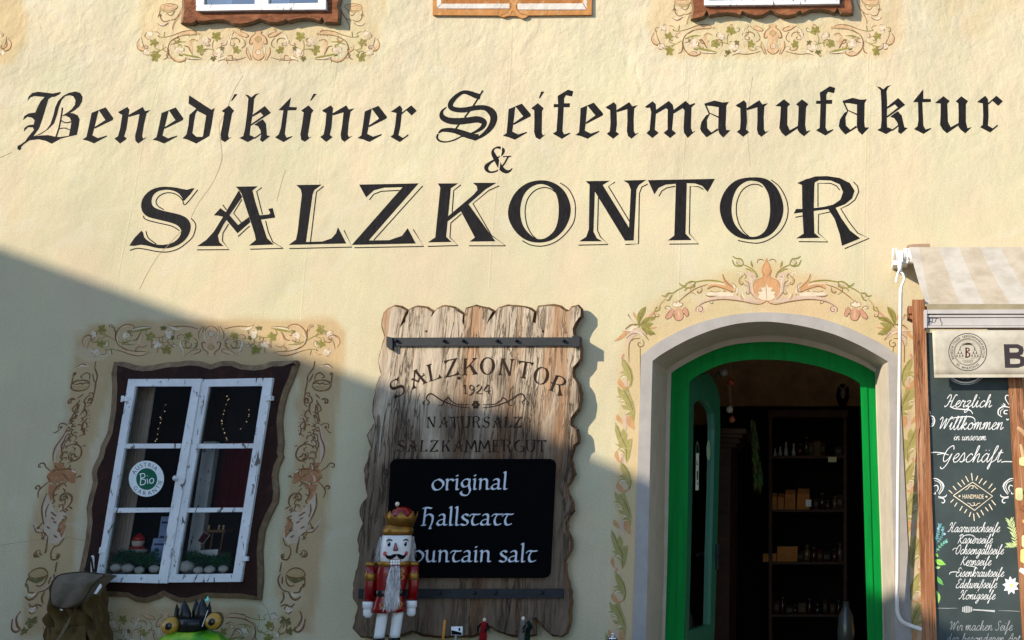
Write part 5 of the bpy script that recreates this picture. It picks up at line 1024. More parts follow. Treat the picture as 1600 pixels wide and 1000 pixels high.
def pen(d, font, txt, x0, y0, x1, y1, xh, nib, lean=0.0, mono=False, w=None):
    tot = sum(font[c][0] for c in txt); L = math.hypot(x1 - x0, y1 - y0); k = L / tot; ux, uy = (x1 - x0) / L, (y1 - y0) / L; p0 = 0
    for ch in txt:
        adv, strokes = font[ch]
        for st in strokes:
            q = [(x0 + ux * (p0 + x) * k + lean * y * xh, y0 + uy * (p0 + x) * k - y * xh) for x, y in st]
            if mono:
                d.line([(a, b_, w) for a, b_ in q])
            else:
                d.nib(q, *nib)
                if w: d.line([(a, b_, w) for a, b_ in q])
        p0 += adv

# sticker writing
STICK.col = RGB(16, 60, 50)
arctext(STICK, 'AUSTRIA', cxs, cys, 21.6, 22.2, -72, 52, 9.2); arctext(STICK, 'GARANTIE', cxs, cys, 21.8, 22.4, 238, 96, 9.2, True)
STICK.col = RGB(226, 232, 226)
for st in ([(219, 758), (220, 748), (219.5, 740)], [(218, 741), (225, 740), (226, 745), (220.5, 748), (227, 750), (226, 756), (219.5, 758)], [(230, 748), (231, 756)], [(230, 744), (230.6, 743)], [(237, 747), (234, 750), (235, 755), (239, 754), (240, 749), (237, 747)]):
    STICK.line([(x, y, 1.5) for x, y in st])
STICK.build('sticker', m_attr('printed sticker', .4, .3, .03, 5, 0), win)['label'] = 'round white and green AUSTRIA Bio GARANTIE sticker'

# ---------------------------------------------------------------- upper windows and painted panel
def upper(outer, hole, sash_y, name_label, parts, sx):
    o = frame_ring(outer, hole, -.05, .004, 3.2, .022, 'window', [BROWNWOOD, FRAMEEDGE], house); o['label'] = name_label
    for oq, pq in parts:
        make_sash(oq, pq, -.075, -.045, o)
        for q in pq:
            m = MB(); m.poly([at(x, y, -.056) for x, y in q]); m.build('pane', SKYGLASS, o)
    return o
# upper left
OUL = [(286, -330), (284, 0), (285, 15), (282, 37), (300, 38.5), (304, 36.5), (307.5, 34), (310, 36), (320, 35.5), (335, 33.5), (350, 33.5), (358, 36), (364, 39), (376, 40), (388, 38), (398, 35), (405, 31.5), (412, 34), (420, 37), (430, 37.5), (440, 36), (447, 33), (451, 35), (462, 32), (476, 30.5), (490, 32), (499, 35), (503.5, 30), (507.5, 36.5), (518, 37), (530, 36.5), (531.5, 18), (529, 9), (532, 0), (534, -330)]
OUL = OUL[::-1]
upper(OUL, [(313, -330), (505, -330), (503, 9), (311, 11)], 0, 'upper left window in a scalloped brown frame',
      [([(312, -300), (410.5, -300), (408.5, 15.2), (306, 16.5)], [[(324, -290), (405, -290), (398, 6.5), (318, 7.5)]]),
       ([(411, -300), (514, -300), (508.5, 14.5), (409, 15.2)], [[(424, -290), (502, -290), (497, 4.5), (419, 6)]])], 1)
OUR = [(1077, -330), (1079, 0), (1081, 12), (1078.5, 30), (1086, 31.5), (1096, 29), (1101, 27), (1104.5, 19), (1108, 26), (1120, 23.5), (1136, 22), (1150, 23.5), (1157, 26), (1160, 20), (1168, 24), (1180, 27), (1192, 25.5), (1204, 18), (1216, 25), (1228, 27), (1242, 25), (1251, 19), (1254, 23), (1266, 17.5), (1282, 16.5), (1296, 19), (1304, 22), (1308.5, 15.5), (1313, 22.5), (1324, 23), (1333, 22), (1334.5, 10), (1332, 0), (1330, -330)]
OUR = OUR[::-1]
upper(OUR, [(1101, -330), (1318, -330), (1315, 6), (1103, 8)], 0, 'upper right window in a scalloped brown frame',
      [([(1102, -300), (1209.5, -300), (1208, 7.2), (1100, 8)], [[(1112, -290), (1203, -290), (1200, -.5), (1108, 1)]]),
       ([(1210, -300), (1314, -300), (1311.5, 5.5), (1208.6, 7)], [[(1222, -290), (1304, -290), (1302, -2), (1218, -1)]])], 1)
for x0, x1, lab, cc in ((300, 516, 'white net curtain drawn behind the upper left window', (214, 220, 226)), (1090, 1320, 'white net curtain drawn behind the upper right window', (232, 234, 236))):
    m = MB(); a_, b_ = at(x0 - 14, 40, .005), at(x1 + 14, 40, .005); zt_, zb_ = at(400, -340, 0).z, at(400, 24, .004).z
    m.add([(a_.x, .006, zb_), (b_.x, .006, zb_), (b_.x, .006, zt_), (a_.x, .006, zt_), (a_.x, .5, zb_), (b_.x, .5, zb_), (b_.x, .5, zt_), (a_.x, .5, zt_)], [(0, 1, 5, 4), (1, 2, 6, 5), (2, 3, 7, 6), (3, 0, 4, 7), (4, 5, 6, 7)])
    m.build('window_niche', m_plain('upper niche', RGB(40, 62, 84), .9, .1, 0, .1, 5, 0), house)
    m = MB(); m.smooth = True; m.col = RGB(*cc); rows = []
    spans = ((x0 + 18, x0 + 62), (x0 + 122, x0 + 150)) if x0 < 800 else ((x0 + 10, x1 - 6),)
    for u0, u1 in spans:
        A_, B__ = at(u0, 5, .10).x, at(u1, 5, .10).x; n_ = int((B__ - A_) / .012)
        m.grid([[Vector((A_ + (B__ - A_) * i / n_, .10 + .012 * math.sin(i * .9), z_)) for i in range(n_ + 1)] for z_ in (zb_ + .01, zt_ - .02)])
    tag(m.build('curtain', MATTE, recalc=False), lab, 'curtain')
# painted wooden panel between the upper windows
pan = MB(); pan.col = RGB(196, 136, 80, .8)
pan.prism([(676.5, -300), (924, -300), (924.5, 23), (824, 24), (815, 28), (806, 24.5), (796, 24.5), (786, 27), (778, 24), (676, 23.5)], -.018, .002)
po = pan.build('painted_panel', FRESCO, house)
d = Decal(-.018, start=.0006); d.map = zm(640, 0, 5)
d.col = RGB(226, 216, 206, .8)
for p in ([(248, 30), (776, 28), (782, 66), (218, 66)], [(212, -1500), (246, -1500), (246, 28), (214, 66)], [(842, 28), (1352, 26), (1380, 74), (846, 74)], [(1354, -1500), (1384, -1500), (1384, 66), (1358, 26)]): d.fill(p)
d.col = RGB(176, 112, 60, .8)
for p in ([(258, -1500), (775, -1500), (775, 0), (770, 22), (258, 24)], [(850, -1500), (1340, -1500), (1340, 22), (850, 22)]): d.fill(p)
d.col = RGB(206, 148, 92, .8)
for p in ([(270, -1500), (740, -1500), (740, -8), (270, -6)], [(880, -1500), (1325, -1500), (1325, -6), (880, -8)]): d.fill(p)
ln(d, RGB(120, 80, 90, .8), [(216, 68), (500, 70), (784, 68)], 4); ln(d, RGB(120, 80, 90, .8), [(846, 76), (1100, 78), (1382, 76)], 4); ln(d, RGB(110, 70, 60, .8), [(214, 64), (248, 28)], 4); ln(d, RGB(110, 70, 60, .8), [(1380, 66), (1354, 26)], 4)
rb(d, RGB(205, 146, 88, .8), [(760, -20, 20), (800, 20, 30), (806, 60, 36), (780, 100, 30), (730, 124, 22)]); rb(d, RGB(205, 146, 88, .8), [(862, -20, 20), (822, 20, 30), (816, 60, 36), (840, 104, 30), (880, 132, 24), (918, 124, 12)])
ln(d, RGB(130, 80, 40, .8), [(745, -20), (788, 20), (786, 66), (752, 104), (708, 120)], 6); ln(d, RGB(130, 80, 40, .8), [(880, -20), (838, 24), (836, 68), (872, 108), (916, 116)], 6); ln(d, RGB(130, 80, 40, .8), [(792, 110), (806, 84), (826, 112)], 5)
d.build('painted_moulding', FRESCO, po)

# ---------------------------------------------------------------- hanging board
z1, z2, z3, z4 = zm(570, 460, 4.1667), zm(540, 680, 4), zm(540, 760, 4.1667), zm(640, 890, 5.7143)
TOP = [(116, 165), (128, 120), (150, 98), (190, 80), (232, 86), (270, 106), (250, 150), (226, 218), (262, 178), (290, 100), (340, 82), (400, 90), (440, 116), (428, 150), (470, 96), (520, 80), (580, 90), (640, 132), (634, 175), (648, 210), (650, 140), (664, 92), (720, 78), (800, 94), (832, 112), (805, 160), (789, 202), (832, 148), (872, 88), (950, 77), (1040, 84), (1102, 116), (1090, 180), (1112, 190), (1122, 130), (1130, 80), (1200, 75), (1270, 84), (1315, 112), (1330, 110), (1350, 86), (1385, 75), (1404, 95), (1404, 140), (1372, 180), (1352, 222), (1356, 262), (1385, 300), (1404, 350), (1398, 420), (1352, 476), (1352, 540), (1388, 590), (1400, 650), (1388, 742), (1342, 800), (1340, 856), (1376, 884), (1384, 960)]
RT = [(1424, 60), (1400, 150), (1412, 200), (1424, 245), (1376, 320), (1380, 370), (1410, 420), (1415, 470), (1372, 550), (1376, 600), (1404, 660), (1402, 720), (1362, 786), (1366, 860), (1376, 900)]
BT = [(1426, 200), (1425, 330), (1420, 480), (1392, 560), (1350, 592), (1280, 580), (1220, 530), (1170, 470), (1130, 428), (1092, 432), (1100, 500), (1110, 575), (1060, 585), (950, 582), (870, 570), (790, 545), (735, 505), (690, 496), (640, 560), (560, 588), (300, 590), (100, 572), (20, 540)]
LB = [(330, 975), (250, 965), (180, 978), (100, 970), (50, 920), (70, 850), (86, 780), (52, 724), (60, 610), (90, 500), (96, 440), (80, 350), (104, 280), (122, 240), (98, 180), (104, 130), (146, 60)]
LT = [(130, 340), (122, 220), (146, 140), (165, 80), (140, 0)]
L1 = [(38, 885), (70, 830), (54, 760), (60, 680), (76, 590), (110, 520), (90, 430), (108, 360), (134, 272), (114, 205)]
OUTB = [z1(*p) for p in TOP] + [z2(*p) for p in RT] + [z4(*p) for p in BT] + [z3(*p) for p in LB] + [z2(*p) for p in LT] + [z1(*p) for p in L1]
q = random.Random(9); OUTB2 = []
for i in range(len(OUTB)):
    a_, b_ = OUTB[i], OUTB[(i + 1) % len(OUTB)]; OUTB2.append(a_)
    l = math.hypot(b_[0] - a_[0], b_[1] - a_[1])
    for k in range(1, int(l / 6)):
        t_ = k / int(l / 6); OUTB2.append((a_[0] + (b_[0] - a_[0]) * t_ + q.uniform(-.8, .8), a_[1] + (b_[1] - a_[1]) * t_ + q.uniform(-.8, .8)))
BF_, BB_ = -.070, -.018
sign = thing('wooden_sign', 'large weathered wooden board with wavy edges, burnt lettering and black plaque hanging on the wall', 'sign', at(740, 740, -.06))
m = MB(); fpt = [at(x, y, BF_) for x, y in OUTB2]; m.poly(fpt); n = len(fpt)
# edge: rounded, gnawed sides
prev = fpt
m.mi = 1
cxm = sum(p.x for p in fpt) / n; czm = sum(p.z for p in fpt) / n
for yy, off in ((BF_ + .012, .006), (-.050, .013), (-.034, .010), (BB_, .0)):
    cur = []
    for i, p in enumerate(fpt):
        a_, b_ = fpt[i - 1], fpt[(i + 1) % n]; tx, tz = b_.x - a_.x, b_.z - a_.z; l = math.hypot(tx, tz) or 1
        o_ = off + q.uniform(-.003, .003); cur.append(Vector((p.x - tz / l * o_, yy, p.z + tx / l * o_)))
    m.add(prev + cur, [(i, (i + 1) % n, n + (i + 1) % n, n + i) for i in range(n)]); prev = cur
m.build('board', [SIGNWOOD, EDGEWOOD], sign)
for (y0, y1, x0, x1, dn) in ((527.5, 540.5, 604, 905, 'strap'), (920.5, 935.5, 560, 880, 'strap')):
    m = MB(); m.prism([(x0, y0), (x1, y0 - .6), (x1, y1 - .6), (x0, y1)], BF_ - .016, BF_ - .001)
    if y0 < 600: m.prism([(x0, y0 - 2), (x0 + 9, y0), (x0 + 9, y1 + 6), (x0 + 5, y1 + 6), (x0, y1 + 1)], BF_ - .03, BF_); m.prism([(x1 - 11, y0 - 3), (x1, y0 - 3), (x1, y1 + 1), (x1 - 11, y1 + 1)], BF_ - .03, -.03)
    so_ = m.build('strap', IRON, sign, bevel=.002)
    for x in ((623, 697, 727, 780, 810, 884) if y0 < 600 else (600, 691, 745, 778, 850)):
        m = MB(); m.smooth = True; c0 = at(x - 3, (y0 + y1) / 2 - 1.5, BF_ - .016); rr = .0085
        m.rings([[c0 + Vector((rr * f * math.cos(a), -dy, rr * f * math.sin(a))) for a in [2 * math.pi * k / 10 for k in range(10)]] for f, dy in ((1, 0), (1, .014), (.7, .020), (.1, .022))]); m.build('nail', IRON, so_)
d = Decal(BF_, start=.0012, step=1)
arc = [('S', 208, 610, -36), ('A', 335, 548, -24), ('L', 445, 505, -16), ('Z', 562, 478, -11), ('K', 682, 470, -3), ('O', 798, 466, 1), ('N', 920, 474, 5), ('T', 1042, 492, 9), ('Q', 1148, 530, 14), ('R', 1258, 592, 22)]
GC = {'S': (370, 450), 'A': (945, 440), 'L': (380, 430), 'Z': (910, 422), 'K': (310, 410), 'O': (915, 402), 'N': (385, 400), 'T': (925, 390), 'Q': (420, 380), 'R': (1010, 395)}
BURN = m_plain('burnt lettering', (.030, .018, .012, 1), .9, .1, 0, .5, 60, .3)
for ch, x, y, rot in arc:
    gx, gy = GC[ch]; c_, s_ = math.cos(R(rot)), math.sin(R(rot)); k = .235
    roman(d, ch, lambda X, Y, gx=gx, gy=gy, c_=c_, s_=s_, x=x, y=y: z1(x + ((X - gx) * c_ * .86 - (Y - gy) * s_) * k, y + ((X - gx) * s_ * .86 + (Y - gy) * c_) * k), lines=False)
flush(d, 'burnt_lettering', BURN, sign, 'arched name in burnt capitals'); d.map = z1
for st in ([(640, 600), (655, 588), (655, 645)], [(642, 646), (668, 646)], [(712, 612), (700, 590), (684, 600), (688, 622), (708, 618), (712, 600), (708, 635), (688, 655), (672, 655)], [(728, 602), (744, 588), (760, 600), (750, 622), (728, 645), (768, 646)], [(806, 648), (806, 588), (776, 628), (822, 628)]):
    d.nib(st, 8, 5, 0 if len(st) < 4 else 4)
flush(d, 'burnt_lettering', BURN, sign, 'burnt year number')
for sgn in (1, -1):
    mir = lambda x: 722 + sgn * (x - 722)
    d.line([(mir(x), y) for x, y in [(676, 738), (610, 730), (560, 715), (500, 690), (440, 650), (415, 652), (400, 680), (420, 700), (408, 722)]], 9); d.line([(mir(x), y) for x, y in [(676, 718), (600, 715), (560, 690), (545, 672), (520, 690), (505, 720), (480, 722)]], 8); d.line([(mir(x), y) for x, y in [(392, 690), (380, 705), (388, 722)]], 7)
for k in range(6):
    a = k * math.pi / 3; d.dot(722 + 17 * math.cos(a), 718 + 19 * math.sin(a), 10, 9)
d.line([(712, 718, 8), (722, 708, 8), (732, 718, 8), (722, 728, 8), (712, 718, 8)])
d.dot(612, 545, 11, 9); d.dot(1160, 240, 8, 8); d.dot(400, 240, 7, 8)
flush(d, 'burnt_flourish', BURN, sign)
CAPX = {'U': ([(.12, 1), (.14, .3), (.36, 0), (.62, .25), (.66, 1)], .8), 'M': ([(.08, 0), (.16, 1), (.45, .25), (.74, 1), (.84, 0)], .95), 'E': ([(.6, 1), (.15, 1), (.15, .52), (.5, .52), (.15, .52), (.15, 0), (.62, 0)], .72), 'G': ([(.7, .82), (.42, 1), (.12, .6), (.2, .1), (.5, 0), (.72, .12), (.72, .45), (.5, .45)], .85)}
def caps(txt, x0, x1, y, h):
    wid = {'S': .72, 'A': .9, 'L': .72, 'Z': .8, 'K': .85, 'N': .95, 'T': .85, 'R': .85, 'O': .9}
    tot = sum(CAPX[c][1] if c in CAPX else wid[c] for c in txt); p = 0; k = (x1 - x0) / tot
    for c in txt:
        wd = CAPX[c][1] if c in CAPX else wid[c]
        if c in CAPX:
            d.map = z1
            pts = [(x0 + (p + a) * k, y - b_ * h) for a, b_ in CAPX[c][0]]
            d.nib(pts, 11, 5, 4 if c in 'UG' else 0)
            if c in 'UM':
                for a in ((.12, .66) if c == 'U' else (.08, .84)): yy = y - h if c == 'U' else y; d.nib([(x0 + (p + a) * k - 14, yy), (x0 + (p + a) * k + 14, yy)], 2, 5, 0)
        else:
            gx, gy = GC[c]; hz = 480.0; wz = {'S': 520, 'A': 620, 'L': 460, 'Z': 520, 'K': 560, 'N': 540, 'T': 520, 'R': 520}[c]
            roman(d, c, lambda X, Y, gx=gx, gy=gy, p=p, wd=wd: z1(x0 + (p + wd / 2 - .04) * k + (X - gx) / wz * wd * k * .86, y - h / 2 + (Y - gy) / hz * h), lines=False)
        p += wd
caps('NATURSALZ', 395, 1030, 868, 72); flush(d, 'burnt_lettering', BURN, sign, 'upper straight line of burnt capitals'); caps('SALZKAMMERGUT', 205, 1195, 1025, 76)
d.build('burnt_lettering', BURN, sign)
# black plaque
def rrect(x0, y0, x1, y1, r, n=5):
    o = []
    for cx, cy, a0 in ((x1 - r, y0 + r, -90), (x1 - r, y1 - r, 0), (x0 + r, y1 - r, 90), (x0 + r, y0 + r, 180)):
        for k in range(n + 1):
            a = R(a0 + 90 * k / n); o.append((cx + r * math.cos(a), cy + r * math.sin(a)))
    return o
def skew(p):                                                         # the plaque narrows a little and leans with the wall
    return [(x + (y - 810) * (-.052 if x < 730 else -.048), y) for x, y in p]
m = MB(); m.prism(skew(rrect(605.5, 717, 863.5, 903, 10)), BF_ - .022, BF_ - .004); plq = m.build('plaque', BLACKBOARD, sign, bevel=.002)
d = Decal(BF_ - .022, start=.0008, step=1); d.col = RGB(205, 210, 218)
def U(txt, x0, x1, yb, xh, y1=None): pen(d, UNC, txt, x0, yb, x1, yb if y1 is None else y1, xh, (3.3, -2.1), .06, w=1.35)
WSP = m_attr('white sign paint', .6, .3, .04, 20, 0)
U('original', 673.5, 793.5, 765.5, 16.5, 764.5); flush(d, 'white_lettering', WSP, plq, 'first white line, original'); U('Hallstatt', 658, 800.5, 821, 17.5, 820.5); flush(d, 'white_lettering', WSP, plq, 'second white line, Hallstatt'); U('mountain salt', 612, 838, 878, 17.5, 878); flush(d, 'white_lettering', WSP, plq, 'third white line, mountain salt')
# ---------------------------------------------------------------- display table with the small goods
TZ = at(620, 1012, -.30).z
t = thing('display_table', 'dark wooden display table along the wall under the hanging board', 'table', (at(760, 1012, -.3).x, -.3, 0))
x0, x1 = at(556, 1012, -.3).x, at(990, 1012, -.3).x
m = MB(); m.box((x0, -.52, TZ - .035), (x1, -.06, TZ)); m.build('tabletop', SHELFWOOD, t, bevel=.004)
for xx in (x0 + .05, x1 - .09):
    for yy in (-.48, -.14):
        m = MB(); m.box((xx, yy, 0), (xx + .05, yy + .05, TZ - .036)); m.build('leg', SHELFWOOD, t, bevel=.003)

# nutcracker
NY = -.30; nz = zm(540, 760, 4.1667)
def N(x, y, Y=NY):
    p = at(*nz(x, y), NY); p.y = Y; return p
US = 1 / ppm(620, 880, NY) / 4.1667                                  # metres per enlarged unit
RED = RGB(126, 6, 8); GLD = RGB(165, 120, 48); WHT = RGB(224, 222, 218); BLK = RGB(14, 12, 14); HAIR = RGB(200, 196, 190)
nut = thing('nutcracker', 'red coated wooden nutcracker king with golden crown and white beard before the black plaque', 'nutcracker', (N(316, 1000).x, NY, TZ))
def zz(y): return N(316, y).z
def lat(m, cx, prof, seg=28, sx=1, sy=1, dy=0.0):
    c0 = N(cx, 500); m.smooth = True; m.lathe([(max(.0005, r * US), zz(y)) for r, y in prof], (c0.x, NY + dy, 0), seg, sx, sy); m.smooth = False
m = MB(); m.col = WHT; lat(m, 320, [(70, 500), (86, 485), (92, 440), (94, 380), (92, 330), (90, 318)], 32)
m.col = RGB(224, 150, 150); m.smooth = True
m.rings([[N(330 + dx * w_ + 0, y, NY - 93 * US - f * US) for dx in (-1, 0, 1)] for y, w_, f in ((362, 4, -2), (385, 9, 10), (405, 15, 26), (414, 15, 20), (418, 8, -2))]); m.smooth = False
head = m.build('head', GLOSS, nut)
hx = N(320, 500).x; HR = 95.2 * US
def face(x, y, Y):                                                   # wrap flat paint round the head
    p = N(x, y); a = (p.x - N(320, y).x) / HR; return Vector((hx + (HR + (Y * -1)) * math.sin(a), NY - (HR - Y) * math.cos(a), p.z))
d = Decal(0, fmap=face, start=.0006)
for ex in (276, 381):
    d.col = RGB(235, 235, 235); d.dot(ex, 374, 15, 14, 16); d.col = RGB(25, 28, 70); d.dot(ex, 374, 11, 14, 15); d.col = BLK; d.dot(ex, 376, 6, 10); d.col = WHT; d.dot(ex - 4, 368, 3, 8)
    s_ = -1 if ex < 300 else 1; d.col = BLK; d.line([(ex - s_ * -18 * 1 + (0), 352 if s_ < 0 else 352, 6), (ex + s_ * 2, 344, 10), (ex - s_ * 22, 350 if s_ > 0 else 350, 6)]) if False else d.line([(ex - 20, 356, 5), (ex - 4, 345, 10), (ex + 20, 350, 6)] if s_ < 0 else [(ex - 20, 350, 6), (ex + 4, 345, 10), (ex + 20, 356, 5)])
    d.col = RGB(205, 90, 90); d.dot(252 if s_ < 0 else 396, 435, 15, 14)
    flush(d, 'painted_eye', HAIRPAINT, head)
d.col = BLK
d.line([(258, 438, 4), (272, 454, 18), (295, 458, 26), (318, 446, 20), (330, 440, 6)]); d.line([(394, 434, 4), (382, 452, 18), (362, 458, 26), (342, 446, 20), (330, 440, 6)])
flush(d, 'painted_moustache', HAIRPAINT, head)
d.col = RGB(120, 20, 20); d.fill([(292, 470), (358, 470), (358, 512), (292, 512)]); d.col = RGB(235, 232, 225)
for k in range(4):
    for yy in (474, 490): d.fill([(296 + k * 15.2, yy), (309 + k * 15.2, yy), (309 + k * 15.2, yy + 14), (296 + k * 15.2, yy + 14)])
d.build('painted_teeth', GLOSS, head)
m = MB(); m.col = GLD; lat(m, 322, [(86, 322), (90, 316), (97, 300), (97, 282), (90, 266), (82, 260), (80, 250)], 32); 
n = 40; bot = []; topc = []; midc = []
for k in range(n + 1):
    a = 2 * math.pi * k / n; tri = abs(((k / n * 8) % 1) * 2 - 1)
    for L, r, y in ((bot, 84, 262), (midc, 94, 215), (topc, 104, 206 - 46 * (tri ** 1.3))):
        L.append((hx + 12 * US + r * US * math.cos(a), NY + r * US * math.sin(a), zz(y)))
m.smooth = True; m.grid([bot, midc, topc]); m.smooth = False
crown = m.build('crown', GOLD, nut, recalc=False); sm_ = crown.modifiers.new('thick', 'SOLIDIFY'); sm_.thickness = .004
m = MB(); m.col = RED; lat(m, 336, [(76, 230), (74, 190), (60, 155), (35, 138), (8, 131)], 24); m.build('crown_cap', GLOSS, nut)
m = MB(); m.col = RGB(220, 205, 180); m.smooth = True; m.ball(N(341, 115), 14 * US); m.lathe([(5 * US, zz(132)), (5 * US, zz(124))], N(341, 115), 10); m.build('crown_ball', GLOSS, nut)
m = MB(); m.col = RED
lat(m, 312, [(90, 505), (100, 520), (102, 560), (98, 620), (92, 680), (90, 715), (96, 740), (104, 790), (106, 815), (60, 822)], 28, 1.0, .72)
torso = m.build('coat', GLOSS, nut)
m = MB(); m.col = BLK; lat(m, 312, [(93.5, 672), (95, 676), (94, 706), (92, 712)], 28, 1.02, .76); m.build('belt', GLOSS, nut)
m = MB(); m.col = GLD; lat(m, 314, [(102, 486), (106, 494), (104, 516), (96, 522)], 28, 1, .75); m.build('collar', GOLD, nut)
d = Decal(NY - 76 * US, start=.001, fmap=lambda x, y, Y: N(x, y, NY - 78 * US)); d.col = GLD
for st in ([(362, 530), (378, 548), (362, 562)], [(362, 570), (380, 588), (362, 602)], [(330, 760), (345, 775), (335, 800)], [(352, 742), (366, 760), (352, 778)], [(246, 748), (232, 764), (248, 780)]): d.line([(x, y, 8) for x, y in st])
d.build('gold_braid', GOLD, torso)
for s_, cx in ((-1, 178), (1, 440)):
    hx2 = 160 if s_ < 0 else 424
    m = MB(); m.smooth = True; m.col = RED
    def el(x, y, r): c0 = N(x, y); return [(c0.x + r * US * math.cos(a), NY - .004 + r * US * .95 * math.sin(a), c0.z) for a in [2 * math.pi * k / 18 for k in range(18)]]
    m.rings([el(cx + 0, 512, 27), el(cx - 2, 560, 31), el(cx - 6 * 1 if s_ < 0 else cx - 2, 640, 31), el(hx2 + 3, 745, 30)]); arm = m.build('arm', GLOSS, nut)
    m = MB(); m.col = GLD; m.smooth = True; m.rings([el(cx, 488, 24), el(cx, 496, 32), el(cx, 512, 32), el(cx, 518, 26)]); m.build('epaulette', GOLD, arm)
    m = MB(); m.smooth = True; m.rings([el(cx - 3, 562, 32), el(cx - 3, 566, 34), el(cx - 4, 606, 34), el(cx - 4, 610, 31)]); m.build('arm_band', GOLD, arm)
    m = MB(); m.smooth = True; m.col = WHT; m.rings([el(hx2, 744, 31), el(hx2, 750, 34), el(hx2, 786, 33), el(hx2, 790, 27), el(hx2 - 2, 802, 28), el(hx2 - 2, 830, 28), el(hx2 - 2, 845, 20), el(hx2 - 2, 850, 6)]); m.build('hand', GLOSS, arm)
for cx in (236, 330):
    m = MB(); m.smooth = True; m.col = WHT
    m.rings([[(N(cx, 900).x + r * US * math.cos(a) + sh * US, NY + .005 + r * US * math.sin(a), zz(y)) for a in [2 * math.pi * k / 20 for k in range(20)]] for r, y, sh in ((34, 815, 4), (34, 860, 2), (32, 960, -2), (33, 986, -3))]); lg = m.build('leg', GLOSS, nut)
    m = MB(); m.smooth = True; m.col = BLK
    m.rings([[(N(cx - 3, 900).x + r * US * math.cos(a), NY + .005 - dy * US + r * US * (1 + dy * .02) * math.sin(a), z_) for a in [2 * math.pi * k / 20 for k in range(20)]] for r, z_, dy in ((36, zz(984), 0), (36, (zz(984) + TZ) / 2, 4), (38, TZ + .006, 14), (38, TZ, 14))]); m.build('boot', GLOSS, lg)
def fur(m, n, src, dirf, ln_, wd, cols, q):
    for k in range(n):
        p = src(q); v_ = dirf(q); l = ln_ * q.uniform(.6, 1.3); sd = v_.cross(Vector((q.uniform(-1, 1), q.uniform(-1, 1), q.uniform(-1, 1)))).normalized() * wd
        g_ = q.uniform(*cols); m.col = RGB(g_, g_ * .97, g_ * .95); bend = Vector((q.uniform(-.25, .25), q.uniform(-.1, .2), 0)) * l
        m.add([p - sd, p + sd, p + v_ * l * .5 + bend * .4 + sd * .7, p + v_ * l * .5 + bend * .4 - sd * .7, p + v_ * l + bend], [(0, 1, 2, 3), (3, 2, 4)])
q = random.Random(21)
m = MB()
def bsrc(q):
    f = q.random() ** 1.0; y = 510 + 245 * f; w_ = 26 + 14 * math.sin(f * 2.6) + (22 * max(0, f - .7)); return N(326 - 22 * f + q.uniform(-w_, w_), y, NY - (80 + q.uniform(0, 16)) * US)
fur(m, 1300, bsrc, lambda q: Vector((q.uniform(-.18, .12), -.05, -1)).normalized(), 52 * US, 2.4 * US, (185, 240), q); m.build('beard', MATTE, nut)
m = MB()
def hsrc(q):
    s_ = q.choice((-1, 1)); y = q.uniform(325, 440); a = q.uniform(-.05, 1.4) if s_ > 0 else math.pi - q.uniform(-.05, 1.4)
    rr_ = q.uniform(94, 104); return Vector((hx + rr_ * US * math.cos(a), NY + rr_ * US * math.sin(a), zz(y)))
def hdir(q): return Vector((q.uniform(-.3, .3), q.uniform(-.2, .2), -1)).normalized()
fur(m, 2200, hsrc, hdir, 72 * US, 3.4 * US, (150, 214), q); m.build('hair', MATTE, nut)

nut.rotation_euler.z = R(20)
# small things on the table
zt = zm(660, 940, 8)
def T(x, y, Y=-.3): return at(*zt(x, y), Y)
u8 = 1 / ppm(740, 980, -.3) / 8
m = MB(); m.smooth = True; m.col = RGB(206, 140, 66); c0 = T(258, 480); m.lathe([(16 * u8, TZ), (16 * u8, T(258, 240).z), (6 * u8, T(258, 225).z)], (c0.x, -.3, 0), 12)
tag(m.build('wooden_stick', MATTE), 'upright orange wooden stick standing on the table beside the price card', 'stick')
t = thing('price_card', 'small black and white price card on a clear stand left of the red figurine', 'card', (T(430, 400).x, -.32, TZ))
m = MB(); m.col = RGB(225, 225, 225); m.prism([zt(*p) for p in ((360, 312), (502, 310), (496, 424), (358, 416))], -.32, -.317, back=True)
card = m.build('card', MATTE, t)
d = Decal(-.32, start=.0006); d.map = zt; d.col = RGB(15, 15, 16); d.fill([(362, 356), (490, 388), (490, 420), (362, 412)]); d.fill([(450, 330), (474, 328), (474, 366), (452, 364)]); d.build('print', MATTE, card)
m = MB(); m.col = RGB(140, 150, 155); m.box((T(360, 420).x, -.34, TZ), (T(500, 420).x, -.29, TZ + .01)); m.box((T(420, 420).x, -.318, TZ + .008), (T(440, 420).x, -.31, T(430, 415).z)); m.build('stand', GLOSS, t)
m = MB(); m.col = RGB(165, 185, 190); m.smooth = True; c0 = T(550, 440); m.lathe([(.034, TZ), (.045, TZ + .012), (.047, TZ + .016), (.040, TZ + .016), (.03, TZ + .006)], (c0.x, -.29, 0), 20); tag(m.build('glass_dish', GLOSS), 'pale bluish glass dish on the table between the price card and red figurine', 'dish')
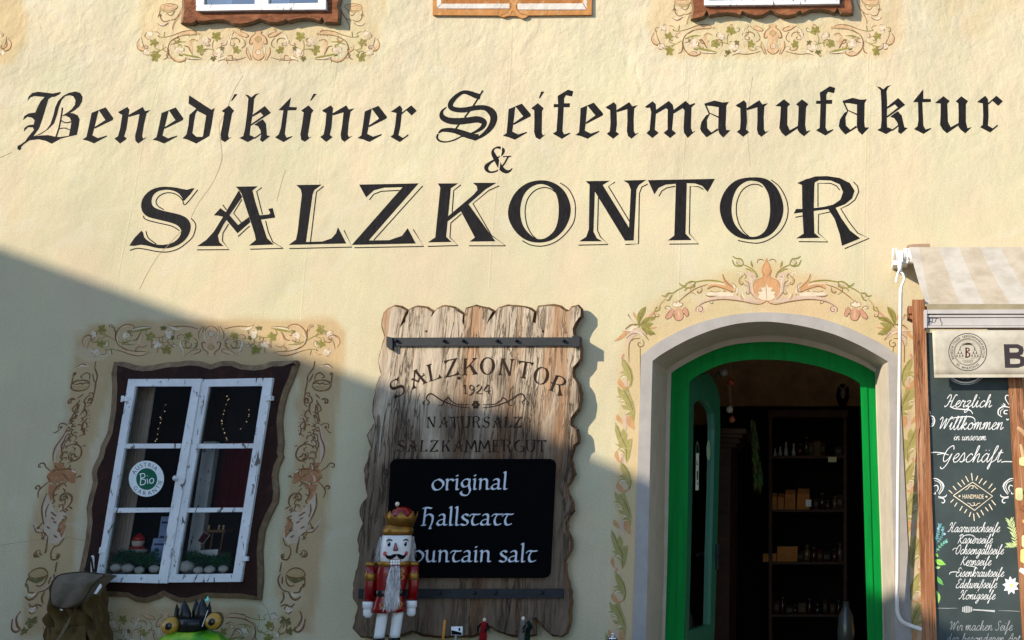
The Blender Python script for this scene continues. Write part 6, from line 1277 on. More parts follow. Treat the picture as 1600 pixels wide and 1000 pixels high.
def figurine(label, cx, head, robe, cloak, y_head, w_):
    c0 = T(cx, 480); t = thing('figurine', label, 'figurine', (c0.x, -.3, TZ), 'little dressed figures on the table')
    zb = lambda y: T(cx, y).z
    m = MB(); m.smooth = True; m.col = robe; m.lathe([(w_ * 1.1 * u8, TZ), (w_ * u8, zb(430)), (w_ * .75 * u8, zb(y_head + 110)), (w_ * .95 * u8, zb(y_head + 70)), (w_ * .5 * u8, zb(y_head + 42)), (w_ * .25 * u8, zb(y_head + 32))], (c0.x, -.3, 0), 18, 1, .8); m.build('robe', MATTE, t)
    m = MB(); m.smooth = True; m.col = head; m.ball((c0.x, -.3, zb(y_head + 16)), 21 * u8, sz=1.2); m.build('head', GLOSS, t)
    m = MB(); m.smooth = True; m.col = cloak
    for s_ in (-1, 1): m.tube([(c0.x + s_ * w_ * .7 * u8, -.3, zb(y_head + 62)), (c0.x + s_ * w_ * 1.45 * u8, -.31, zb(y_head + 110)), (c0.x + s_ * w_ * .9 * u8, -.34, zb(y_head + 160))], [14 * u8, 15 * u8, 10 * u8], 10)
    m.build('sleeve', MATTE, t)
figurine('bald figurine in a dark red robe with black sleeves, leftmost of the little figures', 755, RGB(214, 190, 165), RGB(130, 18, 22), RGB(18, 14, 16), 212, 46)
figurine('figurine with white head and grey brown cape, middle one of the little figures', 1240, RGB(230, 215, 195), RGB(112, 104, 92), RGB(70, 64, 56), 196, 44)
figurine('dark green figurine standing at the right of the little figures', 1312, RGB(60, 60, 50), RGB(14, 34, 26), RGB(10, 16, 14), 214, 34)
t = thing('kettle', 'dark metal pot with a shiny lid knob at the right end of the table', 'pot', (at(957, 1000, -.25).x, -.25, TZ))
c0 = at(957, 1000, -.25); m = MB(); m.smooth = True; m.col = RGB(30, 34, 40); m.lathe([(.025, TZ), (.034, TZ + .008), (.036, TZ + .02), (.026, TZ + .034)], (c0.x, -.25, 0), 20); m.build('bowl', GLOSS, t)
m = MB(); m.smooth = True; m.col = RGB(190, 195, 205); m.lathe([(.027, TZ + .034), (.02, TZ + .044), (.006, TZ + .050), (.006, TZ + .054), (.010, TZ + .060), (.004, TZ + .066)], (c0.x, -.25, 0), 20); m.build('lid', m_plain('chrome', (.7, .7, .72, 1), .12, .5, 1, .02, 5, 0), t)

# ---------------------------------------------------------------- rucksack on a hook
rz = zm(20, 860, 6.6667); RY = -.16
def Q(x, y, Y=RY): return at(*rz(x, y), Y)
ur = 1 / ppm(120, 940, RY) / 6.6667
CANV = m_plain('olive brown canvas', RGB(90, 70, 40), .95, .1, 0, .38, 11, .8); FLAPM = m_plain('faded canvas flap', RGB(108, 97, 82), .95, .1, 0, .25, 13, .8)
ruck = thing('rucksack', 'old olive brown canvas rucksack with a faded flap hanging left of the lower window', 'rucksack', (Q(680, 900).x, RY, Q(680, 900).z))
m = MB(); m.smooth = True; rings = []
PRF = smooth([(300, 490, 900), (360, 450, 928), (440, 425, 945), (540, 405, 955), (640, 390, 968), (720, 376, 980), (800, 362, 995), (880, 352, 1015), (960, 340, 1035), (1060, 335, 1055), (1160, 345, 1055), (1260, 380, 1025), (1310, 450, 960)], False, 5)
for y, xl, xr in PRF:
    cx, hw = (xl + xr) / 2, (xr - xl) / 2; r_ = []; g_ = min(1, max(0, (y - 300) / 250))
    for i in range(96):
        a = 2 * math.pi * i / 96; ca, sa = math.cos(a), math.sin(a)
        t1 = abs(math.sin(2.6 * a + y * .0075 + .8)) ** 1.6; t2 = abs(math.sin(4.7 * a - y * .011)) ** 2.2; t3 = math.sin(y * .035 + 3 * math.sin(a * 2))
        fold = 1 - g_ * (.17 * t1 + .14 * t2) + .03 * t3 * g_
        px_ = abs(ca) ** .75 * (1 if ca > 0 else -1); py_ = abs(sa) ** .8 * (1 if sa > 0 else -1)
        p = Q(cx + hw * px_ * (fold * .45 + .55), y); r_.append((p.x, RY + .125 * py_ * (fold * 2.0 - 1.0 if sa < 0 else .8), p.z))
    rings.append(r_)
m.rings(rings); m.build('bag_body', CANV, ruck)
m = MB(); m.smooth = True; rows = []                                 # front pocket, sagging
for j in range(9):
    y = 800 + 40 * j; rows.append([Q(400 + 36 * i + 4 * math.sin(j + i), y + 14 * math.sin(i * .55), RY - .100 - .030 * math.sin(math.pi * j / 8) * math.sin(math.pi * i / 10) ** .6 - .006 * math.sin(i * 1.7 + j * .6)) for i in range(11)])
m.grid(rows); pk_ = m.build('pocket', CANV, ruck, recalc=False)
for x_, w_ in ((660, 26), (860, 22)):
    m = MB(); m.smooth = True; m.col = RGB(70, 50, 30); m.grid([[Q(x_ - w_ / 2 - (y - 500) * .08, y, RY - .124 - .01 * math.sin((y - 500) / 300 * 3.1)), Q(x_ + w_ / 2 - (y - 500) * .08, y, RY - .124 - .01 * math.sin((y - 500) / 300 * 3.1))] for y in range(540, 900, 40)]); m.build('strap', MATTE, ruck, recalc=False)
m = MB(); m.smooth = True                                            # flap: a domed lid drooping at the front left
FL = [(398, 400), (440, 300), (490, 258), (600, 238), (740, 228), (860, 243), (952, 252), (905, 292), (822, 372), (755, 488), (682, 560), (560, 602), (462, 592), (402, 545)]
cx, cy = 640, 400; rows = []
fl = smooth(FL, True, 4)
for f, yy in ((1.0, -.120), (.97, -.130), (.9, -.139), (.8, -.145), (.68, -.151), (.55, -.155), (.4, -.158), (.25, -.159), (.02, -.159)):
    rows.append([Q(cx + (x - cx) * f, cy + (y - cy) * f, RY + yy + .06 * max(0, (330 - (cy + (y - cy) * f)) / 100) - .026 * abs(math.sin((x - cx) * f * .016 + (y - cy) * f * .009 + .6)) ** 1.5 * (.3 + .7 * f)) for x, y in fl + fl[:1]])
m.grid(rows); rim = [Vector(p) + Vector((0, .05, 0)) for p in rows[0]]; m.grid([rows[0], rim]); m.grid([rim, [p + Vector((0, .06, -.01)) for p in rim]])
m.build('flap', FLAPM, ruck, recalc=False)
m = MB(); m.smooth = True; m.col = RGB(62, 50, 36); m.tube([Vector(p) + Vector((0, -.002, 0)) for p in rows[0]], .0045, 8); m.build('edge_binding', MATTE, ruck)
m = MB(); m.col = RGB(222, 220, 214); m.prism([rz(*p) for p in ((846, 448), (908, 346), (924, 356), (922, 384), (870, 456))], RY - .172, RY - .170, back=True); m.build('paper_tag', MATTE, ruck)
m = MB(); m.col = RGB(120, 104, 80)
for pts in ([(560, 760), (520, 840), (470, 930), (440, 1000)], [(600, 700), (560, 800), (500, 900), (490, 1000)]): m.tube([Q(x, y, RY - .118) for x, y in pts], .004, 8)
m.build('cord', MATTE, ruck)
m = MB(); m.smooth = True; m.col = RGB(225, 220, 210); m.ball(Q(510, 614, RY - .125), .007); m.build('snap_button', GLOSS, ruck)
m = MB(); m.col = RGB(220, 216, 208); m.prism([rz(*p) for p in ((810, 236), (812, 70), (822, 52), (831, 70), (828, 236))], -.09, -.075, back=True); m.build('hanging_loop', MATTE, ruck)
m = MB(); m.col = RGB(45, 38, 34)
m.tube([Q(760, 232, -.15), Q(752, 190, -.12), Q(800, 120, -.10), Q(816, 80, -.088), Q(824, 120, -.10), Q(840, 235, -.14)], .005, 8); m.build('strap', MATTE, ruck)
m = MB(); m.tube([Q(816, 86, -.035), Q(816, 86, -.10), Q(816, 74, -.108)], .004, 8); tag(m.build('wall_hook', IRON), 'small iron hook the rucksack hangs from', 'hook')

# ---------------------------------------------------------------- crowned frog
fz = zm(220, 880, 8); FY = -.42
def F(x, y, Y=FY): return at(*fz(x, y), Y)
uf = 1 / ppm(297, 985, FY) / 8
frog = thing('frog_figure', 'shiny green frog figure with bulging yellow eyes and a black crown under the lower window', 'frog figure', (F(600, 1000).x, FY, 0))
SKIN = NB('frog skin'); c_ = SKIN.ramp(SKIN.noise(SKIN.pos(), 13, 3, .5), [(.30, RGB(36, 92, 14)), (.5, RGB(84, 158, 22)), (.68, RGB(150, 184, 44))]); SKIN = SKIN.fin(c_, .38, SKIN.bump(SKIN.noise(SKIN.pos(), 60, 4), .25, .004), spec=.45)
m = MB(); m.smooth = True; hc = F(600, 1290); top = F(600, 818).z; hz_ = (top - hc.z)
def fring(z, rx, ry, dy=0): return [(hc.x + rx * math.cos(a), FY + dy + ry * math.sin(a), z) for a in [2 * math.pi * k / 40 for k in range(40)]]
W_ = 560 * uf
R0 = [fring(top - hz_ * (1 - math.cos(t_)), max(.004, W_ * math.sin(t_) ** .8), max(.004, .13 * math.sin(t_) ** .8)) for t_ in [math.pi * k / 16 for k in range(0, 13)]]
zb = R0[-1][0][2]
R0 += [fring(zb - (zb - .02) * f, W_ * w_, .15 * w_) for f, w_ in ((.15, .72), (.35, .95), (.6, 1.15), (.85, 1.2), (1, 1.0))]
m.rings(R0)
for s_ in (-1, 1):
    m.tube([(hc.x + s_ * W_ * .8, FY - .02, zb - .08), (hc.x + s_ * W_ * 1.25, FY - .1, zb - .25), (hc.x + s_ * W_ * .7, FY - .19, zb - .42)], [.035, .03, .025], 12)
    m.tube([(hc.x + s_ * W_ * 1.0, FY, .14), (hc.x + s_ * W_ * 1.7, FY - .05, .2), (hc.x + s_ * W_ * 1.3, FY - .2, .04), (hc.x + s_ * W_ * 1.5, FY - .28, .02)], [.06, .055, .04, .03], 12)
fb = m.build('frog_body', SKIN, frog)
for (x, y, r, px_, py_) in ((380, 782, 108, 395, 782), (915, 722, 100, 928, 727)):
    m = MB(); m.smooth = True; c0 = F(x, y, FY - .03); m.col = RGB(176, 132, 46); m.ball(c0, r * uf, 28, 18); ey = m.build('eye', GLOSS, frog)
    m = MB(); m.smooth = True; m.col = RGB(10, 9, 8); cp = F(px_, py_, FY - .03); cp.y = c0.y - r * uf * .86; m.ball(cp, 45 * uf, 18, 10, 1, .42, 1); m.build('pupil', GLOSS, ey)
    m = MB(); m.smooth = True; m.col = RGB(70, 60, 20); m.rings([[(c0.x + r * uf * f * math.cos(a), c0.y + dy, c0.z + r * uf * f * math.sin(a)) for a in [2 * math.pi * k / 28 for k in range(28)]] for f, dy in ((.99, -.008), (1.06, 0), (1.06, .012), (.9, .016))]); m.build('eyelid', GLOSS, ey)
m = MB(); m.col = RGB(13, 14, 13); cc_ = F(660, 800); n = 0
m.smooth = True; m.lathe([(180 * uf, F(660, 850).z), (178 * uf, F(660, 760).z), (190 * uf, F(660, 690).z)], cc_, 24, 1, .9)
m.smooth = False
for x, yt, yb, wd, Yo in ((545, 455, 740, 84, -.025), (735, 425, 730, 0, 0), (770, 430, 750, 96, -.025), (690, 450, 700, 52, .02), (450, 500, 730, 34, .0), (860, 480, 740, 34, .0)):
    if wd: b0 = F(x - (20 if x > 700 else -10), yb, FY + Yo); m.smooth = True; m.rings([[(b0.x + (F(x, yt, FY + Yo).x - b0.x) * f + wd * uf * w_ * math.cos(a), FY + Yo + .022 * w_ * math.sin(a), b0.z + (F(x, yt).z - b0.z) * f) for a in [2 * math.pi * k / 10 for k in range(10)]] for f, w_ in ((0, 1), (.4, .95), (.7, .62), (.92, .22), (1, .04))])
m.build('crown', m_attr('dark green lacquer', .35, .4, .1, 20, .1), frog)
m = MB(); m.smooth = True; m.col = RGB(120, 225, 205); c0 = F(832, 450, FY - .03); m.lathe([(.001, c0.z + .013), (.008, c0.z), (.010, c0.z - .008), (.001, c0.z - .012)], c0, 12); m.build('jewel', GLOSS, frog)
m = MB(); m.col = RGB(200, 200, 190); m.tube([F(838, 590, FY - .05), F(800, 700, FY - .055), F(768, 792, FY - .06)], .0022, 6); m.build('trim', GLOSS, frog)
# ---------------------------------------------------------------- behind the lower window panes
q = random.Random(12)
def curtain(label, x0, x1, y0, y1, Y, c_, dx=0.0, amp=.012, n=40):
    m = MB(); m.col = c_; m.smooth = True; rows = []
    for j in range(6):
        y = y0 + (y1 - y0) * j / 5; r_ = []
        for i in range(n + 1):
            x = x0 + (x1 - x0) * i / n - (y - y0) * .165 + dx * (j / 5) ** 2 * (i / n)
            p = at(x, y, Y); r_.append(p + Vector((0, amp * math.sin(i * 1.1 + .4 * math.sin(j)), 0)))
        rows.append(r_)
    m.grid(rows); return tag(m.build('curtain', MATTE, recalc=False), label, 'curtain')
curtain('beige curtain hanging at the left behind the lower window', 206, 246, 588, 930, .10, RGB(206, 186, 168))
curtain('red cloth hanging behind the right half of the lower window', 352, 440, 690, 800, .30, RGB(92, 8, 10))
m = MB(); m.col = RGB(150, 165, 185); m.prism([(318, 690), (338, 690), (306, 905), (286, 905)], .12, .16, back=True); tag(m.build('wooden_post', WHITEPAINT), 'pale grey blue upright board behind the right half of the lower window', 'board')
def moss(label, pts, Y, hgt, seed):
    m = MB(); q = random.Random(seed)
    for k in range(1100):
        f = q.random(); i = min(len(pts) - 2, int(f * (len(pts) - 1))); t_ = f * (len(pts) - 1) - i
        x = pts[i][0] + (pts[i + 1][0] - pts[i][0]) * t_; y = pts[i][1] + (pts[i + 1][1] - pts[i][1]) * t_
        p = at(x + q.uniform(-4, 4), y + q.uniform(-hgt, hgt), Y + q.uniform(-.03, .03)); v_ = Vector((q.uniform(-1, 1), q.uniform(-.6, .2), q.uniform(-.5, .8))).normalized() * q.uniform(.02, .045); s_ = Vector((q.uniform(-1, 1), q.uniform(-1, 1), q.uniform(-1, 1))).normalized() * .0022
        m.col = RGB(q.randint(20, 50), q.randint(70, 115), q.randint(45, 75)); m.add([p - s_, p + s_, p + v_], [(0, 1, 2)])
    return tag(m.build('fir_branch', MATTE), label, 'fir branch')
moss('dark green fir branch lying behind the lower left pane', [(180, 872), (205, 868), (226, 878), (246, 870)], .03, 9, 1)
moss('fir branch lying behind the lower right pane', [(288, 872), (310, 872), (340, 880), (358, 876)], .03, 9, 2)
ls = ['leftmost white stone behind the lower left pane', 'second white stone from the left behind the lower left pane', 'third white stone behind the lower left pane', 'white stone at the right end behind the lower left pane', 'largest white stone, behind the lower right pane', 'small white stone in the middle behind the lower right pane', 'white stone toward the right behind the lower right pane', 'rightmost white stone behind the lower right pane']
for k, (x, y, r) in enumerate(((181, 887, 7.5), (200, 888, 8.5), (218, 891, 7), (241, 889, 7.5), (291, 885, 11), (310, 891, 7), (328, 890, 7.5), (349, 889, 7))):
    m = MB(); m.smooth = True; m.col = RGB(196, 190, 180); c0 = at(x, y, .0); s_ = r / ppm(x, y, 0); m.ball((c0.x, .0, c0.z), s_, 12, 8, 1.15, .8, .8)
    for i in range(len(m.v)): m.v[i] = m.v[i] + Vector((q.uniform(-1, 1), q.uniform(-1, 1), q.uniform(-1, 1))) * s_ * .08
    tag(m.build('white_stone', MATTE), ls[k], 'stone', 'white stones behind the window')
m = MB(); c0, c1 = at(150, 897, -.02), at(372, 897, .3); m.box((c0.x, -.03, c0.z - .03), (c1.x, .5, c0.z - .002)); m.build('window_board', SHELFWOOD, win)
# red and white round tin figure, boxes, lantern
t = thing('santa_figure', 'round red and white winter figure behind the lower left pane', 'figure', at(215, 880, .12)); c0 = at(213, 866, .12); u_ = 1 / ppm(213, 850, .12)
m = MB(); m.smooth = True; m.col = RGB(190, 40, 34); m.lathe([(11 * u_, c0.z - 8 * u_), (14 * u_, c0.z), (13 * u_, c0.z + 8 * u_), (9 * u_, c0.z + 12 * u_)], c0, 20); m.build('coat', GLOSS, t)
m = MB(); m.smooth = True; m.col = RGB(215, 195, 180); m.lathe([(12.4 * u_, c0.z + 2 * u_), (14.6 * u_, c0.z + 3.5 * u_), (14.4 * u_, c0.z + 7 * u_), (12 * u_, c0.z + 8 * u_)], c0, 20); m.ball(c0 + Vector((0, 0, 18 * u_)), 9 * u_); m.build('trim', MATTE, t)
m = MB(); m.smooth = True; m.col = RGB(190, 40, 34); m.lathe([(9.5 * u_, c0.z + 20 * u_), (8 * u_, c0.z + 25 * u_), (3 * u_, c0.z + 30 * u_), (.5 * u_, c0.z + 32 * u_)], c0, 18); m.build('cap', GLOSS, t)
for lab, x0, x1, y0, y1, Y in (('tall blue grey carton behind the lower left pane', 246, 262, 807, 880, .2), ('short pale blue carton in front of the tall one behind the lower left pane', 234, 258, 841, 882, .13)):
    m = MB(); m.col = RGB(150, 165, 200); m.prism([(x0 + 6, y0), (x1 + 6, y0), (x1 - 4, y1), (x0 - 4, y1)], Y, Y + .06, back=True); bx_ = tag(m.build('carton', MATTE), lab, 'box')
    d = Decal(Y, start=.0006); d.col = RGB(60, 70, 100); d.fill([(x0 + 7, y0 + 8), (x1 + 2, y0 + 8), (x1 + 1.4, y0 + 11), (x0 + 6.5, y0 + 11)]); d.dot((x0 + x1) / 2 - 1, y0 + (y1 - y0) * .45, 4, 12, 3); d.build('print', MATTE, bx_)
t = thing('lantern', 'small brown lantern with thin posts behind the lower right pane', 'lantern', at(335, 880, .1)); SH = RGB(120, 84, 60)
m = MB(); m.col = SH; m.prism([(322, 828), (352, 828), (351, 832), (321, 832)], .08, .16, back=True); m.prism([(316, 864), (347, 864), (346, 868), (315, 868)], .08, .16, back=True); m.build('platform', MATTE, t)
for x in (322, 333, 349):
    m = MB(); m.col = SH; m.tube([at(x, 831, .09), at(x - 6, 866, .09)], .004, 6); m.build('post', MATTE, t)
for x in (326, 342, 349):
    m = MB(); m.smooth = True; m.col = RGB(190, 160, 120); c0 = at(x, 826, .1); m.lathe([(.007, c0.z - .006), (.005, c0.z + .008), (.007, c0.z + .014), (.001, c0.z + .02)], c0, 10); m.build('finial', GLOSS, t)
m = MB(); m.col = RGB(70, 30, 30); m.prism([(318, 831), (328, 836), (317, 850), (309, 845)], .06, .064, back=True); lt = tag(m.build('hang_tag', MATTE), 'tilted dark red tag with pale edge hanging in front of the lantern', 'tag'); d = Decal(.06, start=.0004); d.col = RGB(190, 160, 150); d.line([(318, 831, 1), (328, 836, 1), (317, 850, 1), (309, 845, 1), (318, 831, 1)], sm=0); d.build('border', MATTE, lt)
m = MB(); m.col = RGB(215, 210, 205); m.prism([(312, 860), (341, 858), (339, 868), (310, 870)], .05, .055, back=True); tag(m.build('paper_card', MATTE), 'white paper card at the foot of the lantern', 'card')
def lights(label, pts, Y, seed):
    q = random.Random(seed); t = thing('fairy_lights', label, 'fairy lights', at(pts[0][0], pts[0][1], Y), 'fairy lights in the window'); P_ = [at(x, y, Y) for x, y in pts]
    m = MB(); m.col = RGB(90, 80, 60); m.tube(smooth(P_, False, 4), .0006, 5); m.build('wire', MATTE, t)
    for x, y in pts[::1] + [((a[0] + b_[0]) / 2 + 1, (a[1] + b_[1]) / 2) for a, b_ in zip(pts, pts[1:])]:
        m = MB(); m.smooth = True; m.ball(at(x + q.uniform(-2, 2), y + q.uniform(-3, 3), Y - .004), q.uniform(.0016, .0028), 8, 6); m.build('bulb', BULB, t)
bb = NB('lit bulb'); bb.p.inputs['Emission Color'].default_value = (1, .72, .4, 1); bb.p.inputs['Emission Strength'].default_value = .5; BULB = bb.fin((.9, .7, .4, 1), .3)
lights('string of tiny warm lights behind the top right pane', [(356, 617), (357, 625), (350, 640), (348, 655), (346, 665), (350, 678), (353, 690)], .05, 1)
lights('string of tiny warm lights behind the top left pane', [(257, 630), (252, 650), (250, 662), (246, 678), (243, 690)], .05, 2)
lights('few tiny warm lights at the right of the top right pane', [(390, 640), (388, 650), (378, 668)], .07, 3)

# ---------------------------------------------------------------- awning
AY0, AY1 = -.10, -.58
aw = thing('awning', 'beige and cream striped shop awning with a white front bar and printed valance', 'awning', at(1500, 400, AY0))
m = MB(); m.smooth = True; c0 = at(1432, 400, AY0); rr = 12 / ppm(1432, 400, AY0)
def xcyl(m, x0, x1, y, z, r, seg=20): m.rings([[(x, y + r * math.cos(a), z + r * math.sin(a)) for a in [2 * math.pi * k / seg for k in range(seg)]] for x in (x0, x1)])
xe = at(1960, 400, AY0).x
xcyl(m, at(1413, 400, AY0).x, xe, AY0, c0.z, rr); m.smooth = False; m.build('roller', WHITEPAINT, aw)
m = MB(); m.col = RGB(226, 222, 216)
for x in (1394, 1399, 1412): xcyl(m, at(x, 400, AY0).x, at(x + 2.6, 400, AY0).x, AY0, c0.z, rr * 1.05)
m.prism([(1401, 391), (1412, 391), (1411, 409), (1403, 409)], AY0 - .045, -.02); m.prism([(1394, 407), (1420, 406), (1419, 411), (1395, 414)], AY0 - .03, -.004); m.build('end_bracket', m_attr('white bracket enamel', .5, .4, .1, 30, .2), aw, bevel=.002)
m = MB(); m.col = RGB(160, 130, 100); m.prism([(1417, 383), (1427, 381.5), (1453, 380.5), (1453.5, 385.5), (1428, 386), (1420, 387)], AY0 - .03, -.002); m.build('wall_bracket', m_attr('bronze bracket', .5, .4, .2, 30, .2), aw, bevel=.002)
m = MB()
tops = [1420.5, 1436, 1467, 1498.5, 1530.5, 1562.5, 1595, 1627, 1660, 1692, 1725, 1758, 1790, 1823, 1855, 1888, 1920, 1950]; bots = [1448.5, 1455, 1503, 1541, 1582, 1621, 1660]
while len(bots) < len(tops): bots.append(bots[-1] + 39)
rows = []; NR = 10
for j in range(NR + 1):                                              # cloth from the roller to the bar, sagging a touch
    f = j / NR; sg = Vector((0, 0, -.014 * math.sin(math.pi * f)))
    rows.append([at(x0, 386.5, AY0 - .055).lerp(at(x1, 482, AY1 + .01), f) + sg for x0, x1 in zip(tops, bots)])
for k in range(len(tops) - 1):
    m.col = RGB(212, 203, 190, .72) if k % 2 == 0 else RGB(207, 192, 170, .72)
    m.grid([[r_[k], r_[k + 1]] for r_ in rows])
FABR = NB('awning cloth'); c_ = FABR.mix(1, FABR.col(), FABR.ramp(FABR.noise(FABR.pos((6, 6, 6)), 1.5, 5, .65), [(.35, (.82, .80, .76, 1)), (.6, (1.03, 1.03, 1.03, 1))]), 'MULTIPLY'); FABR = FABR.fin(c_, .9, FABR.bump(FABR.noise(FABR.pos(), 5, 3), .25, .01), spec=.15)
fo = m.build('awning_cloth', FABR, aw, recalc=False); fo.modifiers.new('thick', 'SOLIDIFY').thickness = .002
m = MB(); m.col = RGB(150, 138, 112); m.prism([(1447, 475), (1960, 475), (1962, 484), (1449, 484)], AY1 - .004, AY1 + .004, back=True); m.build('dirty_hem', FABR, aw)
m = MB(); m.prism([(1445, 484), (1962, 482), (1962, 490), (1445.5, 490)], AY1 - .035, AY1 + .02, back=True); m.prism([(1447, 492.3), (1962, 491.5), (1962, 495), (1447, 495.5)], AY1 - .028, AY1 + .02, back=True); m.prism([(1447, 496.5), (1962, 495.5), (1962, 507.5), (1447, 508.5)], AY1 - .022, AY1 + .018, back=True); m.prism([(1446, 509), (1962, 508), (1962, 511), (1446, 512)], AY1 - .032, AY1 + .02, back=True); m.prism([(1447, 489.5), (1962, 489), (1962, 511), (1447, 511)], AY1 - .010, AY1 + .016, back=True)
m.prism([(1444, 484), (1448.5, 484), (1448.5, 512), (1444.5, 512)], AY1 - .037, AY1 + .022, back=True)
fbz = m.build('front_bar', m_chip('white bar enamel', RGB(184, 176, 170), RGB(70, 62, 55), .5, .80), aw)
d = Decal(AY1 - .022, start=.0005); d.col = RGB(52, 44, 40); d.map = zm(1400, 470, 6.667)
for pts in ([(322, 140), (360, 150), (405, 140), (440, 165), (470, 140)], [(330, 160), (350, 190), (335, 230), (325, 262)], [(375, 150), (380, 200), (365, 240)], [(425, 150), (415, 200), (400, 230)], [(470, 160), (462, 200), (480, 235), (465, 268)], [(330, 185), (380, 180), (450, 186)], [(330, 225), (360, 215), (395, 230)]): d.line(pts, 7)
d.build('grime', MATTE, fbz)
# valance
def valY(x, y): return VY + (.0025 * math.sin(x * .045 + y * .02) - .006 * math.exp(-((x - 1474) / 7.0) ** 2)) * max(0, (y - 516) / 71)
VY = AY1 - .03
m = MB(); m.smooth = True; xs_ = [1456.5 + 5 * k for k in range(101)]; rows = []
for j, (yt) in enumerate((516, 530, 545, 560, 575, 587)):
    rows.append([at(x + (yt - 516) * .045, yt + (1.5 if x < 1460 else 0), valY(x, yt)) for x in xs_])
m.col = RGB(218, 208, 188, .70); m.grid(rows); val = m.build('valance', FABR, aw, recalc=False); val.modifiers.new('thick', 'SOLIDIFY').thickness = .0015
m = MB(); m.col = RGB(205, 195, 175, .9); m.prism([(1459.5, 585), (1960, 584.5), (1960, 588.5), (1460, 590)], VY - .012, VY - .006, back=True); m.build('seam', FABR, val)
d = Decal(0, start=.0022, fmap=lambda x, y, Y: at(x, y, valY(x, y) + Y)); ex, ey = 1512.0, 550.0; INK = RGB(48, 36, 44)
def ell(cx, cy, rx, ry, w): d.line([(cx + rx * math.cos(2 * math.pi * k / 48), cy + ry * math.sin(2 * math.pi * k / 48), w) for k in range(49)], sm=0)
d.col = INK; ell(ex, ey, 29.5, 29, 1.1); d.col = RGB(92, 84, 70); ell(ex, ey, 21.5, 21, .8); ell(ex, ey, 20, 19.6, .4)
d.col = RGB(46, 40, 36); arctext(d, 'BENEDIKTINER SEIFENMANUFAKTUR', ex, ey, 25.3, 24.9, -117, 112, 5.4); arctext(d, 'ST. WOLFGANG', ex, ey, 25.3, 24.9, 222, 138, 5.2, True)
d.col = RGB(44, 38, 36); d.fill([(1502, 537.6), (1508, 536.4), (1516, 536.4), (1521.5, 537.4), (1516, 538.8), (1508, 538.8)]); d.fill([(1508, 536.6), (1510, 535.6), (1515, 535.6), (1517, 536.6)])
for s_ in (-1, 1):
    d.line([(ex - .5 + s_ * 5, 539, .6), (ex - .5 + s_ * 10, 541, .6), (ex - .5 + s_ * 11.5, 546, .6)])
    for a_, b_ in ((0, 546), (-2.6, 551), (2.6, 551), (-5, 555.5), (0, 555.5), (5, 555.5)):
        X = ex - .5 + s_ * 11.8 + a_ * .9; d.fill([(X, b_ - 1.6), (X + 1.3, b_ + 1.6), (X - 1.3, b_ + 1.6)]); d.line([(X, b_ - 3, .4), (X, b_ - 1, .4)], sm=0)
d.col = RGB(70, 24, 26); d.line([(1509.5, 543.5, 2.2), (1509.5, 558.5, 2.2)], sm=0); d.line([(1508, 543.6, 1), (1513, 544.2, 1.6), (1514, 547.5, 1.8), (1510, 550.3, .9), (1514.5, 552, 1.8), (1514, 557, 1.8), (1508, 558.4, 1)]); d.line([(1507.5, 558.6, .8), (1512, 558.6, .8)], sm=0)
d.col = RGB(110, 100, 84); d.line([(1496, 558, .5), (1506, 560.5, .5)], sm=0); d.line([(1517, 560.5, .5), (1527, 558, .5)], sm=0)
for y, hw in ((562.5, 9), (564.3, 8), (566.2, 6)): d.line([(ex - hw, y, .5), (ex + hw, y + .2, .5)], sm=0)
d.col = RGB(58, 50, 52)                                             # bold sans B on the valance
ad = zm(1400, 470, 6.667)
def B_(x0):
    f = lambda x, y: (lambda p: (p[0] + x0, p[1]))(ad(x, y))
    d.fill([f(*p) for p in ((1122, 452), (1180, 452), (1190, 698), (1136, 698))])
    for y0, y1, xr in ((452, 578, 1330), (562, 698, 1345)):
        o_ = [(1180, y0), (1270, y0), (xr - 10, y0 + 25), (xr, (y0 + y1) / 2), (xr - 12, y1 - 22), (1270, y1), (1186, y1)]; i_ = [(1180, y0 + 40), (1250, y0 + 40), (xr - 55, y0 + 48), (xr - 52, (y0 + y1) / 2), (xr - 56, y1 - 46), (1250, y1 - 40), (1184, y1 - 40)]
        a_ = [d.pt(*f(*p)) for p in o_]; b_ = [d.pt(*f(*p)) for p in i_]; d.Y -= d.step; k = len(a_); d.add(a_ + b_, [(i, i + 1, k + i + 1, k + i) for i in range(k - 1)])
B_(0)
d.build('print', m_attr('valance print', .85, .2, .08, 30, .1), val)

# crank rod hanging from the awning gear
cr = thing('awning_crank', 'thin white crank rod hanging from the awning, bent outwards at its foot', 'crank', at(1408, 700, -.12))
m = MB(); m.smooth = True; yA, yB_ = -.14, -.045
def CY(y): return yA + (yB_ - yA) * (y - 410) / 570
def cp(x, y): return at(x, y, CY(y))
rw = 3.0 / ppm(1406, 700, -.1)
m.tube([cp(1406, 410), cp(1406.5, 424)], rw * 1.25, 12); m.tube(smooth([cp(1404, 424), cp(1401.5, 433), cp(1400.5, 441)], False, 5), rw * .6, 8)
m.tube(smooth([cp(1407.5, 424), cp(1412, 430), cp(1412.5, 438), cp(1409, 446), cp(1408, 452)], False, 6), rw * .62, 10); m.build('hook', m_attr('crank enamel', .4, .4, .05, 30, .0), cr)
m = MB(); m.smooth = True; m.col = RGB(228, 222, 214)
m.tube(smooth([cp(1407.5, 450), cp(1406, 560), cp(1403.5, 760), cp(1402.3, 900), cp(1401.5, 945), cp(1404, 962), cp(1411, 972), cp(1424, 978), at(1442, 984, -.09), at(1454, 989, -.12)], False, 6), rw, 12); m.build('rod', m_attr('crank white', .4, .4, .05, 30, .0), cr)

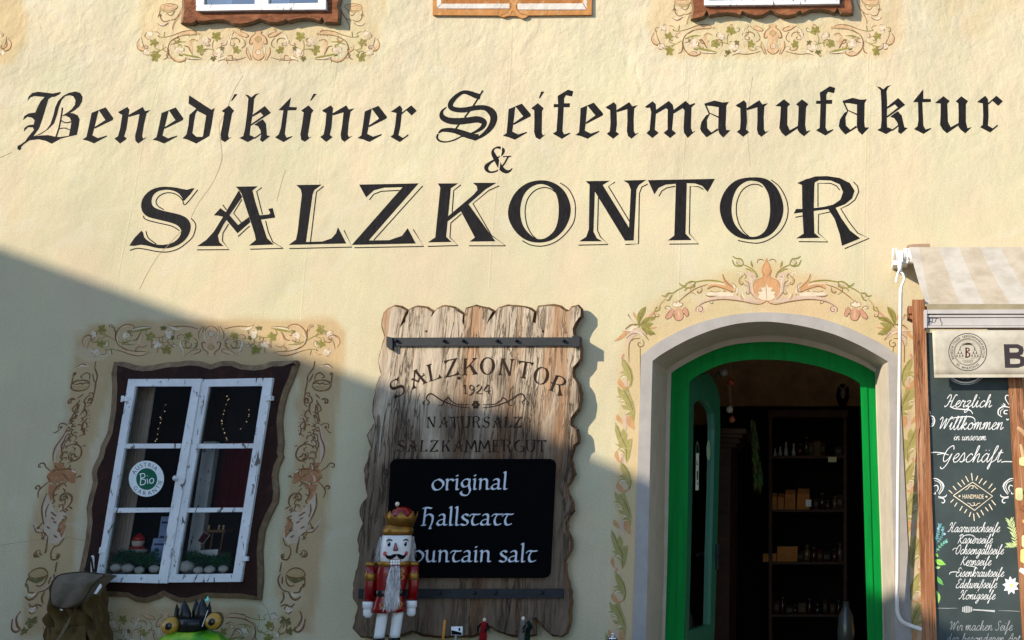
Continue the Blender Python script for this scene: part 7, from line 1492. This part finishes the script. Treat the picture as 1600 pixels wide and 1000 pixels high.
# ---------------------------------------------------------------- welcome board in its wooden frame
BY = -.525
ws = thing('welcome_board', 'tall chalkboard sign with white script in an orange wooden frame under the awning', 'sign', (at(1520, 1292, BY).x, BY, 0))
def gy(y): return y
def post(l0, r0, l1, r1, Yf, Yb, y0=468, y1=1330):
    m = MB(); m.prism([(l0, y0), (r0, y0), (r1, y1), (l1, y1)], Yf, Yb, back=True); return m
def L(x_a, ya, x_b, yb, y): return x_a + (x_b - x_a) * (y - ya) / (yb - ya)
lx = lambda y: L(1429, 590, 1442, 1000, y); rx_ = lambda y: L(1449.5, 590, 1464, 1000, y)
m = MB(); m.prism([(lx(468) + .5, 468), (rx_(468), 468), (rx_(1230), 1230), (lx(1230), 1230)], BY - .028, BY + .03, back=True); m.build('post', POSTWOOD, ws, bevel=.004)
lx2 = lambda y: L(1575, 590, 1598, 1000, y); rx2 = lambda y: L(1597, 590, 1622, 1000, y)
m = MB(); m.prism([(lx2(520), 520), (rx2(520), 520), (rx2(1230), 1230), (lx2(1230), 1230)], BY - .028, BY + .03, back=True); m.build('post', POSTWOOD, ws, bevel=.004)
m = MB(); m.prism([(1418.5, 478), (1427, 478), (1427, 500), (1418.5, 496)], BY + .06, BY + .16, back=True); m.prism([(1418.5, 478), (1600, 478), (1600, 490), (1418.5, 490)], BY + .05, BY + .09, back=True); m.build('cross_rail', POSTWOOD, ws)
CHALK = NB('slate grey board'); c_ = CHALK.ramp(CHALK.noise(CHALK.pos(), 5, 5, .6), [(.3, RGB(48, 58, 57)), (.7, RGB(64, 74, 73))]); CHALK = CHALK.fin(c_, .7, CHALK.bump(CHALK.noise(CHALK.pos(), 50, 3), .1, .003), spec=.25)
m = MB(); m.prism([(rx_(520), 520), (lx2(520), 520), (lx2(1230), 1230), (rx_(1230), 1230)], BY - .016, BY + .02, back=True); cb = m.build('chalkboard', CHALK, ws)
# printed writing
CHP = m_attr('board print', .75, .2, .05, 30, 0)
d = Decal(BY - .016, start=.0006, step=1); WHc = RGB(228, 226, 222); d.col = WHc
w3, w4, w5 = zm(1400, 590, 6.667), zm(1400, 720, 6.667), zm(1400, 850, 6.667)
def script(txt, zf, x0, x1, yb, xh, wt, lean=.30):
    a_, b_ = zf(x0, yb), zf(x1, yb); d.map = lambda x, y: (x, y); flush(d, 'chalk_print', CHP, cb) if d.f else None; pen(d, SCR, txt, a_[0], a_[1], b_[0], b_[1], xh / 6.667, (wt, -wt * .7), lean, w=wt * .95)
script('Herzlich', w3, 505, 990, 308, 68, 1.15); script('Willkommen', w3, 430, 1110, 540, 72, 1.15); script('in unserem', w3, 598, 935, 652, 40, .75); script('Geschäft', w3, 465, 1085, 880, 88, 1.2)
d.map = w3
d.line([(560, 300), (610, 322), (690, 330), (770, 340), (800, 378)], 11); d.line([(545, 440), (600, 420), (700, 408), (780, 408), (818, 430), (822, 462)], 10); d.line([(1095, 882), (1130, 875), (1210, 876)], 9, taper=False); d.line([(365, 782), (420, 778), (520, 790)], 9, taper=False)
flush(d, 'chalk_print', CHP, cb)
# curls at the edges
for pts, w_ in (([(1178, 190), (1150, 185), (1140, 220), (1175, 280)], 10), ([(1180, 310), (1120, 302), (1072, 330), (1066, 380), (1105, 410)], 13), ([(1120, 322), (1090, 350), (1090, 385)], 7), ([(1168, 340), (1132, 345), (1128, 372), (1160, 378)], 12), ([(1150, 428), (1160, 440), (1176, 432)], 12), ([(1118, 268), (1140, 290)], 12), ([(1100, 285), (1140, 296)], 8),
                ([(355, 396), (390, 410), (402, 455), (385, 500), (362, 508)], 12), ([(352, 350), (362, 378)], 8), ([(375, 420), (388, 455), (372, 490)], 6)): d.line(pts, w_)
d.map = w4
for sgn in (1, -1):
    mx_ = lambda x: x if sgn > 0 else 1614 - x
    for pts, w_ in (([(385, 185), (430, 190), (480, 235), (490, 290), (450, 350)], 13), ([(400, 205), (450, 225), (470, 280), (440, 340)], 8), ([(395, 265), (425, 255), (440, 285), (425, 320)], 11), ([(390, 340), (408, 345), (410, 325)], 10), ([(440, 370), (480, 380), (515, 372), (528, 352)], 11), ([(440, 385), (490, 392), (508, 420), (490, 440), (474, 430)], 11), ([(460, 205), (490, 235), (505, 275)], 6)):
        d.line([(mx_(x), y) for x, y in pts], w_)
flush(d, 'chalk_print', CHP, cb)
CR_ = RGB(236, 216, 186); d.col = CR_
d.line([(598, 362, 9), (798, 222, 9), (1006, 368, 9), (818, 516, 9), (598, 362, 9)], sm=0)
for a, b_ in (((786, 128), (796, 206)), ((852, 156), (832, 206)), ((898, 184), (864, 236)), ((942, 210), (908, 250)), ((1004, 238), (966, 288)), ((1038, 284), (992, 328)), ((724, 160), (756, 220)), ((684, 198), (716, 248)), ((642, 228), (682, 272)), ((594, 262), (628, 306)), ((550, 306), (588, 340)), ((600, 402), (568, 434)), ((636, 436), (610, 476)), ((692, 472), (664, 520)), ((738, 504), (714, 544)), ((780, 534), (762, 584)), ((808, 550), (816, 626)), ((842, 540), (872, 592)), ((884, 514), (914, 566)), ((930, 484), (960, 524)), ((968, 450), (1004, 512)), ((996, 410), (1038, 462))):
    d.line([(*a, 9), (*b_, 9)], sm=0)
for pts in ([(722, 304), (745, 292), (768, 264), (796, 258), (802, 284), (782, 290)], [(856, 294), (836, 282), (818, 262), (796, 258)], [(742, 440), (770, 446), (786, 468), (812, 462), (818, 440), (798, 438)], [(878, 440), (852, 446), (834, 464), (812, 462)]): d.line(pts, 7)
d.dot(662, 368, 10, 12); d.dot(942, 374, 10, 12)
a_, b_ = w4(693, 394), w4(914, 396); d.map = lambda x, y: (x, y)
linetext(d, 'HANDMADE', a_[0], a_[1], b_[0], b_[1], 9.8)
flush(d, 'chalk_print', CHP, cb)
d.col = WHc
script('Haarwaschseife', w4, 540, 1075, 742, 52, .85); script('Rasierseife', w4, 636, 1000, 860, 50, .85); d.map = w4; d.line([(690, 790), (740, 772), (800, 778), (832, 812)], 7)
script('Ochsengallseife', w5, 612, 1115, 106, 52, .85); script('Kernseife', w5, 668, 985, 222, 50, .85); script('Eisenkrautseife', w5, 615, 1118, 340, 50, .85); script('Edelweißseife', w5, 615, 1045, 458, 50, .85); script('Honigseife', w5, 655, 1028, 576, 50, .85)
d.map = w5; d.line([(555, 318), (570, 296), (620, 290), (660, 300)], 8); d.line([(735, 226), (790, 232), (836, 244), (846, 262)], 7)
d.col = RGB(170, 172, 172); script('Wir machen Seife', w5, 550, 1210, 900, 52, .62, .2); script('der besonderen Art', w5, 520, 1290, 1025, 50, .62, .2)
flush(d, 'chalk_print', CHP, cb)
# honey dipper and rule
d.map = w5; d.col = RGB(190, 190, 186); d.line([(425, 668, 3), (530, 670, 4), (635, 668, 2)], sm=0); d.line([(1068, 694, 2), (1180, 696, 4), (1290, 702, 3)], sm=0); d.line([(800, 684, 14), (900, 690, 13), (1030, 700, 20)], sm=0)
for k in range(6):
    x = 697 + k * 18; h_ = 22 + 16 * math.sin((k + .6) / 6 * math.pi); d.fill([(x - 6, 680 - h_ * .9), (x + 6, 680 - h_ * .9), (x + 5, 682 + h_ * .9), (x - 7, 682 + h_ * .9)])
flush(d, 'chalk_print', CHP, cb)
# edelweiss, sprigs
d.col = RGB(240, 240, 240)
for k in range(9):
    a = 2 * math.pi * k / 9 - 1.65; c_, s_ = math.cos(a), math.sin(a); d.fill([(1196 + c_ * r - s_ * w_, 432 + (s_ * r + c_ * w_) * 1.12) for r, w_ in ((20, -20), (55, -18), (88, 0), (55, 18), (20, 20))])
d.dot(1196, 432, 34, 14); d.col = RGB(235, 226, 130); d.dot(1204, 434, 20, 12)
def sprig(pts, n, ll, c_, wd=12, side=2):
    q = random.Random(n * 7 + int(ll)); P_ = smooth(pts, False, n // (len(pts) - 1) + 1); d.col = c_; d.line([(x, y, 5) for x, y in pts])
    for i in range(1, len(P_)):
        dx, dy = P_[i][0] - P_[i - 1][0], P_[i][1] - P_[i - 1][1]; l = math.hypot(dx, dy) or 1; dx, dy = dx / l, dy / l
        for s_ in ((-1, 1) if side == 2 else (side,)):
            a = q.uniform(.5, .9); vx, vy = dx * math.cos(a) - s_ * dy * math.sin(a), dy * math.cos(a) + s_ * dx * math.sin(a); L_ = ll * q.uniform(.8, 1.2)
            d.line([(P_[i][0], P_[i][1], 4), (P_[i][0] + vx * L_ * .5, P_[i][1] + vy * L_ * .5, wd), (P_[i][0] + vx * L_, P_[i][1] + vy * L_, 2)])
d.map = w4; sprig([(1252, 900), (1236, 800), (1215, 720), (1190, 630)], 9, 60, RGB(196, 210, 150), 13); sprig([(1260, 890), (1210, 880), (1170, 880)], 5, 40, RGB(186, 202, 142), 12)
d.map = w4; sprig([(416, 950), (470, 880), (520, 840)], 4, 26, RGB(120, 190, 160), 10); sprig([(416, 830), (440, 750), (455, 670)], 6, 26, RGB(110, 160, 165), 13); sprig([(425, 860), (480, 780), (490, 700)], 6, 22, RGB(100, 150, 150), 11); d.col = RGB(170, 200, 220)
for x, y in ((450, 690), (485, 722), (505, 762), (525, 845), (440, 705)): d.dot(x, y, 13, 8)
d.map = w5
for pts, c_ in (([(412, 95, 6), (425, 115, 24), (440, 135, 4)], RGB(140, 200, 80)), ([(412, 165, 8), (455, 190, 60), (518, 215, 3)], RGB(150, 210, 90)), ([(412, 245, 10), (440, 246, 26), (462, 240, 3)], RGB(170, 210, 120)), ([(430, 340, 6), (455, 385, 42), (494, 428, 3)], RGB(110, 180, 90)), ([(425, 490, 6), (445, 550, 34), (442, 618, 3)], RGB(160, 200, 100)), ([(412, 480, 4), (430, 540, 14), (432, 600, 3)], RGB(90, 150, 80))): rb(d, c_, pts)
for pts in ([(420, 170), (460, 195), (505, 212)], [(432, 350), (458, 390), (488, 424)]): ln(d, RGB(70, 120, 50), pts, 4)
flush(d, 'chalk_print', CHP, cb)
# the round badge half hidden by the valance
d.map = lambda x, y: (x, y); d.col = WHc; d.line([(1509 + 33 * math.sin(R(a)), 566 + 32 * math.cos(R(a)), 2.4) for a in range(-70, 71, 10)], sm=0); d.line([(1509 + 36.5 * math.sin(R(a)), 566 + 35 * math.cos(R(a)), .7) for a in range(-70, 71, 10)], sm=0)
d.col = WHc; arctext(d, 'WOLFGANG', 1509, 563, 27, 27, 225, 135, 7, True)
d.build('chalk_print', CHP, cb)
# goods at the right edge: a driftwood garland with soaps hanging on the post
t = thing('driftwood_garland', 'string of driftwood pieces and small soaps hanging on the right post of the chalkboard', 'garland', at(1602, 760, BY - .08))
q = random.Random(17)
m = MB(); m.col = RGB(170, 150, 120); m.tube([at(1600, 640, BY - .06), at(1606, 760, BY - .07), at(1612, 900, BY - .07), at(1618, 1000, BY - .07)], .003, 6); m.build('cord', MATTE, t)
for k, (x, y, dx, dy, r, c_) in enumerate(((1590, 668, 20, 18, 4, (170, 135, 100)), (1595, 695, 6, 24, 3.5, (188, 150, 110)), (1597, 770, 24, -8, 4, (205, 170, 120)), (1596, 793, 22, 14, 5.5, (120, 76, 50)), (1598, 815, 30, 6, 4, (190, 150, 104)), (1594, 890, 22, 14, 4.5, (236, 232, 226)))):
    m = MB(); m.smooth = True; m.col = RGB(*c_); a_ = at(x, y, BY - .07); b_ = at(x + dx, y + dy, BY - .09); s_ = 1 / ppm(x, y, BY)
    m.tube([a_, a_.lerp(b_, .35) + Vector((0, -.004, .003)), a_.lerp(b_, .7) + Vector((0, .003, -.004)), b_], [r * s_ * .7, r * s_, r * s_ * .95, r * s_ * .6], 10); m.build('driftwood_piece', MATTE, t)
for (x0, y0, x1, y1, c_) in ((1594, 714, 1616, 728, (214, 212, 150)), (1588, 762, 1598, 782, (206, 206, 150)), (1596, 858, 1618, 880, (238, 206, 130)), (1598, 836, 1620, 856, (240, 224, 170))):
    m = MB(); m.col = RGB(*c_); m.prism(rrect(x0, y0, x1, y1, 4), BY - .10, BY - .07, back=True); m.build('soap_bar', MATTE, t, bevel=.003)
